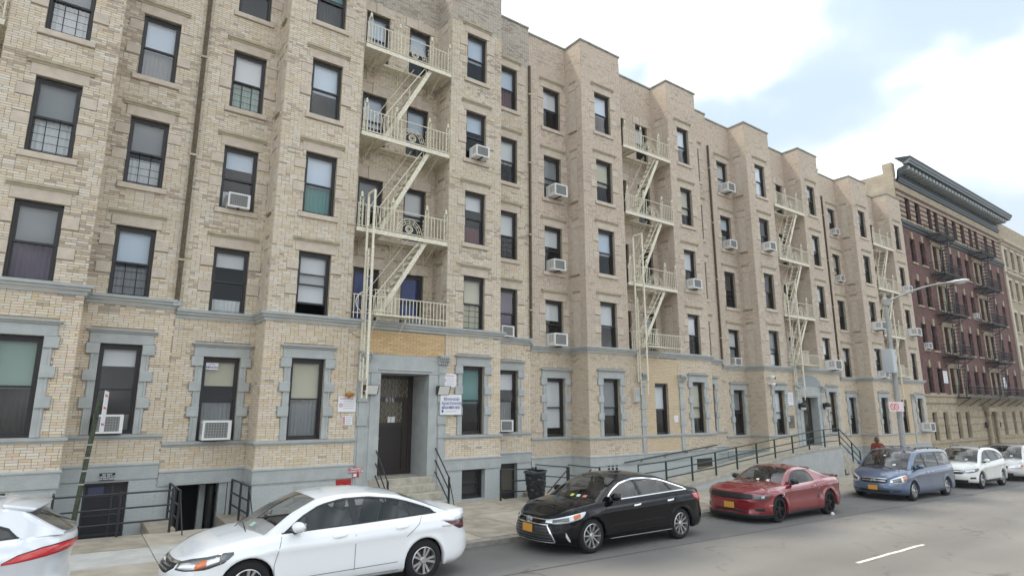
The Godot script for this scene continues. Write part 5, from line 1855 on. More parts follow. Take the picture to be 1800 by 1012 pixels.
# ---------------------------------------------------------------- railings, ramp, bin
func build_yard_things() -> void:
	var bi: Material = M.black_iron
	var r := thing("railing", Vector3(1.05, 0.12, 0.8), "black three-bar railing along the areaway of the barred basement door", "railing")
	var o := Vector3(-1.05, -0.12, -0.8)
	for y: float in [0.97, 0.675, 0.385]:
		var st := mb()
		bar(st, Vector3(0.02, y, 0.8) + o, Vector3(2.1, y, 0.8) + o, 0.02)
		bar(st, Vector3(0.02, y, 0.8) + o, Vector3(0.02, y, 0.04) + o, 0.018)
		part("rail", done(st), bi, r)
	for x: float in [0.02, 1.145, 2.09]:
		part("post", box_mesh(Vector3(0.045, 0.95, 0.045)), bi, r, Vector3(x, 0.55, 0.8) + o)
	for e: Array in [[2.24, 0.75, -0.85, "black stair railing at the left side of the open basement passage"], [3.62, 0.92, -0.85, "black stair railing at the right side of the open basement passage"]]:
		r = thing("railing", Vector3(e[0], 0.1, 0.0), e[3], "railing", "railings of the basement passage")
		for y: float in [0.84, 0.53, 0.25]:
			var st := mb()
			bar(st, Vector3(0, y, e[1]), Vector3(0, y, e[2]), 0.02)
			part("rail", done(st), bi, r)
		for z: float in [e[1], 0.1, e[2]]:
			part("post", box_mesh(Vector3(0.045, 0.86, 0.045)), bi, r, Vector3(0, 0.42, z))
		var st := mb()
		bar(st, Vector3(0, 0.8, e[1]), Vector3(0.04, 0.0, e[1] + 0.5), 0.014)
		part("brace", done(st), bi, r)
	# handrails of the stoop
	for e: Array in [[7.07, "black handrail on the left of the stone steps to the door marked 616"], [8.93, "black handrail on the right of the stone steps to the door marked 616"]]:
		r = thing("handrail", Vector3(e[0], 0.0, 0.6), e[1], "handrail", "handrails of the stone steps")
		for h: float in [0.88, 0.52, 0.18]:
			var st := mb()
			bar(st, Vector3(0, 0.73 + h * 0.95, -0.58), Vector3(0, 0.0 + h * 0.9, 0.26), 0.02)
			part("rail", done(st), bi, r)
		var st := mb()
		box(st, Vector3(0, 1.2, -0.58), Vector3(0.045, 0.72, 0.045))
		part("post", done(st), bi, r)
		part("post", box_mesh(Vector3(0.045, 0.86, 0.045)), bi, r, Vector3(0, 0.38, 0.26))
		st = mb()
		bar(st, Vector3(0, 0.75, 0.26), Vector3(0.06, -0.05, 0.52), 0.014)
		part("brace", done(st), bi, r)
	# rails round the areaway of the black basement door
	r = thing("railing", Vector3(11.5, -0.08, 0.45), "black railing before the black basement door, partly behind the rubbish bin", "railing")
	o = Vector3(-11.5, 0.08, -0.45)
	for y: float in [0.84, 0.50, 0.18]:
		var st := mb()
		bar(st, Vector3(11.0, y, 0.45) + o, Vector3(12.25, y - 0.03, 0.45) + o, 0.02)
		part("rail", done(st), bi, r)
	for x: float in [11.0, 12.25]:
		part("post", box_mesh(Vector3(0.045, 0.95, 0.045)), bi, r, Vector3(x, 0.38, 0.45) + o)
	r = thing("railing", Vector3(13.4, -0.1, 0.6), "black framed railing with a slanting brace behind the hood of the black sedan", "railing")
	o = Vector3(-13.4, 0.1, -0.6)
	for y: float in [0.95, 0.62, 0.3]:
		var st := mb()
		bar(st, Vector3(12.25, y, 0.6) + o, Vector3(13.62, y - 0.16, 0.6) + o, 0.02)
		bar(st, Vector3(13.62, y - 0.08, 0.6) + o, Vector3(15.05, y - 0.26, 0.6) + o, 0.02)
		part("rail", done(st), bi, r)
	for x: float in [12.25, 13.58, 13.64, 15.05]:
		part("post", box_mesh(Vector3(0.05, 1.05, 0.05)), bi, r, Vector3(x, 0.36 - (x - 12.25) * 0.06, 0.6) + o)
	var sd := mb()
	bar(sd, Vector3(12.7, 0.05, 0.62) + o, Vector3(13.6, 0.74, 0.62) + o, 0.02)
	bar(sd, Vector3(14.3, 0.45, 0.62) + o, Vector3(14.65, 0.66, 0.62) + o, 0.02)
	part("brace", done(sd), bi, r)
	# rubbish bin lined with a black bag
	var b := thing("rubbish_bin", Vector3(12.08, walk_y(12.1, 0.85) + 0.003, 0.85), "rubbish bin wrapped in a shiny black plastic bag", "bin")
	b.rotation.z = 0.06
	var st := SurfaceTool.new()
	st.begin(Mesh.PRIMITIVE_TRIANGLES)
	var wr := FastNoiseLite.new()
	wr.seed = 6
	wr.frequency = 1.6
	var n := 40
	var rings := 26
	var pt := func(i: int, j: int) -> Vector3:
		var a := TAU * (i % n) / n
		var t := float(j) / rings
		var rad := lerpf(0.24, 0.34, t)
		if t < 0.14:
			rad *= lerpf(0.82, 1.0, t / 0.14)
		rad += 0.05 * wr.get_noise_3d(cos(a) * 2.0, t * 5.0, sin(a) * 2.0) + 0.012 * sin(a * 9.0 + t * 14.0) * (1.0 - t)
		return Vector3(cos(a) * rad, t * 0.86 + (0.03 * sin(a * 3.0) if j == rings else 0.0), sin(a) * rad)
	for i in n:
		for j in rings:
			quad(st, pt.call(i, j), pt.call(i, j + 1), pt.call(i + 1, j + 1), pt.call(i + 1, j))
		tri(st, Vector3(0, 0.5, 0), pt.call(i + 1, rings) * Vector3(0.9, 0.96, 0.9), pt.call(i, rings) * Vector3(0.9, 0.96, 0.9))
		quad(st, pt.call(i, rings), pt.call(i, rings) * Vector3(0.9, 0.96, 0.9), pt.call(i + 1, rings) * Vector3(0.9, 0.96, 0.9), pt.call(i + 1, rings))
	part("bag", done(st), tinted("bag", lin(0.012, 0.012, 0.016), 0.22), b)
	st = mb()
	lathe(st, [Vector2(0.33, 0.82), Vector2(0.37, 0.83), Vector2(0.37, 0.87), Vector2(0.33, 0.88)], 20)
	part("rim", done(st), tinted("bin_rim", lin(0.03, 0.05, 0.05), 0.4), b)
	# ramp to the far door, its landing and stair
	var ra := thing("entrance_ramp", Vector3(23.0, -0.4, 0.8), "long grey concrete ramp rising behind the red coupe to the far door", "ramp")
	o = Vector3(-23.0, 0.4, -0.8)
	var line := [[15.6, -0.19], [18.8, -0.02], [21.85, 0.285], [26.2, 0.74], [28.2, 0.86], [30.3, 0.895]]
	st = mb()
	for k in line.size() - 1:
		var p: Array = line[k]
		var q: Array = line[k + 1]
		var g0 := -SLOPE * (p[0] as float) - 0.3
		var g1 := -SLOPE * (q[0] as float) - 0.3
		quad(st, Vector3(p[0], g0, 1.55) + o, Vector3(p[0], p[1], 1.55) + o, Vector3(q[0], q[1], 1.55) + o, Vector3(q[0], g1, 1.55) + o)
	quad(st, Vector3(30.3, -1.2, 1.55) + o, Vector3(30.3, 0.895, 1.55) + o, Vector3(30.3, 0.895, 0.02) + o, Vector3(30.3, -1.2, 0.02) + o)
	part("side_wall", done(st), M.ramp, ra)
	st = mb()
	for k in line.size() - 1:
		var p: Array = line[k]
		var q: Array = line[k + 1]
		quad(st, Vector3(p[0], p[1], 0.02) + o, Vector3(q[0], q[1], 0.02) + o, Vector3(q[0], q[1], 1.38) + o, Vector3(p[0], p[1], 1.38) + o)
	part("walkway", done(st), M.flag_b, ra)
	st = mb()
	for k in line.size() - 1:
		var p := Vector3(line[k][0], line[k][1], 0)
		var q := Vector3(line[k + 1][0], line[k + 1][1], 0)
		for e: Array in [[1.38, 0.05, 1.58, 0.05], [1.58, 0.05, 1.58, -0.05], [1.38, -0.02, 1.38, 0.05]]:
			quad(st, p + Vector3(0, e[1], e[0]) + o, q + Vector3(0, e[1], e[0]) + o, q + Vector3(0, e[3], e[2]) + o, p + Vector3(0, e[3], e[2]) + o)
	part("edge_curb", done(st), M.step_stone, ra)
	for k in 7:
		part("step", box_mesh(Vector3(0.32, 0.9, 1.3)), M.step_stone, ra, Vector3(30.46 + k * 0.28, 0.72 - k * 0.19 - 0.45, 0.85) + o)
	var gi: Material = M.green_iron
	r = thing("ramp_railing", Vector3(23.0, 0.3, 1.48), "long dark green railing with posts along the outer edge of the ramp", "railing")
	o = Vector3(-23.0, -0.3, -1.48)
	var tops := [[16.02, 0.79], [17.47, 0.845], [18.93, 0.945], [20.37, 1.04], [21.77, 1.17], [23.18, 1.28], [24.56, 1.395], [25.99, 1.505], [27.4, 1.62], [28.82, 1.715], [30.25, 1.74]]
	for e: Array in [[0.0, 0], [-0.3, 0], [-0.56, 1]]:
		st = mb()
		for k in range(e[1] as int, tops.size() - 1):
			bar(st, Vector3(tops[k][0], tops[k][1] + e[0], 1.48) + o, Vector3(tops[k + 1][0], tops[k + 1][1] + e[0], 1.48) + o, 0.024)
		if e[0] == 0.0:
			bar(st, Vector3(16.02, 0.79, 1.48) + o, Vector3(16.02, 0.49, 1.48) + o, 0.024)
		part("rail", done(st), gi, r)
	for k in range(1, tops.size()):
		part("post", box_mesh(Vector3(0.05, 0.86, 0.05)), gi, r, Vector3(tops[k][0], (tops[k][1] as float) - 0.43, 1.48) + o)
	r = thing("stair_railing", Vector3(31.3, 0.2, 1.48), "dark green railing sloping down the stair at the top of the ramp", "railing")
	o = Vector3(-31.3, -0.2, -1.48)
	for h: float in [0.0, -0.33, -0.64]:
		st = mb()
		bar(st, Vector3(30.27, 1.74 + h, 1.48) + o, Vector3(32.2, 0.58 + h, 1.48) + o, 0.024)
		part("rail", done(st), gi, r)
	for x: float in [31.42, 32.2]:
		var t := 1.74 - (x - 30.27) * 0.601
		part("post", box_mesh(Vector3(0.05, 1.0, 0.05)), gi, r, Vector3(x, t - 0.5, 1.48) + o)
	r = thing("wall_handrail", Vector3(19.6, 0.9, 0.1), "dark round handrail fixed to the grey wall at the foot of the ramp", "handrail")
	o = Vector3(-19.6, -0.9, -0.1)
	st = mb()
	bar(st, Vector3(16.8, 0.74, 0.13) + o, Vector3(22.45, 1.18, 0.13) + o, 0.026, 8)
	part("rail", done(st), gi, r)
	for k in 4:
		var f := (k + 0.7) / 4.2
		var p := Vector3(16.8, 0.74, 0.13).lerp(Vector3(22.45, 1.18, 0.13), f) + o
		st = mb()
		bar(st, p, p + Vector3(0, -0.08, 0), 0.012)
		bar(st, p + Vector3(0, -0.08, 0), p + Vector3(0, -0.08, -0.12), 0.012)
		part("bracket", done(st), gi, r)
	# railings at the stone ground floor of the red house
	for e: Array in [[51.0, 5.0, "black iron railing left of the doorway of the red house"], [59.0, 6.5, "black iron railing right of the doorway of the red house"]]:
		r = thing("area_railing", Vector3(e[0], -SLOPE * (e[0] as float) + 0.1, 1.1), e[2], "railing")
		st = mb()
		for y: float in [0.12, 1.0]:
			bar(st, Vector3(0, y, 0), Vector3(e[1], y, 0), 0.02, 4)
		part("rail", done(st), bi, r)
		var n2 := int(e[1] / 0.16)
		for k in n2 + 1:
			part("baluster", baluster_mesh(1.12), bi, r, Vector3(e[1] * k / n2, 0, 0))

func build_street_things() -> void:
	# lamp post with a long arm over the street
	var base := Vector3(29.7, walk_y(29.7, 4.45), 4.45)
	var g := thing("street_lamp", base, "tall grey street lamp with a long arm reaching over the road", "street lamp")
	var metal := stone_once("lamp_metal", lin(0.40, 0.41, 0.41), 0.15, 1.0)
	var st := SurfaceTool.new()
	st.begin(Mesh.PRIMITIVE_TRIANGLES)
	lathe(st, [Vector2(0.20, 0), Vector2(0.20, 0.25), Vector2(0.17, 0.3), Vector2(0.145, 0.5), Vector2(0.125, 1.2), Vector2(0.085, 7.9), Vector2(0.085, 8.1)], 8)
	part("pole", done(st), metal, g)
	st = mb()
	lathe(st, [Vector2(0.1, 7.75), Vector2(0.13, 7.8), Vector2(0.12, 8.05), Vector2(0.06, 8.15), Vector2(0.03, 8.35), Vector2(0.0, 8.36)], 8)
	box(st, Vector3(0, 7.9, 0.1), Vector3(0.2, 0.3, 0.2))
	part("pole_cap", done(st), metal, g)
	st = mb()
	var prev := Vector3(0, 7.92, 0.05)
	for k in 14:
		var t := (k + 1) / 14.0
		var p := Vector3(0.72 * t, 7.92 + 0.62 * sin(t * PI * 0.5), 0.05 + 2.2 * t)
		bar(st, prev, p, lerpf(0.055, 0.035, t), 7, lerpf(0.053, 0.034, t))
		prev = p
	part("arm", done(st), metal, g)
	st = SurfaceTool.new()
	st.begin(Mesh.PRIMITIVE_TRIANGLES)
	var dirn := Vector3(0.72, 0.06, 2.2).normalized()
	var side := dirn.cross(Vector3.UP).normalized()
	var hb := Basis(side, dirn, side.cross(dirn))
	lathe(st, [Vector2(0.0, -0.05), Vector2(0.05, 0.0), Vector2(0.08, 0.12), Vector2(0.17, 0.3), Vector2(0.18, 0.62), Vector2(0.10, 0.78), Vector2(0.0, 0.80)], 14, Transform3D(hb * Basis.from_scale(Vector3(1, 1, 0.45)), prev))
	part("lamp_head", done(st), tinted("lamp_grey", lin(0.55, 0.56, 0.56), 0.5), g)
	st = mb()
	lathe(st, [Vector2(0.0, -0.05), Vector2(0.1, -0.03), Vector2(0.12, 0.02)], 12, Transform3D(Basis.from_scale(Vector3(0.9, 1, 1.5)), prev + dirn * 0.48 + Vector3(0, -0.07, 0)))
	part("lens", done(st), tinted("lamp_lens", lin(0.72, 0.72, 0.68), 0.2), g)
	var bx := thing("control_box", base + Vector3(-0.36, 4.72, 0.0), "pale grey cabinet strapped to the street lamp above the cornice line", "control box")
	part("cabinet", box_mesh(Vector3(0.46, 1.05, 0.4)), tinted("cabinet", lin(0.42, 0.45, 0.47), 0.5), bx, Vector3(0, 0.5, 0))
	part("cabinet_door", box_mesh(Vector3(0.38, 0.95, 0.02)), tinted("cabinet2", lin(0.46, 0.49, 0.5), 0.5), bx, Vector3(0, 0.5, 0.211))
	for y: float in [0.15, 0.85]:
		part("strap", box_mesh(Vector3(0.55, 0.05, 0.3)), M.black_trim, bx, Vector3(0.2, y, 0))
	var s := sign_board(base + Vector3(-0.62, 3.24, 0.16), 0.92, 0.42, tinted("sign_pink", lin(0.70, 0.58, 0.58), 0.5), "pale parking sign with red circles on the street lamp", 0.012, Basis(Vector3.UP, -0.25))
	st = mb()
	for x: float in [-0.24, 0.0]:
		hoop(st, Vector3(x, 0, 0.008), 0.13, 0.018, 0, TAU, 16)
		bar(st, Vector3(x - 0.09, 0.09, 0.008), Vector3(x + 0.09, -0.09, 0.008), 0.016, 4)
	part("prohibition_ring", done(st), tinted("ring_red", lin(0.62, 0.12, 0.11), 0.5), s)
	# leaning sign post by the kerb
	var pb := Vector3(0.235, walk_y(0.2, 4.5), 4.5)
	var p := thing("sign_post", pb, "leaning green metal sign post in front of the barred basement door", "sign post")
	var green := stone_once("post_green", lin(0.085, 0.10, 0.062), 0.35, 2.5)
	st = mb()
	var tip := Vector3(0.19, 2.77, 0)
	for e: Array in [[-0.028, -0.012, 0.012, 0.05], [0.028, -0.012, 0.012, 0.05], [0.0, 0.018, 0.06, 0.012]]:
		var b := Basis(Vector3.BACK, -atan2(tip.x, tip.y))
		box(st, tip * 0.5 + b * Vector3(e[0], 0, e[1]), Vector3(e[2], tip.length(), e[3]), b)
	part("channel", done(st), green, p)
	for k in 4:
		part("clamp", box_mesh(Vector3(0.07, 0.02, 0.06)), tinted("clamp", lin(0.36, 0.36, 0.33), 0.5), p, tip * (0.53 + k * 0.07) + Vector3(0, 0, 0))
	var sg := sign_board(pb + tip * 0.9 + Vector3(0.095, 0.06, 0.04), 0.28, 0.62, M.white_sign, "white parking sign with red print seen edge-on at the top of the leaning post", 0.006, Basis(Vector3.UP, 1.33) * Basis(Vector3.BACK, -0.068))
	st = mb()
	for y: float in [0.24, 0.05, -0.2]:
		span(st, Vector3(-0.11, y - 0.014, 0.0035), Vector3(0.09, y + 0.014, 0.005))
	part("print", done(st), tinted("ring_red", lin(0.62, 0.12, 0.11), 0.5), sg)
	# litter by the rear wheel of the red car
	var c := thing("paper_cup", Vector3(18.35, road_y(18.35), 6.75), "white crushed paper cup on the road by the red coupe's rear wheel", "paper cup")
	st = mb()
	lathe(st, [Vector2(0.0, 0.0), Vector2(0.04, 0.0), Vector2(0.055, 0.06), Vector2(0.04, 0.09), Vector2(0.0, 0.085)], 9, Transform3D(Basis(Vector3.RIGHT, 0.5), Vector3.ZERO))
	part("cup", done(st), M.white_sign, c)

# ---------------------------------------------------------------- cars
# a car's own axes: x runs from the nose (0) to the tail, y up from the road, z to the street side
class Shell:
	var s: Dictionary
	var xs: Array[float] = []
	var plan: Array[Vector2] = []
	var nrm: Array[Vector2] = []
	var arc: Array[float] = []

	static func pl(a: Array, x: float) -> float:
		if x <= a[0][0]:
			return a[0][1]
		for i in a.size() - 1:
			if x <= a[i + 1][0]:
				return lerpf(a[i][1], a[i + 1][1], (x - a[i][0]) / maxf(1e-6, a[i + 1][0] - a[i][0]))
		return a[a.size() - 1][1]

	static func sm(a: Array, x: float, r: float) -> float:
		var v := 0.0
		for k in 7:
			v += pl(a, x + r * (k - 3) / 3.0) * [1.0, 2.0, 3.0, 4.0, 3.0, 2.0, 1.0][k]
		return v / 16.0

	func width(x: float) -> float:
		var w: float = s.W * 0.5 * pl(s.wide, x)
		var f: Array = s.nose
		var r: Array = s.tail
		if x < f[0]:
			w *= pow(maxf(0.0, 1.0 - pow(1.0 - maxf(x, 0.0) / f[0], f[1])), 1.0 / f[2])
		var q: float = s.L - x
		if q < r[0]:
			w *= pow(maxf(0.0, 1.0 - pow(1.0 - maxf(q, 0.0) / r[0], r[1])), 1.0 / r[2])
		return w

	func build() -> void:
		var list: Array[float] = []
		var f: Array = s.nose
		for k in 12:
			var t := k / 11.0
			list.append(0.26 * t * t * t)
		for k in 11:
			var t := k / 10.0
			list.append((s.L as float) - 0.26 * t * t * t)
		for xc: float in [s.xf, s.xr]:
			for k in 15:
				list.append(xc - (s.arch as float) * cos(PI * k / 14.0))
		var x := 0.33
		while x < s.L - 0.3:
			var near := false
			for xc: float in [s.xf, s.xr]:
				near = near or absf(x - xc) < s.arch + 0.03
			if not near:
				list.append(x)
			x += 0.11
		list.sort()
		xs = list
		for v in xs:
			plan.append(Vector2(v, width(v)))
		for i in plan.size():
			var a := plan[maxi(0, i - 1)]
			var b := plan[mini(plan.size() - 1, i + 1)]
			if i == 0:
				nrm.append(Vector2(-1, 0))
			elif i == plan.size() - 1:
				nrm.append(Vector2(1, 0))
			else:
				var d := (b - a).normalized()
				nrm.append(Vector2(-d.y, d.x))
			arc.append(0.0 if i == 0 else arc[i - 1] + plan[i].distance_to(plan[i - 1]))

	func low(x: float) -> float:
		var y := Shell.sm(s.low, x, 0.05)
		for xc: float in [s.xf, s.xr]:
			var d := absf(x - xc)
			if d < s.arch:
				y = maxf(y, s.R + sqrt(s.arch * s.arch - d * d) - 0.01)
		return y

	func top(x: float) -> float:
		return Shell.sm(s.top, x, 0.09)

	func inset(n: Vector2, x: float, y: float) -> float:
		var h := (y - 0.2) / maxf(0.1, top(x) - 0.2)
		var a := Shell.sm(s.side, h, 0.03)
		var e: Array = s.front if n.x < 0.0 else s.rear
		var b := Shell.sm(e, y, 0.03)
		var k := clampf(n.x * n.x * 1.25, 0.0, 1.0)
		var v := lerpf(a, b, k)
		for xc: float in [s.xf, s.xr]:                       # flared arches
			var d: float = Vector2(x - xc, y - (s.R as float)).length() - (s.arch as float)
			if d > -0.02:
				v -= (s.flare as float) * exp(-pow(d / 0.07, 2.0)) * (1.0 - k)
		return v

	func at(i: int, y: float, out := 0.0) -> Vector3:
		var p := plan[i] - nrm[i] * (inset(nrm[i], plan[i].x, y) - out)
		return Vector3(p.x, y, maxf(p.y, 0.0))

	# a point on the skin at arc length q from the middle of the nose
	func skin(q: float, y: float, out := 0.0) -> Vector3:
		for i in arc.size() - 1:
			if q <= arc[i + 1]:
				var t := (q - arc[i]) / maxf(1e-6, arc[i + 1] - arc[i])
				return at(i, y, out).lerp(at(i + 1, y, out), t)
		return at(arc.size() - 1, y, out)

	func arc_at(x: float) -> float:
		for i in xs.size() - 1:
			if x <= xs[i + 1]:
				return lerpf(arc[i], arc[i + 1], (x - xs[i]) / maxf(1e-6, xs[i + 1] - xs[i]))
		return arc[arc.size() - 1]

	func side_z(x: float, y: float, out := 0.0) -> float:
		return skin(arc_at(x), y, out).z

	# glasshouse
	func belt_z(x: float) -> float:
		return side_z(x, top(x)) - 0.012

	func rail(x: float) -> float:
		return maxf(top(x), Shell.sm(s.roof, x, 0.08))

	func glass_z(x: float, y: float) -> float:
		var b := top(x)
		var u := y - b
		var hgt: float = s.H - b
		var roll := smoothstep(0.72, 1.0, u / maxf(0.05, hgt)) * 0.06
		return belt_z(x) - u * (s.lean as float) - roll

	func over(x: float, t: float) -> Vector3:
		var y := rail(x)
		var bow := 0.0
		var w0: float = s.a0
		var w1: float = s.w1
		var b0: float = s.b0
		var c1: float = s.c1
		if x < w1:
			bow = -lerpf(s.bowf, 0.07, (x - w0) / (w1 - w0))
		elif x < (w1 + b0) * 0.5:
			bow = -lerpf(0.07, 0.0, (x - w1) / ((b0 - w1) * 0.5))
		elif x < b0:
			bow = lerpf(0.0, 0.05, (x - (w1 + b0) * 0.5) / ((b0 - w1) * 0.5))
		else:
			bow = lerpf(0.05, s.bowr, (x - b0) / (c1 - b0))
		var k := 1.0 - t * t
		var crown := 0.045 * smoothstep(0.0, 0.35, y - top(x)) + 0.004
		return Vector3(x + bow * k, y + crown * k, glass_z(x, y) * t)

func smb() -> SurfaceTool:
	var st := SurfaceTool.new()
	st.begin(Mesh.PRIMITIVE_TRIANGLES)
	return st

func two(st: SurfaceTool, a: Vector3, b: Vector3, c: Vector3, d: Vector3) -> void:   # a face and its mirror image
	quad(st, a, b, c, d)
	var m := Vector3(1, 1, -1)
	quad(st, d * m, c * m, b * m, a * m)

# a fitted panel on the skin: keys of (arc, low, high), offset outwards; sides: 1 street, -1 kerb
func fit(sh: Shell, st: SurfaceTool, keys: Array, out: float, side: int, from_tail := false, n := 14, rows := 4) -> void:
	var total := sh.arc[sh.arc.size() - 1]
	var grid: Array = []
	var q0: float = keys[0][0]
	var q1: float = keys[keys.size() - 1][0]
	for i in n + 1:
		var q := lerpf(q0, q1, float(i) / n)
		var lo := 0.0
		var hi := 0.0
		for k in keys.size() - 1:
			if q <= keys[k + 1][0] + 1e-6:
				var t: float = (q - keys[k][0]) / maxf(1e-6, keys[k + 1][0] - keys[k][0])
				lo = lerpf(keys[k][1], keys[k + 1][1], t)
				hi = lerpf(keys[k][2], keys[k + 1][2], t)
				break
		var col: Array[Vector3] = []
		for j in rows + 1:
			var y := lerpf(lo, hi, float(j) / rows)
			var p: Vector3
			if q < 0.0:
				p = sh.skin(total + q if from_tail else -q, y, out)
				p.z = -p.z
			else:
				p = sh.skin(total - q if from_tail else q, y, out)
			p.z *= side
			col.append(p)
		var skirt_lo := sh.skin(total - absf(q) if from_tail else absf(q), lo, -0.02)
		var skirt_hi := sh.skin(total - absf(q) if from_tail else absf(q), hi, -0.02)
		for e: Array in [[skirt_lo, 0], [skirt_hi, 1]]:
			var v: Vector3 = e[0]
			v.z = absf(v.z) * signf(col[0].z if absf(col[0].z) > 1e-4 else float(side))
			if e[1] == 0:
				col.push_front(v)
			else:
				col.append(v)
		grid.append(col)
	for i in n:
		for j in grid[i].size() - 1:
			quad(st, grid[i][j], grid[i][j + 1], grid[i + 1][j + 1], grid[i + 1][j])

func wheel(parent: Node3D, at: Vector3, r: float, wide: float, kind: String, side: float) -> void:
	var w := part("wheel", null, null, parent, at, Basis(Vector3.RIGHT, PI / 2) if side > 0 else Basis(Vector3.RIGHT, -PI / 2))
	var key := "tyre%.2f" % r
	var rim_r := r * (0.73 if kind == "black" or kind == "fan" else 0.67)
	if not mesh_cache.has(key + kind):
		var st := smb()
		lathe(st, [Vector2(rim_r - 0.005, -wide), Vector2(r - 0.05, -wide), Vector2(r - 0.01, -wide + 0.02), Vector2(r, -wide + 0.05), Vector2(r, -0.05), Vector2(r - 0.012, -0.018), Vector2(r - 0.05, 0.0), Vector2(rim_r + 0.02, 0.004), Vector2(rim_r - 0.005, -0.006)], 36)
		mesh_cache[key + kind] = done(st)
		st = mb()
		lathe(st, [Vector2(rim_r, -0.01), Vector2(rim_r - 0.018, 0.004), Vector2(rim_r - 0.022, -0.05), Vector2(rim_r - 0.03, -0.13)], 36)
		lathe(st, [Vector2(0.0, 0.0), Vector2(0.045, 0.0), Vector2(0.06, -0.02), Vector2(0.065, -0.06)], 18)
		var n: int = {"split": 10, "fan": 10, "black": 10, "seven": 7, "five": 5}[kind]
		for k in n:
			var a := TAU * k / n
			if kind == "split":
				a = TAU * floori(k / 2.0) / 5.0 + (0.21 if k % 2 else -0.21)
			if kind == "black":
				a = TAU * floori(k / 2.0) / 5.0 + (0.14 if k % 2 else -0.14)
			var a2 := a + (0.07 if kind == "fan" else 0.0)
			var p := Vector3(cos(a) * 0.05, -0.025, sin(a) * 0.05)
			var q := Vector3(cos(a2) * (rim_r - 0.012), -0.018, sin(a2) * (rim_r - 0.012))
			var wd: float = {"split": 0.034, "fan": 0.026, "black": 0.024, "seven": 0.045, "five": 0.06}[kind]
			var d := (q - p).normalized()
			var sd := d.cross(Vector3.UP)
			var a0 := p + sd * wd * 0.45
			var b0 := p - sd * wd * 0.45
			var a1 := q + sd * wd * 0.62
			var b1 := q - sd * wd * 0.62
			var dn := Vector3(0, -0.03, 0)
			quad(st, a0, b0, b1, a1)
			quad(st, a0, a1, a1 + dn, a0 + dn)
			quad(st, b1, b0, b0 + dn, b1 + dn)
		mesh_cache["rim" + key + kind] = done(st)
		st = mb()
		lathe(st, [Vector2(0.0, -0.075), Vector2(rim_r - 0.03, -0.075)], 24)
		lathe(st, [Vector2(0.0, -0.06), Vector2(0.14, -0.06)], 20)
		mesh_cache["disc" + key + kind] = done(st)
	part("tyre", mesh_cache[key + kind], M.rubber, w)
	part("rim", mesh_cache["rim" + key + kind], tinted("rim_black", lin(0.02, 0.02, 0.021), 0.35, 0.5) if kind == "black" else tinted("rim_silver", lin(0.50, 0.50, 0.50), 0.3, 0.75), w)
	part("brake_disc", mesh_cache["disc" + key + kind], tinted("brake", lin(0.022, 0.022, 0.023), 0.5), w)

func paint(key: String, c: Color, rough := 0.28, metal := 0.0) -> StandardMaterial3D:
	if not M.has(key):
		var m := mat(c, rough, metal)
		m.clearcoat_enabled = true
		m.clearcoat = 1.0
		m.clearcoat_roughness = 0.03
		M[key] = m
	return M[key]

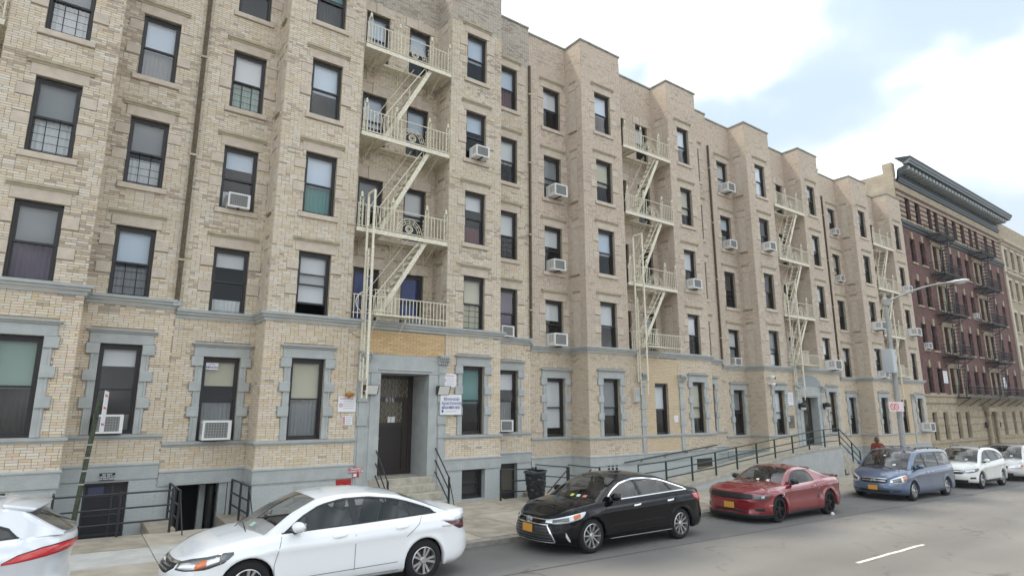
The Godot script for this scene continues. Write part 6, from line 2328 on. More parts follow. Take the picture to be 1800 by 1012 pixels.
func make_car(s: Dictionary, label: String) -> Node3D:
	var sh := Shell.new()
	sh.s = s
	sh.build()
	var x0: float = s.x
	var car := thing("parked_car", Vector3(x0 + s.L * 0.5, road_y(x0 + s.L * 0.5), s.z), label, "car", "cars parked along the kerb")
	car.rotation.z = -atan(SLOPE)
	var o := Node3D.new()                                      # shift so that the node stands under the middle of the car
	var shift := Vector3(-s.L * 0.5, 0, 0)
	o.free()
	var body_m: Material = s.paint
	# lower body
	var st := smb()
	var rows := 15
	var n := sh.xs.size()
	var grid: Array = []
	for i in n:
		var lo := sh.low(sh.xs[i])
		var hi := sh.top(sh.xs[i])
		var col: Array[Vector3] = []
		for j in rows + 1:
			var t := float(j) / rows
			t = lerpf(t, 1.0 - (1.0 - t) * (1.0 - t), 0.35)
			col.append(sh.at(i, lerpf(lo, hi, t)) + shift)
		var inner := col[0] + Vector3(0, 0.01, -minf(0.10, col[0].z))
		col.push_front(inner)
		grid.append(col)
	for i in n - 1:
		for j in rows + 1:
			two(st, grid[i][j], grid[i][j + 1], grid[i + 1][j + 1], grid[i + 1][j])
	# bonnet and boot lid
	var cols := 12
	var deck: float = s.get("deck", s.L)
	for i in n - 1:
		var xa := sh.xs[i]
		var xb := sh.xs[i + 1]
		if xa > (s.a0 as float) + 0.18 and xb < deck - 0.02:
			continue
		for k in cols:
			var ps: Array[Vector3] = []
			for e: Array in [[i, k], [i + 1, k], [i + 1, k + 1], [i, k + 1]]:
				var p: Vector3 = grid[e[0]][rows + 1]
				var t := 1.0 - 2.0 * (e[1] as int) / cols
				var xx := sh.xs[e[0]]
				var crown: float = (s.crown as float) * smoothstep(0.0, 0.5, xx) if xx < s.L * 0.5 else 0.025 * smoothstep(0.0, 0.25, s.L - xx)
				var y := p.y + crown * (1.0 - pow(absf(t), 2.6))
				if s.has("bulge") and xx < s.L * 0.5:
					y += (s.bulge as float) * smoothstep(0.1, 0.5, xx) * exp(-pow((absf(t) - 0.45) / 0.12, 2.0))
				ps.append(Vector3(p.x, y, p.z * t))
			quad(st, ps[0], ps[3], ps[2], ps[1])
	var body := part("body", done(st), body_m, car)
	# roof skin and pillars
	st = smb()
	var gs: Array[float] = []
	for k in 13:
		gs.append(lerpf(s.a0, s.w1, k / 12.0))
	for k in range(1, 13):
		gs.append(lerpf(s.w1, s.b0, k / 12.0))
	for k in range(1, 11):
		gs.append(lerpf(s.b0, s.c1, k / 10.0))
	var ts: Array[float] = [1.0, 0.97, 0.90, 0.7, 0.45, 0.15, -0.15, -0.45, -0.7, -0.90, -0.97, -1.0]
	var front_glass := smb()
	var rear_glass := smb()
	for i in gs.size() - 1:
		for j in ts.size() - 1:
			var a := sh.over(gs[i], ts[j]) + shift
			var b := sh.over(gs[i + 1], ts[j]) + shift
			var c := sh.over(gs[i + 1], ts[j + 1]) + shift
			var d := sh.over(gs[i], ts[j + 1]) + shift
			var mid := absf(ts[j] + ts[j + 1]) * 0.5 < 0.9
			if mid and i < 11:
				quad(front_glass, a, d, c, b)
			elif mid and i >= 25 and (i < gs.size() - 1 - (s.get("hatch", 0) as int)) and not s.has("blind_rear"):
				quad(rear_glass, a, d, c, b)
			else:
				quad(st, a, d, c, b)
	var dlo: Array = s.dlo
	var d0: float = dlo[0][0]
	var d1: float = dlo[dlo.size() - 1][0]
	var cuts: Array[float] = [d0 - 0.01]
	for p: Array in s.posts:
		cuts.append((p[0] + p[1]) * 0.5)
	cuts.append(d1 + 0.01)
	var lights: Array = []
	for k in (cuts.size() - 1) * 2:
		lights.append(smb())
	var glass_top := func(x: float) -> float:
		if x <= d0 or x >= d1:
			return sh.top(x) - 0.01
		return clampf(Shell.sm(dlo, x, 0.03), sh.top(x) - 0.01, sh.rail(x) - 0.045)
	var st_x: Array[float] = []
	for v in gs:
		st_x.append(v)
	for k in 25:
		st_x.append(lerpf(d0 + 0.001, d1 - 0.001, k / 24.0))
	st_x.sort()
	for i in st_x.size() - 1:
		var xa := st_x[i]
		var xb := st_x[i + 1]
		if xb - xa < 0.0005:
			continue
		var ga: float = glass_top.call(xa)
		var gb: float = glass_top.call(xb)
		var ra := sh.rail(xa)
		var rb := sh.rail(xb)
		for j in 4:
			var ya0 := lerpf(ga, ra, j / 4.0)
			var ya1 := lerpf(ga, ra, (j + 1) / 4.0)
			var yb0 := lerpf(gb, rb, j / 4.0)
			var yb1 := lerpf(gb, rb, (j + 1) / 4.0)
			two(st, Vector3(xa, ya0, sh.glass_z(xa, ya0)) + shift, Vector3(xa, ya1, sh.glass_z(xa, ya1)) + shift, Vector3(xb, yb1, sh.glass_z(xb, yb1)) + shift, Vector3(xb, yb0, sh.glass_z(xb, yb0)) + shift)
		if xa >= d0 and xb <= d1:
			for j in 4:
				var la := sh.top(xa) - 0.01
				var lb := sh.top(xb) - 0.01
				var ya0 := lerpf(la, ga, j / 4.0)
				var ya1 := lerpf(la, ga, (j + 1) / 4.0)
				var yb0 := lerpf(lb, gb, j / 4.0)
				var yb1 := lerpf(lb, gb, (j + 1) / 4.0)
				var q := Vector3(0, 0, -0.006)
				var w := 0
				while w < cuts.size() - 2 and (xa + xb) * 0.5 > cuts[w + 1]:
					w += 1
				var fl := Vector3(1, 1, -1)
				var pa := Vector3(xa, ya0, sh.glass_z(xa, ya0)) + shift + q
				var pb := Vector3(xa, ya1, sh.glass_z(xa, ya1)) + shift + q
				var pc := Vector3(xb, yb1, sh.glass_z(xb, yb1)) + shift + q
				var pd := Vector3(xb, yb0, sh.glass_z(xb, yb0)) + shift + q
				quad(lights[w * 2], pa, pb, pc, pd)
				quad(lights[w * 2 + 1], pd * fl, pc * fl, pb * fl, pa * fl)
	part("roof", done(st), s.get("roof_paint", body_m), car)
	part("windscreen", done(front_glass), M.screen_glass, car)
	if not s.has("blind_rear"):
		part("rear_window", done(rear_glass), M.side_glass, car)
	for l: SurfaceTool in lights:
		part("side_window", done(l), s.get("glass", M.side_glass), car)
	# trim round the side glass, door posts
	st = smb()
	var trim := smb()
	for i in 24:
		var xa := lerpf(d0, d1, i / 24.0)
		var xb := lerpf(d0, d1, (i + 1) / 24.0)
		for e: Array in [[0, 0.022]]:
			var ya: float = glass_top.call(xa)
			var yb: float = glass_top.call(xb)
			var q := Vector3(0, 0, 0.004)
			two(trim, Vector3(xa, ya - 0.022, sh.glass_z(xa, ya - 0.022)) + shift + q, Vector3(xa, ya + 0.006, sh.glass_z(xa, ya + 0.006)) + shift + q, Vector3(xb, yb + 0.006, sh.glass_z(xb, yb + 0.006)) + shift + q, Vector3(xb, yb - 0.022, sh.glass_z(xb, yb - 0.022)) + shift + q)
			ya = sh.top(xa)
			yb = sh.top(xb)
			two(trim, Vector3(xa, ya - 0.012, sh.belt_z(xa)) + shift + q * 2.0, Vector3(xa, ya + 0.018, sh.glass_z(xa, ya + 0.018)) + shift + q, Vector3(xb, yb + 0.018, sh.glass_z(xb, yb + 0.018)) + shift + q, Vector3(xb, yb - 0.012, sh.belt_z(xb)) + shift + q * 2.0)
	part("window_trim", done(trim), M.chrome if s.get("chrome", false) else M.black_trim, car)
	for p: Array in s.posts:
		st = smb()
		var lo := sh.top(p[0])
		for j in 6:
			var f0 := j / 6.0
			var f1 := (j + 1) / 6.0
			var xa := lerpf(p[0], p[1], f0)
			var xb := lerpf(p[0], p[1], f1)
			var hi: float = glass_top.call(p[1])
			var ya := lerpf(lo, hi, f0)
			var yb := lerpf(lo, hi, f1)
			var hw: float = p[2] * 0.5
			var q := Vector3(0, 0, 0.002)
			two(st, Vector3(xa - hw, ya, sh.glass_z(xa, ya)) + shift + q, Vector3(xb - hw, yb, sh.glass_z(xb, yb)) + shift + q, Vector3(xb + hw, yb, sh.glass_z(xb, yb)) + shift + q, Vector3(xa + hw, ya, sh.glass_z(xa, ya)) + shift + q)
		part("door_post", done(st), M.black_trim, car)
	# interior, underside and wheel houses
	st = mb()
	var hw: float = s.W * 0.5 - 0.1
	span(st, Vector3(0.55, 0.24, -hw + 0.1) + shift, Vector3(s.L - 0.6, 0.32, hw - 0.1) + shift)
	span(st, Vector3(s.a0 - 0.1, 0.5, -hw + 0.02) + shift, Vector3(s.a0 + 0.5, sh.top(s.a0) - 0.03, hw - 0.02) + shift)
	part("floor_pan", done(st), M.dark, car)
	st = smb()
	var sx: float = s.seat
	for row: float in ([sx, sx + 0.95] if s.get("rows", 2) == 2 else [sx, sx + 1.0, sx + 1.9]):
		if row > s.b0 + 0.1:
			continue
		for z: float in [-0.38, 0.38]:
			box(st, Vector3(row, 0.62, z) + shift, Vector3(0.5, 0.18, 0.48))
			box(st, Vector3(row + 0.27, 0.9, z) + shift, Vector3(0.14, 0.58, 0.46), Basis(Vector3.BACK, -0.22))
			box(st, Vector3(row + 0.37, 1.24 if s.H < 1.55 else 1.36, z) + shift, Vector3(0.1, 0.17, 0.24), Basis(Vector3.BACK, -0.2))
	part("seats", done(st), tinted("seat_cloth", lin(0.10, 0.095, 0.085), 0.9), car)
	st = smb()
	hoop(st, Vector3(s.a0 + 0.62, sh.top(s.a0) + 0.02, 0.38) + shift, 0.18, 0.016, 0, TAU, 16, Vector3.BACK, Vector3(0.35, 0.93, 0).normalized())
	part("steering_wheel", done(st), M.black_trim, car)
	st = smb()
	for xc: float in [s.xf, s.xr]:
		var ar: float = s.arch + 0.012
		for side: float in [-1.0, 1.0]:
			for k in 14:
				var a := PI * k / 14.0 - 0.05
				var b := PI * (k + 1) / 14.0 + 0.05
				var z1: float = side * (s.W * 0.5 - 0.07)
				var z2: float = side * (s.W * 0.5 - 0.36)
				quad(st, Vector3(xc - cos(a) * ar, s.R + sin(a) * ar, z1) + shift, Vector3(xc - cos(b) * ar, s.R + sin(b) * ar, z1) + shift, Vector3(xc - cos(b) * ar, s.R + sin(b) * ar, z2) + shift, Vector3(xc - cos(a) * ar, s.R + sin(a) * ar, z2) + shift)
			var zi: float = side * (s.W * 0.5 - 0.345)
			quad(st, Vector3(xc - ar, 0.2, zi) + shift, Vector3(xc - ar, s.R + ar, zi) + shift, Vector3(xc + ar, s.R + ar, zi) + shift, Vector3(xc + ar, 0.2, zi) + shift)
	part("wheel_house", done(st), M.dark, car)
	for xc: float in [s.xf, s.xr]:
		for side: float in [1.0, -1.0]:
			wheel(car, Vector3(xc, s.R, side * (s.W * 0.5 - 0.035)) + shift, s.R, 0.21, s.rim, side)
	# door gaps, handles
	st = smb()
	for g: Array in s.gaps:
		for j in g.size() - 1:
			var p: Array = g[j]
			var q: Array = g[j + 1]
			var m := 6
			for k in m:
				var xa := lerpf(p[0], q[0], float(k) / m)
				var xb := lerpf(p[0], q[0], float(k + 1) / m)
				var ya := lerpf(p[1], q[1], float(k) / m)
				var yb := lerpf(p[1], q[1], float(k + 1) / m)
				var d := Vector2(xb - xa, yb - ya).normalized() * 0.0045
				two(st, Vector3(xa - d.y, ya + d.x, sh.side_z(xa, ya, 0.0025)) + shift, Vector3(xb - d.y, yb + d.x, sh.side_z(xb, yb, 0.0025)) + shift, Vector3(xb + d.y, yb - d.x, sh.side_z(xb, yb, 0.0025)) + shift, Vector3(xa + d.y, ya - d.x, sh.side_z(xa, ya, 0.0025)) + shift)
	part("door_gap", done(st), tinted("gap", lin(0.02, 0.02, 0.02), 0.8) if not s.has("gap") else s.gap, car)
	for h: Array in s.handles:
		for side: float in [1.0, -1.0]:
			st = smb()
			var z := sh.side_z(h[0], h[1])
			for k in 8:
				var a := lerpf(-0.11, 0.11, k / 8.0)
				var b := lerpf(-0.11, 0.11, (k + 1) / 8.0)
				var oa := 0.012 + 0.022 * (1.0 - pow(absf(a) / 0.11, 3.0))
				var ob := 0.012 + 0.022 * (1.0 - pow(absf(b) / 0.11, 3.0))
				quad(st, Vector3(h[0] + a, h[1] - 0.015 + a * 0.08, (z + oa) * side) + shift, Vector3(h[0] + a, h[1] + 0.015 + a * 0.08, (z + oa) * side) + shift, Vector3(h[0] + b, h[1] + 0.015 + b * 0.08, (z + ob) * side) + shift, Vector3(h[0] + b, h[1] - 0.015 + b * 0.08, (z + ob) * side) + shift)
				quad(st, Vector3(h[0] + a, h[1] + 0.015 + a * 0.08, (z + oa) * side) + shift, Vector3(h[0] + a, h[1] + 0.015 + a * 0.08, z * side) + shift, Vector3(h[0] + b, h[1] + 0.015 + b * 0.08, z * side) + shift, Vector3(h[0] + b, h[1] + 0.015 + b * 0.08, (z + ob) * side) + shift)
			part("door_handle", done(st), M.chrome if s.get("chrome", false) else body_m, car)
	# mirrors
	var mx: float = s.mirror
	for side: float in [1.0, -1.0]:
		var my := sh.top(mx) + 0.09
		var mz := (sh.belt_z(mx) + 0.13) * side
		st = smb()
		lathe(st, [Vector2(0.0, -0.11), Vector2(0.05, -0.10), Vector2(0.082, -0.05), Vector2(0.088, 0.02), Vector2(0.075, 0.08), Vector2(0.0, 0.1)], 14, Transform3D(Basis(Vector3(1.05, 0, 0), Vector3(0, 0, side * 1.05), Vector3(0, 0.88, 0)), Vector3(mx, my, mz) + shift))
		var mm := part("mirror", done(st), s.get("mirror_paint", body_m), car)
		st = smb()
		bar(st, Vector3(mx, my - 0.06, mz - side * 0.02) + shift, Vector3(mx - 0.02, my - 0.1, mz - side * 0.15) + shift, 0.028, 6)
		part("mirror_arm", done(st), M.black_trim, mm)
		part("mirror_glass", box_mesh(Vector3(0.006, 0.11, 0.16)), M.chrome, mm, Vector3(mx + 0.088, my, mz) + shift)
	# wipers
	st = mb()
	for z: float in [0.42, -0.12]:
		var a := sh.over(s.a0 + 0.03, z / (s.W * 0.45)) + Vector3(-0.01, 0.02, 0) + shift
		var b := sh.over(s.a0 + 0.13, (z - 0.5) / (s.W * 0.45)) + Vector3(-0.012, 0.022, 0) + shift
		bar(st, a, b, 0.008, 4)
	part("wiper", done(st), M.black_trim, car)
	# fitted panels: lamps, grilles, trim
	for p: Dictionary in s.panels:
		var sides: Array = [1, -1] if p.get("pair", false) else [1]
		for sd: int in sides:
			st = smb()
			fit(sh, st, p.keys, p.get("out", 0.004), sd, p.get("tail", false), p.get("n", 14))
			var mm := ArrayMesh.new()
			mm = done(st)
			part(p.name, mm, p.mat, car, shift)
	# plates
	if s.has("plate"):
		var pt := sh.skin(0.0, s.plate, 0.02) + shift
		part("number_plate", box_mesh(Vector3(0.012, 0.155, 0.31)), tinted("plate_gold", lin(0.62, 0.30, 0.05), 0.5), car, pt)
		part("plate_frame", box_mesh(Vector3(0.008, 0.17, 0.325)), M.black_trim, car, pt + Vector3(0.004, 0, 0))
	return car

func build_cars() -> void:
	M.side_glass = glass_mat(Color(0.02, 0.035, 0.03), 0.5, 0.015)
	M.light_glass = glass_mat(Color(0.10, 0.16, 0.135), 0.2, 0.01)
	M.light_glass.metallic_specular = 0.9
	M.screen_glass = glass_mat(Color(0.04, 0.075, 0.06), 0.26, 0.015)
	var lamp := paint("head_lamp", lin(0.10, 0.105, 0.11), 0.12, 0.3)
	var lens := paint("lamp_clear", lin(0.62, 0.63, 0.64), 0.1, 0.3)
	var amber := paint("amber_lens", lin(0.55, 0.13, 0.02), 0.15)
	var red_lens := paint("red_lens", lin(0.55, 0.014, 0.016), 0.12)
	var deep_red := paint("deep_red_lens", lin(0.09, 0.005, 0.01), 0.12)
	var blk: Material = M.black_trim
	var chrome: Material = M.chrome
	var white := paint("paint_white_car", lin(0.80, 0.81, 0.82), 0.3)
	var black := paint("paint_black_car", lin(0.003, 0.003, 0.0045), 0.15)
	black.metallic_specular = 0.15
	black.clearcoat = 0.55
	var redp := paint("paint_red_car", lin(0.20, 0.004, 0.009), 0.22, 0.1)
	var bluep := paint("paint_blue_car", lin(0.07, 0.105, 0.18), 0.3, 0.35)
	var silver := paint("paint_silver_car", lin(0.50, 0.485, 0.455), 0.32, 0.4)
	var pearl := paint("paint_pearl_car", lin(0.66, 0.68, 0.71), 0.28, 0.15)
	var zc := KERB_Z + 0.92
	# --- white four-door saloon
	var sedan := {"x": 1.33, "z": zc - 0.03, "L": 4.86, "W": 1.85, "H": 1.455, "xf": 0.98, "xr": 3.745, "R": 0.33, "arch": 0.375, "flare": 0.012, "paint": white, "glass": M.light_glass, "rim": "split",
		"wide": [[0, 0.97], [1.0, 0.985], [2.4, 1.0], [3.8, 0.99], [4.86, 0.96]], "nose": [0.85, 2.1, 2.6], "tail": [0.7, 2.1, 2.9],
		"low": [[0, 0.20], [0.6, 0.19], [1.4, 0.20], [3.3, 0.21], [4.3, 0.24], [4.86, 0.30]],
		"top": [[0, 0.67], [0.15, 0.72], [0.5, 0.815], [1.0, 0.90], [1.4, 0.945], [2.6, 0.985], [3.6, 1.03], [4.2, 1.055], [4.7, 1.06], [4.86, 1.02]],
		"side": [[0, 0.05], [0.10, 0.012], [0.2, 0.0], [0.45, 0.008], [0.66, 0.012], [0.74, 0.0], [0.80, 0.018], [0.9, 0.05], [1.0, 0.115]],
		"front": [[0.18, 0.10], [0.3, 0.02], [0.42, 0.0], [0.52, 0.015], [0.6, 0.06], [0.68, 0.14], [0.75, 0.22]], "rear": [[0.25, 0.10], [0.4, 0.0], [0.6, 0.01], [0.68, 0.05], [0.85, 0.09], [0.98, 0.06], [1.06, 0.09]],
		"crown": 0.065, "deck": 4.2, "a0": 1.2, "w1": 2.05, "b0": 3.3, "c1": 4.28, "bowf": 0.28, "bowr": 0.12, "lean": 0.42,
		"roof": [[1.2, 0.90], [1.6, 1.19], [2.0, 1.38], [2.3, 1.42], [2.8, 1.425], [3.3, 1.36], [3.8, 1.2], [4.28, 1.03]],
		"dlo": [[1.42, 0.93], [1.7, 1.15], [2.0, 1.30], [2.35, 1.365], [2.8, 1.37], [3.2, 1.325], [3.6, 1.23], [3.86, 1.135], [3.97, 1.08], [3.99, 1.02]],
		"posts": [[2.56, 2.50, 0.12], [3.5, 3.42, 0.035]], "seat": 2.05, "mirror": 1.62, "handles": [[2.28, 0.86], [3.32, 0.895]],
		"gaps": [[[1.34, 0.24], [1.32, 0.55], [1.42, 0.92]], [[2.52, 0.24], [2.53, 0.96]], [[3.40, 0.74], [3.62, 0.90], [3.7, 1.02]], [[1.34, 0.245], [3.28, 0.255]], [[1.35, 0.34], [2.3, 0.36], [3.25, 0.38]]],
		"gap": tinted("gap_grey", lin(0.14, 0.14, 0.14), 0.8),
		"panels": [
			{"name": "headlight", "pair": true, "mat": lamp, "keys": [[0.50, 0.565, 0.66], [0.7, 0.56, 0.70], [1.0, 0.585, 0.74], [1.22, 0.66, 0.785], [1.34, 0.755, 0.79]], "out": 0.004},
			{"name": "headlight_lens", "pair": true, "mat": lens, "keys": [[0.56, 0.58, 0.64], [0.70, 0.575, 0.66], [0.84, 0.585, 0.65]], "out": 0.008},
			{"name": "headlight_lens", "pair": true, "mat": lens, "keys": [[0.98, 0.62, 0.70], [1.16, 0.68, 0.74]], "out": 0.008},
			{"name": "indicator", "pair": true, "mat": amber, "keys": [[0.84, 0.58, 0.66], [0.93, 0.60, 0.70], [1.0, 0.63, 0.70]], "out": 0.009},
			{"name": "grille", "mat": blk, "keys": [[-0.46, 0.58, 0.66], [-0.3, 0.5, 0.665], [0.3, 0.5, 0.665], [0.46, 0.58, 0.66]], "out": 0.003},
			{"name": "grille_bar", "mat": chrome, "keys": [[-0.5, 0.635, 0.665], [0.5, 0.635, 0.665]], "out": 0.012},
			{"name": "grille_bar", "mat": lamp, "keys": [[-0.40, 0.585, 0.60], [0.40, 0.585, 0.60]], "out": 0.010},
			{"name": "grille_bar", "mat": lamp, "keys": [[-0.33, 0.54, 0.555], [0.33, 0.54, 0.555]], "out": 0.010},
			{"name": "lower_intake", "mat": blk, "keys": [[-0.55, 0.22, 0.34], [0.55, 0.22, 0.34]], "out": 0.003},
			{"name": "tail_light", "pair": true, "tail": true, "mat": deep_red, "keys": [[0.3, 0.80, 0.92], [0.7, 0.76, 0.925], [1.0, 0.76, 0.925], [1.14, 0.82, 0.925], [1.36, 0.915, 0.925]], "out": 0.005},
			{"name": "tail_light_lens", "pair": true, "tail": true, "mat": lens, "keys": [[0.45, 0.925, 0.975], [0.95, 0.915, 0.985], [1.2, 0.905, 0.975], [1.40, 0.93, 0.945]], "out": 0.009},
			{"name": "fuel_door", "mat": white, "keys": [[4.62, 0.83, 0.97], [4.82, 0.83, 0.97]], "out": 0.003}]}
	var c := make_car(sedan, "white four-door sedan nearest the camera, amber lamps in its dark headlights")
	mark(c, sedan, 0.615, "H")
	stickers(c, sedan, [[0.25, 0.07, lin(0.35, 0.6, 0.45)]])
	# --- black sedan
	var dark := sedan.duplicate(true)
	dark.merge({"x": 7.93, "L": 4.96, "W": 1.835, "H": 1.46, "xf": 0.985, "xr": 3.785, "R": 0.335, "paint": black, "rim": "fan", "chrome": true, "glass": M.side_glass,
		"wide": [[0, 0.97], [1.0, 0.985], [2.4, 1.0], [3.8, 1.0], [4.96, 0.96]], "nose": [0.9, 2.2, 2.7], "deck": 4.3, "c1": 4.5, "b0": 3.25,
		"top": [[0, 0.70], [0.15, 0.75], [0.5, 0.84], [1.0, 0.915], [1.4, 0.955], [2.6, 1.0], [3.6, 1.04], [4.3, 1.06], [4.8, 1.04], [4.96, 0.98]],
		"front": [[0.18, 0.09], [0.26, 0.01], [0.4, 0.0], [0.55, 0.03], [0.64, 0.075], [0.72, 0.15], [0.8, 0.24]],
		"roof": [[1.2, 0.92], [1.6, 1.19], [2.0, 1.375], [2.35, 1.425], [2.8, 1.425], [3.3, 1.36], [3.9, 1.19], [4.5, 1.04]],
		"dlo": [[1.42, 0.95], [1.7, 1.16], [2.0, 1.30], [2.4, 1.37], [2.8, 1.37], [3.2, 1.33], [3.65, 1.235], [3.98, 1.14], [4.1, 1.09], [4.13, 1.04]],
		"posts": [[2.56, 2.46, 0.09], [3.62, 3.38, 0.05]], "handles": [[2.32, 0.85], [3.42, 0.88]],
		"gap": tinted("gap_black", lin(0.001, 0.001, 0.001), 0.9), "plate": 0.47,
		"panels": [
			{"name": "headlight", "pair": true, "mat": lens, "keys": [[0.46, 0.60, 0.655], [0.7, 0.585, 0.69], [1.0, 0.62, 0.745], [1.28, 0.70, 0.80], [1.38, 0.79, 0.81]], "out": 0.004},
			{"name": "headlight_shade", "pair": true, "mat": lamp, "keys": [[0.62, 0.61, 0.66], [0.98, 0.65, 0.715]], "out": 0.008},
			{"name": "indicator", "pair": true, "mat": amber, "keys": [[1.08, 0.67, 0.75], [1.24, 0.72, 0.785]], "out": 0.009},
			{"name": "grille", "mat": blk, "keys": [[-0.66, 0.24, 0.30], [-0.5, 0.23, 0.56], [0.5, 0.23, 0.56], [0.66, 0.24, 0.30]], "out": 0.003},
			{"name": "grille_bar", "mat": chrome, "keys": [[-0.53, 0.555, 0.575], [0.53, 0.555, 0.575]], "out": 0.012},
			{"name": "grille_bar", "mat": chrome, "keys": [[-0.68, 0.225, 0.245], [0.68, 0.225, 0.245]], "out": 0.012},
			{"name": "grille_bar", "pair": true, "mat": chrome, "keys": [[0.50, 0.545, 0.575], [0.58, 0.40, 0.47], [0.69, 0.225, 0.26]], "out": 0.012},
			{"name": "grille_slat", "mat": lamp, "keys": [[-0.52, 0.50, 0.512], [0.52, 0.50, 0.512]], "out": 0.009},
			{"name": "grille_slat", "mat": lamp, "keys": [[-0.55, 0.445, 0.457], [0.55, 0.445, 0.457]], "out": 0.009},
			{"name": "grille_slat", "mat": lamp, "keys": [[-0.58, 0.39, 0.402], [0.58, 0.39, 0.402]], "out": 0.009},
			{"name": "grille_slat", "mat": lamp, "keys": [[-0.61, 0.335, 0.347], [0.61, 0.335, 0.347]], "out": 0.009},
			{"name": "grille_slat", "mat": lamp, "keys": [[-0.63, 0.28, 0.292], [0.63, 0.28, 0.292]], "out": 0.009},
			{"name": "bonnet_trim", "mat": chrome, "keys": [[-0.52, 0.65, 0.665], [0.52, 0.65, 0.665]], "out": 0.008},
			{"name": "running_lamp", "pair": true, "mat": lens, "keys": [[0.90, 0.36, 0.44], [0.95, 0.28, 0.36], [1.0, 0.25, 0.28]], "out": 0.006},
			{"name": "sill_trim", "pair": true, "mat": chrome, "keys": [[2.05, 0.23, 0.245], [4.0, 0.245, 0.26]], "out": 0.006, "n": 20},
			{"name": "tail_light", "pair": true, "tail": true, "mat": red_lens, "keys": [[0.3, 0.80, 0.95], [0.7, 0.74, 0.96], [1.05, 0.78, 0.97], [1.3, 0.9, 0.965]], "out": 0.005}]}, true)
	c = make_car(dark, "shiny black four-door sedan with chrome window line, between the white and the red car")
	mark(c, dark, 0.625, "T")
	stickers(c, dark, [[0.32, 0.06, lin(0.6, 0.65, 0.6)], [0.52, 0.05, lin(0.55, 0.2, 0.15)], [0.1, 0.05, lin(0.5, 0.6, 0.1)]])
	# --- red coupe
	var coupe := sedan.duplicate(true)
	coupe.merge({"x": 14.86, "L": 4.79, "W": 1.88, "H": 1.395, "xf": 0.945, "xr": 3.665, "R": 0.35, "arch": 0.39, "flare": 0.03, "paint": redp, "glass": M.side_glass, "rim": "black", "bulge": 0.025, "mirror_paint": blk,
		"wide": [[0, 0.98], [0.9, 1.0], [2.2, 0.965], [2.8, 0.97], [3.6, 1.0], [4.79, 0.96]], "nose": [0.62, 2.2, 3.2], "tail": [0.6, 2.1, 3.2],
		"low": [[0, 0.17], [0.5, 0.165], [1.4, 0.18], [3.2, 0.20], [4.3, 0.24], [4.79, 0.32]],
		"top": [[0, 0.77], [0.12, 0.81], [0.5, 0.865], [1.0, 0.905], [1.5, 0.925], [2.4, 0.945], [2.9, 0.97], [3.5, 1.03], [4.2, 1.04], [4.65, 1.02], [4.79, 0.98]],
		"side": [[0, 0.06], [0.1, 0.015], [0.3, 0.012], [0.55, 0.03], [0.70, 0.022], [0.76, 0.0], [0.84, 0.012], [0.92, 0.045], [1.0, 0.12]],
		"front": [[0.15, 0.02], [0.22, 0.0], [0.35, 0.03], [0.5, 0.02], [0.56, 0.01], [0.68, 0.045], [0.76, 0.06], [0.84, 0.12]],
		"crown": 0.075, "deck": 3.95, "a0": 1.42, "w1": 2.2, "b0": 2.85, "c1": 4.1, "bowf": 0.25, "bowr": 0.1, "lean": 0.46, "seat": 2.0, "mirror": 1.78,
		"roof": [[1.42, 0.91], [1.8, 1.16], [2.15, 1.315], [2.45, 1.36], [2.75, 1.355], [3.1, 1.28], [3.6, 1.12], [4.1, 1.02]],
		"dlo": [[1.66, 0.94], [1.9, 1.13], [2.15, 1.245], [2.45, 1.29], [2.75, 1.28], [2.92, 1.22], [3.02, 1.08], [3.05, 0.98]],
		"posts": [], "handles": [[2.82, 0.855]], "gaps": [[[1.5, 0.24], [1.48, 0.6], [1.62, 0.92]], [[3.02, 0.3], [3.06, 0.7], [2.98, 0.95]], [[1.5, 0.245], [3.02, 0.26]]],
		"gap": tinted("gap_red", lin(0.05, 0.004, 0.004), 0.9), "plate": 0.43,
		"panels": [
			{"name": "grille", "mat": blk, "keys": [[-0.66, 0.63, 0.735], [-0.5, 0.60, 0.745], [0.5, 0.60, 0.745], [0.66, 0.63, 0.735]], "out": 0.004},
			{"name": "headlight", "pair": true, "mat": lamp, "keys": [[0.69, 0.60, 0.73], [0.86, 0.595, 0.735], [1.06, 0.62, 0.735], [1.16, 0.68, 0.73]], "out": 0.005},
			{"name": "headlight_lens", "pair": true, "mat": lens, "keys": [[0.90, 0.635, 0.70], [0.99, 0.64, 0.705]], "out": 0.01},
			{"name": "lower_intake", "mat": blk, "keys": [[-0.46, 0.28, 0.34], [0.46, 0.28, 0.34]], "out": 0.004},
			{"name": "fog_lamp_recess", "pair": true, "mat": blk, "keys": [[0.72, 0.33, 0.40], [0.98, 0.32, 0.41]], "out": 0.004},
			{"name": "front_lip", "mat": blk, "keys": [[-1.25, 0.16, 0.25], [-0.6, 0.14, 0.24], [0.6, 0.14, 0.24], [1.25, 0.16, 0.25]], "out": 0.025, "n": 26},
			{"name": "sill_skirt", "pair": true, "mat": blk, "keys": [[2.05, 0.17, 0.23], [3.85, 0.18, 0.24]], "out": 0.012},
			{"name": "side_scoop", "pair": true, "mat": deep_red, "keys": [[3.62, 0.56, 0.58], [3.72, 0.52, 0.80], [3.78, 0.56, 0.80]], "out": 0.006},
			{"name": "marker_lamp", "pair": true, "mat": amber, "keys": [[1.12, 0.45, 0.485], [1.26, 0.45, 0.485]], "out": 0.005},
			{"name": "badge", "pair": true, "mat": lens, "keys": [[1.78, 0.66, 0.72], [1.84, 0.64, 0.73]], "out": 0.005},
			{"name": "tail_light", "pair": true, "tail": true, "mat": deep_red, "keys": [[0.4, 0.72, 0.92], [0.8, 0.70, 0.93], [0.96, 0.74, 0.92]], "out": 0.005}]}, true)
	c = make_car(coupe, "red two-door coupe with black wheels and scooped bonnet, before the ramp")
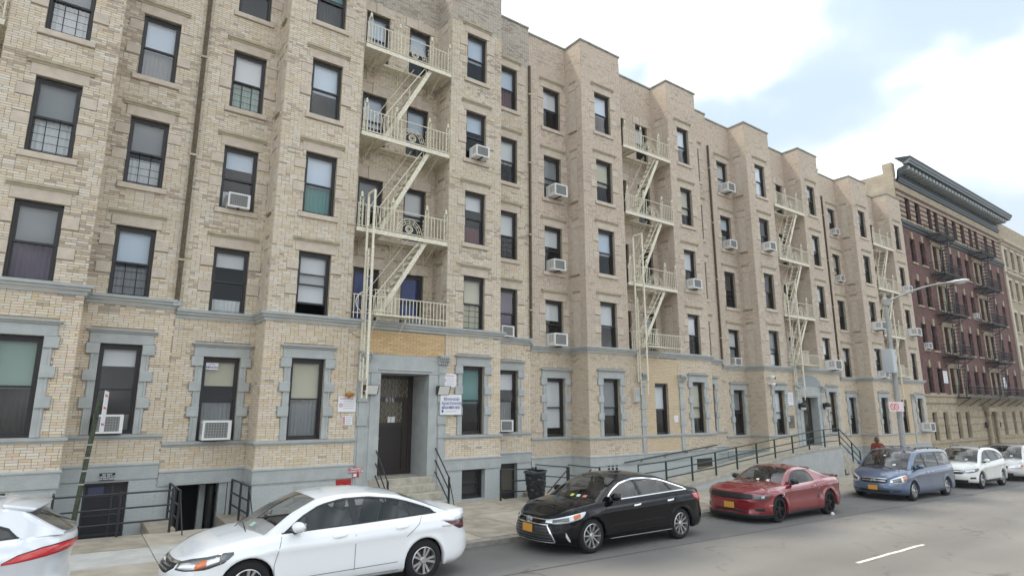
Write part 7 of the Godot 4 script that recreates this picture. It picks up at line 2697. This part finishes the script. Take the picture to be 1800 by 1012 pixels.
	stickers(c, coupe, [[0.02, 0.1, lin(0.75, 0.7, 0.65)], [0.4, 0.06, lin(0.6, 0.7, 0.7)]])
	var st := smb()
	for k in 12:
		var a := lerpf(-0.7, 0.7, k / 12.0)
		var b := lerpf(-0.7, 0.7, (k + 1) / 12.0)
		var q := Vector3(2.12, 0, 0)
		quad(st, q + Vector3(0, 1.035, a), q + Vector3(0.17, 1.065, a), q + Vector3(0.17, 1.065, b), q + Vector3(0, 1.035, b))
		quad(st, q + Vector3(0.17, 1.065, a), q + Vector3(0.15, 1.0, a), q + Vector3(0.15, 1.0, b), q + Vector3(0.17, 1.065, b))
	part("boot_spoiler", done(st), redp, c)
	# --- blue minivan
	var van := sedan.duplicate(true)
	van.merge({"x": 23.3, "z": zc + 0.03, "L": 5.1, "W": 1.95, "H": 1.74, "xf": 0.98, "xr": 3.98, "R": 0.335, "arch": 0.375, "paint": bluep, "glass": M.side_glass, "rim": "seven", "rows": 3,
		"wide": [[0, 0.97], [1.0, 0.985], [2.4, 1.0], [4.2, 1.0], [5.1, 0.965]], "nose": [0.85, 2.2, 2.7], "tail": [0.4, 2.0, 3.6],
		"low": [[0, 0.22], [0.6, 0.2], [1.4, 0.21], [3.6, 0.22], [4.6, 0.26], [5.1, 0.32]],
		"top": [[0, 0.74], [0.15, 0.80], [0.5, 0.90], [0.9, 0.985], [1.3, 1.04], [2.6, 1.08], [3.6, 1.11], [4.8, 1.15], [5.1, 1.13]],
		"side": [[0, 0.05], [0.1, 0.014], [0.22, 0.0], [0.5, 0.012], [0.7, 0.012], [0.76, 0.0], [0.82, 0.014], [0.92, 0.035], [1.0, 0.075]],
		"front": [[0.2, 0.09], [0.3, 0.015], [0.42, 0.0], [0.52, 0.02], [0.6, 0.06], [0.72, 0.12], [0.84, 0.23]], "rear": [[0.25, 0.08], [0.4, 0.0], [0.6, 0.0], [0.7, 0.03], [1.0, 0.04], [1.16, 0.06]],
		"crown": 0.085, "deck": 4.98, "a0": 0.98, "w1": 1.95, "b0": 4.7, "c1": 5.06, "bowf": 0.32, "bowr": 0.05, "lean": 0.26, "seat": 1.95, "mirror": 1.5,
		"roof": [[0.98, 1.0], [1.4, 1.36], [1.85, 1.62], [2.2, 1.685], [3.0, 1.70], [4.2, 1.68], [4.7, 1.62], [4.95, 1.36], [5.06, 1.14]],
		"dlo": [[1.22, 1.05], [1.5, 1.28], [1.8, 1.46], [2.15, 1.57], [3.0, 1.60], [4.2, 1.58], [4.55, 1.54], [4.72, 1.36], [4.82, 1.16]],
		"posts": [[2.38, 2.3, 0.10], [3.55, 3.5, 0.10]], "handles": [[2.2, 0.92], [2.62, 0.925]],
		"gaps": [[[1.36, 0.26], [1.34, 0.6], [1.44, 1.02]], [[2.41, 0.26], [2.42, 1.06]], [[3.55, 0.28], [3.6, 1.08]], [[1.36, 0.27], [3.55, 0.28]], [[2.45, 0.93], [4.7, 0.97]]],
		"gap": tinted("gap_blue", lin(0.015, 0.02, 0.035), 0.9), "plate": 0.43,
		"panels": [
			{"name": "headlight", "pair": true, "mat": lens, "keys": [[0.56, 0.60, 0.70], [0.75, 0.575, 0.765], [1.0, 0.60, 0.84], [1.18, 0.70, 0.87]], "out": 0.005},
			{"name": "headlight_shade", "pair": true, "mat": lamp, "keys": [[0.64, 0.62, 0.70], [0.95, 0.64, 0.78]], "out": 0.009},
			{"name": "indicator", "pair": true, "mat": amber, "keys": [[1.03, 0.66, 0.82], [1.17, 0.72, 0.85]], "out": 0.01},
			{"name": "grille", "mat": blk, "keys": [[-0.47, 0.62, 0.735], [-0.35, 0.58, 0.74], [0.35, 0.58, 0.74], [0.47, 0.62, 0.735]], "out": 0.004},
			{"name": "grille_bar", "mat": chrome, "keys": [[-0.46, 0.715, 0.74], [0.46, 0.715, 0.74]], "out": 0.012},
			{"name": "grille_bar", "mat": chrome, "keys": [[-0.41, 0.645, 0.665], [0.41, 0.645, 0.665]], "out": 0.012},
			{"name": "lower_intake", "mat": blk, "keys": [[-0.5, 0.29, 0.37], [0.5, 0.29, 0.37]], "out": 0.004},
			{"name": "fog_lamp_recess", "pair": true, "mat": blk, "keys": [[0.62, 0.31, 0.37], [0.86, 0.32, 0.375]], "out": 0.004},
			{"name": "tail_light", "pair": true, "tail": true, "mat": red_lens, "keys": [[0.62, 0.86, 1.12], [0.82, 0.84, 1.12], [1.02, 0.9, 1.1]], "out": 0.005}]}, true)
	c = make_car(van, "blue minivan with roof rails parked in front of the street lamp")
	mark(c, van, 0.66, "H")
	stickers(c, van, [[0.4, 0.06, lin(0.6, 0.68, 0.7)], [-0.1, 0.5, lin(0.6, 0.66, 0.7)]])
	roof_rails(c, van, 2.3, 4.5)
	# --- white crossover
	var cross := van.duplicate(true)
	cross.merge({"x": 30.53, "z": zc, "L": 4.55, "W": 1.82, "H": 1.665, "xf": 0.9, "xr": 3.52, "R": 0.345, "arch": 0.395, "paint": paint("paint_cream_car", lin(0.70, 0.70, 0.66), 0.3), "rim": "five", "rows": 2,
		"wide": [[0, 0.97], [0.9, 0.99], [2.4, 1.0], [3.6, 1.0], [4.55, 0.96]], "nose": [0.8, 2.2, 2.7], "tail": [0.55, 2.0, 3.0],
		"low": [[0, 0.26], [0.6, 0.24], [1.4, 0.25], [3.2, 0.26], [4.2, 0.3], [4.55, 0.36]],
		"top": [[0, 0.78], [0.15, 0.84], [0.5, 0.93], [0.9, 0.99], [1.3, 1.03], [2.4, 1.07], [3.3, 1.12], [4.2, 1.17], [4.55, 1.12]],
		"a0": 1.02, "w1": 1.9, "b0": 3.75, "c1": 4.4, "deck": 4.3, "seat": 1.85, "mirror": 1.45, "lean": 0.33,
		"roof": [[1.02, 1.0], [1.4, 1.3], [1.8, 1.54], [2.15, 1.61], [2.8, 1.63], [3.5, 1.58], [3.9, 1.48], [4.2, 1.3], [4.4, 1.12]],
		"dlo": [[1.22, 1.03], [1.5, 1.24], [1.8, 1.42], [2.15, 1.52], [2.8, 1.535], [3.4, 1.48], [3.8, 1.36], [4.0, 1.22], [4.05, 1.14]],
		"posts": [[2.4, 2.28, 0.09], [3.3, 3.2, 0.07]], "handles": [[2.12, 0.93], [3.1, 0.96]],
		"gaps": [[[1.3, 0.3], [1.28, 0.6], [1.38, 1.0]], [[2.37, 0.3], [2.38, 1.05]], [[3.15, 0.7], [3.3, 0.9], [3.36, 1.1]], [[1.3, 0.31], [3.05, 0.32]]],
		"gap": tinted("gap_grey", lin(0.14, 0.14, 0.14), 0.8), "plate": 0.5,
		"front": [[0.22, 0.08], [0.34, 0.01], [0.48, 0.0], [0.6, 0.03], [0.7, 0.07], [0.78, 0.13], [0.88, 0.23]],
		"panels": [
			{"name": "headlight", "pair": true, "mat": lamp, "keys": [[0.48, 0.64, 0.72], [0.75, 0.64, 0.77], [1.05, 0.70, 0.82], [1.2, 0.78, 0.84]], "out": 0.005},
			{"name": "headlight_lens", "pair": true, "mat": lens, "keys": [[0.56, 0.66, 0.72], [0.95, 0.70, 0.78]], "out": 0.009},
			{"name": "grille", "mat": blk, "keys": [[-0.5, 0.62, 0.73], [-0.4, 0.58, 0.74], [0.4, 0.58, 0.74], [0.5, 0.62, 0.73]], "out": 0.004},
			{"name": "grille_bar", "mat": chrome, "keys": [[-0.5, 0.675, 0.70], [0.5, 0.675, 0.70]], "out": 0.012},
			{"name": "lower_intake", "mat": blk, "keys": [[-0.62, 0.26, 0.36], [0.62, 0.26, 0.36]], "out": 0.004},
			{"name": "fog_lamp_recess", "pair": true, "mat": blk, "keys": [[0.7, 0.40, 0.47], [0.95, 0.41, 0.48]], "out": 0.004},
			{"name": "sill_cladding", "pair": true, "mat": blk, "keys": [[1.75, 0.25, 0.36], [3.55, 0.26, 0.37]], "out": 0.012},
			{"name": "tail_light", "pair": true, "tail": true, "mat": red_lens, "keys": [[0.6, 0.86, 1.12], [0.82, 0.84, 1.12], [0.95, 0.9, 1.1]], "out": 0.005}]}, true)
	c = make_car(cross, "white crossover with black lower trim, between the blue minivan and the silver car")
	mark(c, cross, 0.69, "H")
	stickers(c, cross, [[0.4, 0.06, lin(0.6, 0.68, 0.7)]])
	roof_rails(c, cross, 2.1, 3.7)
	# --- silver car at the right edge
	var last := cross.duplicate(true)
	last.merge({"x": 36.55, "z": zc - 0.02, "L": 4.9, "W": 1.9, "H": 1.7, "xr": 3.75, "paint": silver, "rim": "five",
		"top": [[0, 0.76], [0.15, 0.82], [0.5, 0.9], [0.9, 0.97], [1.3, 1.01], [2.4, 1.05], [3.6, 1.08], [4.6, 1.12], [4.9, 1.08]], "b0": 4.2, "c1": 4.75, "deck": 4.65,
		"roof": [[1.02, 0.98], [1.4, 1.3], [1.8, 1.55], [2.15, 1.63], [3.0, 1.66], [3.9, 1.63], [4.2, 1.57], [4.55, 1.36], [4.75, 1.1]],
		"dlo": [[1.22, 1.01], [1.5, 1.24], [1.8, 1.42], [2.15, 1.54], [3.0, 1.57], [3.9, 1.54], [4.2, 1.42], [4.4, 1.12]],
		"panels": [
			{"name": "headlight", "pair": true, "mat": lens, "keys": [[0.5, 0.60, 0.72], [0.75, 0.58, 0.77], [1.0, 0.62, 0.80], [1.15, 0.72, 0.81]], "out": 0.005},
			{"name": "indicator", "pair": true, "mat": amber, "keys": [[1.0, 0.66, 0.78], [1.13, 0.73, 0.80]], "out": 0.009},
			{"name": "grille", "mat": blk, "keys": [[-0.42, 0.60, 0.72], [0.42, 0.60, 0.72]], "out": 0.004},
			{"name": "grille_bar", "mat": chrome, "keys": [[-0.45, 0.70, 0.74], [0.45, 0.70, 0.74]], "out": 0.012},
			{"name": "lower_intake", "mat": blk, "keys": [[-0.6, 0.27, 0.38], [0.6, 0.27, 0.38]], "out": 0.004},
			{"name": "tail_light", "pair": true, "tail": true, "mat": red_lens, "keys": [[0.6, 0.86, 1.08], [0.9, 0.84, 1.08]], "out": 0.005}]}, true)
	c = make_car(last, "silver car cut off by the right edge of the photo")
	stickers(c, last, [[0.4, 0.06, lin(0.6, 0.68, 0.7)]])
	# --- white sport utility car at the left edge, seen from its rear quarter
	var suv := cross.duplicate(true)
	suv.merge({"x": -4.40, "z": zc - 0.02, "L": 4.72, "W": 1.93, "H": 1.64, "xf": 0.88, "xr": 3.75, "R": 0.37, "arch": 0.415, "paint": pearl, "rim": "fan",
		"tail": [0.75, 2.2, 2.6], "a0": 1.25, "w1": 2.1, "b0": 4.12, "c1": 4.55, "deck": 4.40, "bowr": 0.14, "lean": 0.40,
		"top": [[0, 0.8], [0.5, 0.95], [1.2, 1.04], [2.4, 1.09], [3.4, 1.14], [4.0, 1.19], [4.45, 1.20], [4.72, 1.15]],
		"rear": [[0.3, 0.14], [0.45, 0.05], [0.6, 0.02], [0.75, 0.06], [0.92, 0.05], [1.02, 0.0], [1.12, 0.01], [1.2, 0.06]],
		"roof": [[1.25, 1.04], [1.7, 1.36], [2.1, 1.54], [2.6, 1.60], [3.3, 1.58], [3.9, 1.52], [4.12, 1.48], [4.35, 1.32], [4.55, 1.19]],
		"dlo": [[1.5, 1.06], [1.8, 1.28], [2.1, 1.43], [2.6, 1.50], [3.3, 1.47], [3.75, 1.40], [4.05, 1.29], [4.12, 1.19]],
		"side": [[0, 0.07], [0.1, 0.02], [0.22, 0.0], [0.5, 0.02], [0.68, 0.01], [0.76, 0.0], [0.86, 0.03], [0.94, 0.07], [1.0, 0.13]],
		"posts": [[2.6, 2.5, 0.1], [3.6, 3.5, 0.06]], "gaps": [[[2.6, 0.3], [2.6, 1.08]]],
		"panels": [
			{"name": "tail_light", "pair": true, "tail": true, "mat": red_lens, "keys": [[0.28, 0.985, 1.075], [0.6, 0.985, 1.09], [0.95, 0.965, 1.07], [1.2, 0.945, 1.02], [1.34, 0.935, 0.95]], "out": 0.006, "n": 22},
			{"name": "tail_light_edge", "pair": true, "tail": true, "mat": blk, "keys": [[0.28, 1.075, 1.083], [0.6, 1.09, 1.099], [0.95, 1.07, 1.079], [1.2, 1.02, 1.028], [1.34, 0.95, 0.956]], "out": 0.008, "n": 22},
			{"name": "reflector", "pair": true, "tail": true, "mat": deep_red, "keys": [[0.5, 0.5, 0.54], [0.75, 0.5, 0.54]], "out": 0.006},
			{"name": "bumper_trim", "tail": true, "mat": blk, "keys": [[-0.9, 0.3, 0.45], [0.9, 0.3, 0.45]], "out": 0.006}]}, true)
	suv.erase("plate")
	c = make_car(suv, "white sport utility car at the left edge, its slim red tail lamp in view")
	st = smb()
	for k in 16:
		var a := lerpf(-0.66, 0.66, k / 16.0)
		var b := lerpf(-0.66, 0.66, (k + 1) / 16.0)
		var x1 := 2.02 - 0.16 * pow(absf(a) / 0.66, 2.0)
		var x2 := 2.02 - 0.16 * pow(absf(b) / 0.66, 2.0)
		var y1 := 0.03 * (1.0 - pow(absf(a) / 0.66, 2.0))
		var y2 := 0.03 * (1.0 - pow(absf(b) / 0.66, 2.0))
		quad(st, Vector3(1.55, 1.555 + y1, a), Vector3(x1, 1.50 + y1, a), Vector3(x2, 1.50 + y2, b), Vector3(1.55, 1.555 + y2, b))
		quad(st, Vector3(x1, 1.50 + y1, a), Vector3(x1 - 0.02, 1.47 + y1, a), Vector3(x2 - 0.02, 1.47 + y2, b), Vector3(x2, 1.50 + y2, b))
		quad(st, Vector3(x1 - 0.02, 1.47 + y1, a), Vector3(1.6, 1.47 + y1, a), Vector3(1.6, 1.47 + y2, b), Vector3(x2 - 0.02, 1.47 + y2, b))
	for sgn: float in [-1.0, 1.0]:
		quad(st, Vector3(1.55, 1.555, sgn * 0.66), Vector3(1.86, 1.50, sgn * 0.66), Vector3(1.84, 1.47, sgn * 0.66), Vector3(1.6, 1.47, sgn * 0.66))
	part("roof_spoiler", done(st), pearl, c)
	st = smb()
	var fin := [[-0.1, 0.0], [0.02, 0.07], [0.08, 0.075], [0.1, 0.0]]
	for sgn: float in [-1.0, 1.0]:
		tri(st, Vector3(1.35 + fin[0][0], 1.60, sgn * 0.025), Vector3(1.35 + fin[1][0], 1.60 + fin[1][1], sgn * 0.008), Vector3(1.35 + fin[2][0], 1.60 + fin[2][1], sgn * 0.008))
		tri(st, Vector3(1.35 + fin[0][0], 1.60, sgn * 0.025), Vector3(1.35 + fin[2][0], 1.60 + fin[2][1], sgn * 0.008), Vector3(1.35 + fin[3][0], 1.60, sgn * 0.03))
	part("aerial_fin", done(st), pearl, c)
	st = smb()
	bar(st, Vector3(2.28, 1.17, 0.1), Vector3(2.05, 1.31, -0.3), 0.012)
	part("wiper", done(st), blk, c)

# the maker's mark on a nose
func mark(c: Node3D, s: Dictionary, y: float, kind: String) -> void:
	var sh := Shell.new()
	sh.s = s
	sh.build()
	var p := sh.skin(0.0, y, 0.02) + Vector3(-s.L * 0.5, 0, 0)
	var st := smb()
	if kind == "H":
		for z: float in [-0.035, 0.035]:
			bar(st, p + Vector3(-0.006, -0.045, z * 0.8), p + Vector3(-0.006, 0.045, z * 1.1), 0.009, 5)
		bar(st, p + Vector3(-0.006, 0, -0.035), p + Vector3(-0.006, 0, 0.035), 0.008, 5)
		hoop(st, p, 0.062, 0.006, 0, TAU, 16, Vector3.BACK, Vector3.UP)
	else:
		for e: Array in [[0.085, 0.055, 0.0], [0.03, 0.05, 0.0], [0.055, 0.022, 0.028]]:
			for k in 16:
				var a := TAU * k / 16.0
				var b := TAU * (k + 1) / 16.0
				bar(st, p + Vector3(-0.006, e[2] + sin(a) * e[1], cos(a) * e[0]), p + Vector3(-0.006, e[2] + sin(b) * e[1], cos(b) * e[0]), 0.008, 4)
	part("emblem", done(st), M.chrome, c)

func stickers(c: Node3D, s: Dictionary, list: Array) -> void:
	var sh := Shell.new()
	sh.s = s
	sh.build()
	for e: Array in list:
		var st := smb()
		var x: float = lerpf(s.a0, s.w1, e[1] if e[1] > 0.2 else 0.16)
		var t0: float = e[0]
		var t1: float = e[0] + 0.11
		var sh0 := Vector3(-s.L * 0.5 - 0.004, 0.006, 0)
		quad(st, sh.over(x, t0) + sh0, sh.over(x + 0.055, t0) + sh0, sh.over(x + 0.055, t1) + sh0, sh.over(x, t1) + sh0)
		part("windscreen_sticker", done(st), tinted("sticker%d" % int((e[2] as Color).r * 255), e[2], 0.5), c)

func roof_rails(c: Node3D, s: Dictionary, xa: float, xb: float) -> void:
	var sh := Shell.new()
	sh.s = s
	sh.build()
	for side: float in [1.0, -1.0]:
		var st := smb()
		for k in 8:
			var p := sh.over(lerpf(xa, xb, k / 8.0), side * 0.9) + Vector3(-s.L * 0.5, 0.045, 0)
			var q := sh.over(lerpf(xa, xb, (k + 1) / 8.0), side * 0.9) + Vector3(-s.L * 0.5, 0.045, 0)
			bar(st, p, q, 0.016, 5)
			if k % 4 == 0 or k == 7:
				bar(st, p, p - Vector3(0, 0.06, 0), 0.02, 5)
		part("roof_rail", done(st), M.black_trim, c)

# ---------------------------------------------------------------- the person behind the minivan
func capsule(p: Vector3, a: Vector3, b: Vector3, ra: float, rb: float) -> float:
	var d := b - a
	var t := clampf((p - a).dot(d) / d.length_squared(), 0.0, 1.0)
	return p.distance_to(a + d * t) - lerpf(ra, rb, t)

func skin_mesh(bones: Array, cell: float, blend: float) -> Mesh:
	var lo := Vector3.INF
	var hi := -Vector3.INF
	for b: Array in bones:
		for e: Array in [[b[0], b[2]], [b[1], b[3]]]:
			var r := Vector3.ONE * ((e[1] as float) + cell * 3.0)
			lo = lo.min((e[0] as Vector3) - r)
			hi = hi.max((e[0] as Vector3) + r)
	var n := Vector3i(((hi - lo) / cell).ceil())
	var f := PackedFloat32Array()
	f.resize((n.x + 1) * (n.y + 1) * (n.z + 1))
	f.fill(1.0)
	var sy := n.x + 1
	var sz := (n.x + 1) * (n.y + 1)
	for b: Array in bones:
		var r: float = maxf(b[2], b[3]) + blend * 2.0 + cell * 2.0
		var l := Vector3i((((b[0] as Vector3).min(b[1]) - Vector3.ONE * r - lo) / cell).floor()).clamp(Vector3i.ZERO, n)
		var h := Vector3i((((b[0] as Vector3).max(b[1]) + Vector3.ONE * r - lo) / cell).ceil()).clamp(Vector3i.ZERO, n)
		for z in range(l.z, h.z + 1):
			for y in range(l.y, h.y + 1):
				for x in range(l.x, h.x + 1):
					var at := x + y * sy + z * sz
					var d := capsule(lo + Vector3(x, y, z) * cell, b[0], b[1], b[2], b[3])
					var k := maxf(blend - absf(f[at] - d), 0.0) / blend
					f[at] = minf(f[at], d) - k * k * blend * 0.25
	var vert := {}
	var pts := PackedVector3Array()
	for z in n.z:
		for y in n.y:
			for x in n.x:
				var at := x + y * sy + z * sz
				var c := 0
				var sum := Vector3.ZERO
				var inside := 0
				for k in 8:
					if f[at + (k & 1) + ((k >> 1) & 1) * sy + (k >> 2) * sz] < 0.0:
						inside += 1
				if inside == 0 or inside == 8:
					continue
				for e: Array in [[0, 1], [2, 3], [4, 5], [6, 7], [0, 2], [1, 3], [4, 6], [5, 7], [0, 4], [1, 5], [2, 6], [3, 7]]:
					var va := f[at + (e[0] & 1) + ((e[0] >> 1) & 1) * sy + (e[0] >> 2) * sz]
					var vb := f[at + (e[1] & 1) + ((e[1] >> 1) & 1) * sy + (e[1] >> 2) * sz]
					if (va < 0.0) != (vb < 0.0):
						var t := va / (va - vb)
						sum += Vector3(e[0] & 1, (e[0] >> 1) & 1, e[0] >> 2).lerp(Vector3(e[1] & 1, (e[1] >> 1) & 1, e[1] >> 2), t)
						c += 1
				vert[at] = pts.size()
				pts.append(lo + (Vector3(x, y, z) + sum / c) * cell)
	var st := smb()
	for z in range(1, n.z):
		for y in range(1, n.y):
			for x in range(1, n.x):
				var at := x + y * sy + z * sz
				var v := f[at] < 0.0
				for e: Array in [[1, sy, sz], [sy, sz, 1], [sz, 1, sy]]:
					if (f[at + e[0]] < 0.0) != v:
						var q := [vert.get(at, -1), vert.get(at - e[1], -1), vert.get(at - e[1] - e[2], -1), vert.get(at - e[2], -1)]
						if q.min() < 0:
							continue
						if v:
							quad(st, pts[q[0]], pts[q[3]], pts[q[2]], pts[q[1]])
						else:
							quad(st, pts[q[0]], pts[q[1]], pts[q[2]], pts[q[3]])
	return done(st)

func build_person() -> void:
	var at := Vector3(32.75, walk_y(32.75, 2.1), 2.1)
	var p := thing("person", at, "person in a rust red shirt standing behind the blue minivan, one arm on the hip", "person")
	p.rotation.y = -0.9
	var skin := tinted("skin", lin(0.11, 0.055, 0.035), 0.6)
	var H := 1.74
	# joints: facing +z, one hand on the hip, weight on one leg
	var body: Array = [
		[Vector3(0.0, 0.98, 0), Vector3(0, 1.18, -0.01), 0.145, 0.14], [Vector3(0, 1.18, -0.01), Vector3(0, 1.40, -0.01), 0.145, 0.125],
		[Vector3(-0.13, 1.42, -0.01), Vector3(0.13, 1.42, -0.01), 0.075, 0.075], [Vector3(0, 1.44, -0.01), Vector3(0, 1.56, 0.015), 0.06, 0.052],
		[Vector3(-0.19, 1.41, -0.01), Vector3(-0.27, 1.13, 0.0), 0.06, 0.045], [Vector3(-0.27, 1.13, 0.0), Vector3(-0.28, 0.88, 0.08), 0.043, 0.031],
		[Vector3(0.19, 1.41, -0.01), Vector3(0.40, 1.18, -0.05), 0.06, 0.045], [Vector3(0.40, 1.18, -0.05), Vector3(0.20, 1.03, 0.10), 0.043, 0.031],
		[Vector3(-0.10, 0.95, 0), Vector3(-0.12, 0.50, 0.03), 0.098, 0.062], [Vector3(-0.12, 0.50, 0.03), Vector3(-0.12, 0.09, -0.01), 0.06, 0.042],
		[Vector3(0.10, 0.95, 0), Vector3(0.14, 0.50, 0.05), 0.098, 0.062], [Vector3(0.14, 0.50, 0.05), Vector3(0.17, 0.09, 0.02), 0.06, 0.042],
		[Vector3(-0.12, 0.05, -0.03), Vector3(-0.15, 0.04, 0.16), 0.048, 0.036], [Vector3(0.17, 0.05, 0.0), Vector3(0.22, 0.04, 0.18), 0.048, 0.036],
		[Vector3(0, 1.645, 0.03), Vector3(0, 1.60, 0.055), 0.095, 0.07], [Vector3(0, 1.66, 0.0), Vector3(0, 1.66, 0.02), 0.1, 0.095],
		[Vector3(0, 1.64, 0.125), Vector3(0, 1.605, 0.145), 0.012, 0.018], [Vector3(-0.03, 1.565, 0.115), Vector3(0.03, 1.565, 0.115), 0.014, 0.014],
		[Vector3(-0.105, 1.65, 0.0), Vector3(-0.11, 1.61, 0.0), 0.02, 0.014], [Vector3(0.105, 1.65, 0.0), Vector3(0.11, 1.61, 0.0), 0.02, 0.014]]
	for hnd: Array in [[Vector3(-0.28, 0.88, 0.08), Vector3(0.0, -0.09, 0.03), Vector3(0.02, 0, 0.02)], [Vector3(0.20, 1.03, 0.10), Vector3(-0.07, -0.03, 0.05), Vector3(0.0, 0.02, 0.02)]]:
		var w: Vector3 = hnd[0]
		var d: Vector3 = hnd[1]
		var s: Vector3 = hnd[2]
		body.append([w, w + d, 0.03, 0.036])
		for k in 4:
			var root := w + d + s * (k - 1.5)
			var l: float = [0.07, 0.085, 0.08, 0.06][k]
			body.append([root, root + d.normalized() * l * 0.5 + Vector3(0, -0.01, 0.01), 0.011, 0.010])
			body.append([root + d.normalized() * l * 0.5 + Vector3(0, -0.01, 0.01), root + d.normalized() * l + Vector3(0, -0.03, 0.0), 0.010, 0.008])
		body.append([w + d * 0.4 + s * 1.4, w + d * 0.9 + s * 3.0, 0.013, 0.010])
	part("figure", skin_mesh(body, 0.014, 0.03), skin, p)
	var shirt: Array = [
		[Vector3(0, 0.93, 0), Vector3(0, 1.18, -0.01), 0.168, 0.16], [Vector3(0, 1.18, -0.01), Vector3(0, 1.395, -0.01), 0.16, 0.14],
		[Vector3(-0.13, 1.42, -0.01), Vector3(0.13, 1.42, -0.01), 0.09, 0.09],
		[Vector3(-0.19, 1.41, -0.01), Vector3(-0.245, 1.21, 0.0), 0.08, 0.075], [Vector3(0.19, 1.41, -0.01), Vector3(0.34, 1.245, -0.037), 0.08, 0.075]]
	part("shirt", skin_mesh(shirt, 0.016, 0.03), tinted("shirt_rust", lin(0.20, 0.035, 0.015), 0.9), p)
	var trousers: Array = [
		[Vector3(0, 0.96, 0), Vector3(0, 0.88, 0), 0.155, 0.15],
		[Vector3(-0.10, 0.93, 0), Vector3(-0.12, 0.50, 0.03), 0.115, 0.085], [Vector3(-0.12, 0.50, 0.03), Vector3(-0.12, 0.12, -0.01), 0.083, 0.072],
		[Vector3(0.10, 0.93, 0), Vector3(0.14, 0.50, 0.05), 0.115, 0.085], [Vector3(0.14, 0.50, 0.05), Vector3(0.17, 0.12, 0.02), 0.083, 0.072]]
	part("trousers", skin_mesh(trousers, 0.018, 0.03), tinted("trousers", lin(0.03, 0.032, 0.04), 0.9), p)
	var hair: Array = [[Vector3(0, 1.69, -0.012), Vector3(0, 1.675, -0.02), 0.1, 0.098]]
	part("hair", skin_mesh(hair, 0.012, 0.02), tinted("hair", lin(0.012, 0.010, 0.009), 0.9), p)
	var eyes := mb()
	for x: float in [-0.036, 0.036]:
		box(eyes, Vector3(x, 1.642, 0.118), Vector3(0.022, 0.009, 0.012))
	part("eyes", done(eyes), M.dark, p)
	var shoes: Array = [[Vector3(-0.12, 0.055, -0.03), Vector3(-0.15, 0.045, 0.17), 0.056, 0.044], [Vector3(0.17, 0.055, 0.0), Vector3(0.22, 0.045, 0.19), 0.056, 0.044]]
	part("shoes", skin_mesh(shoes, 0.014, 0.02), M.black_trim, p)
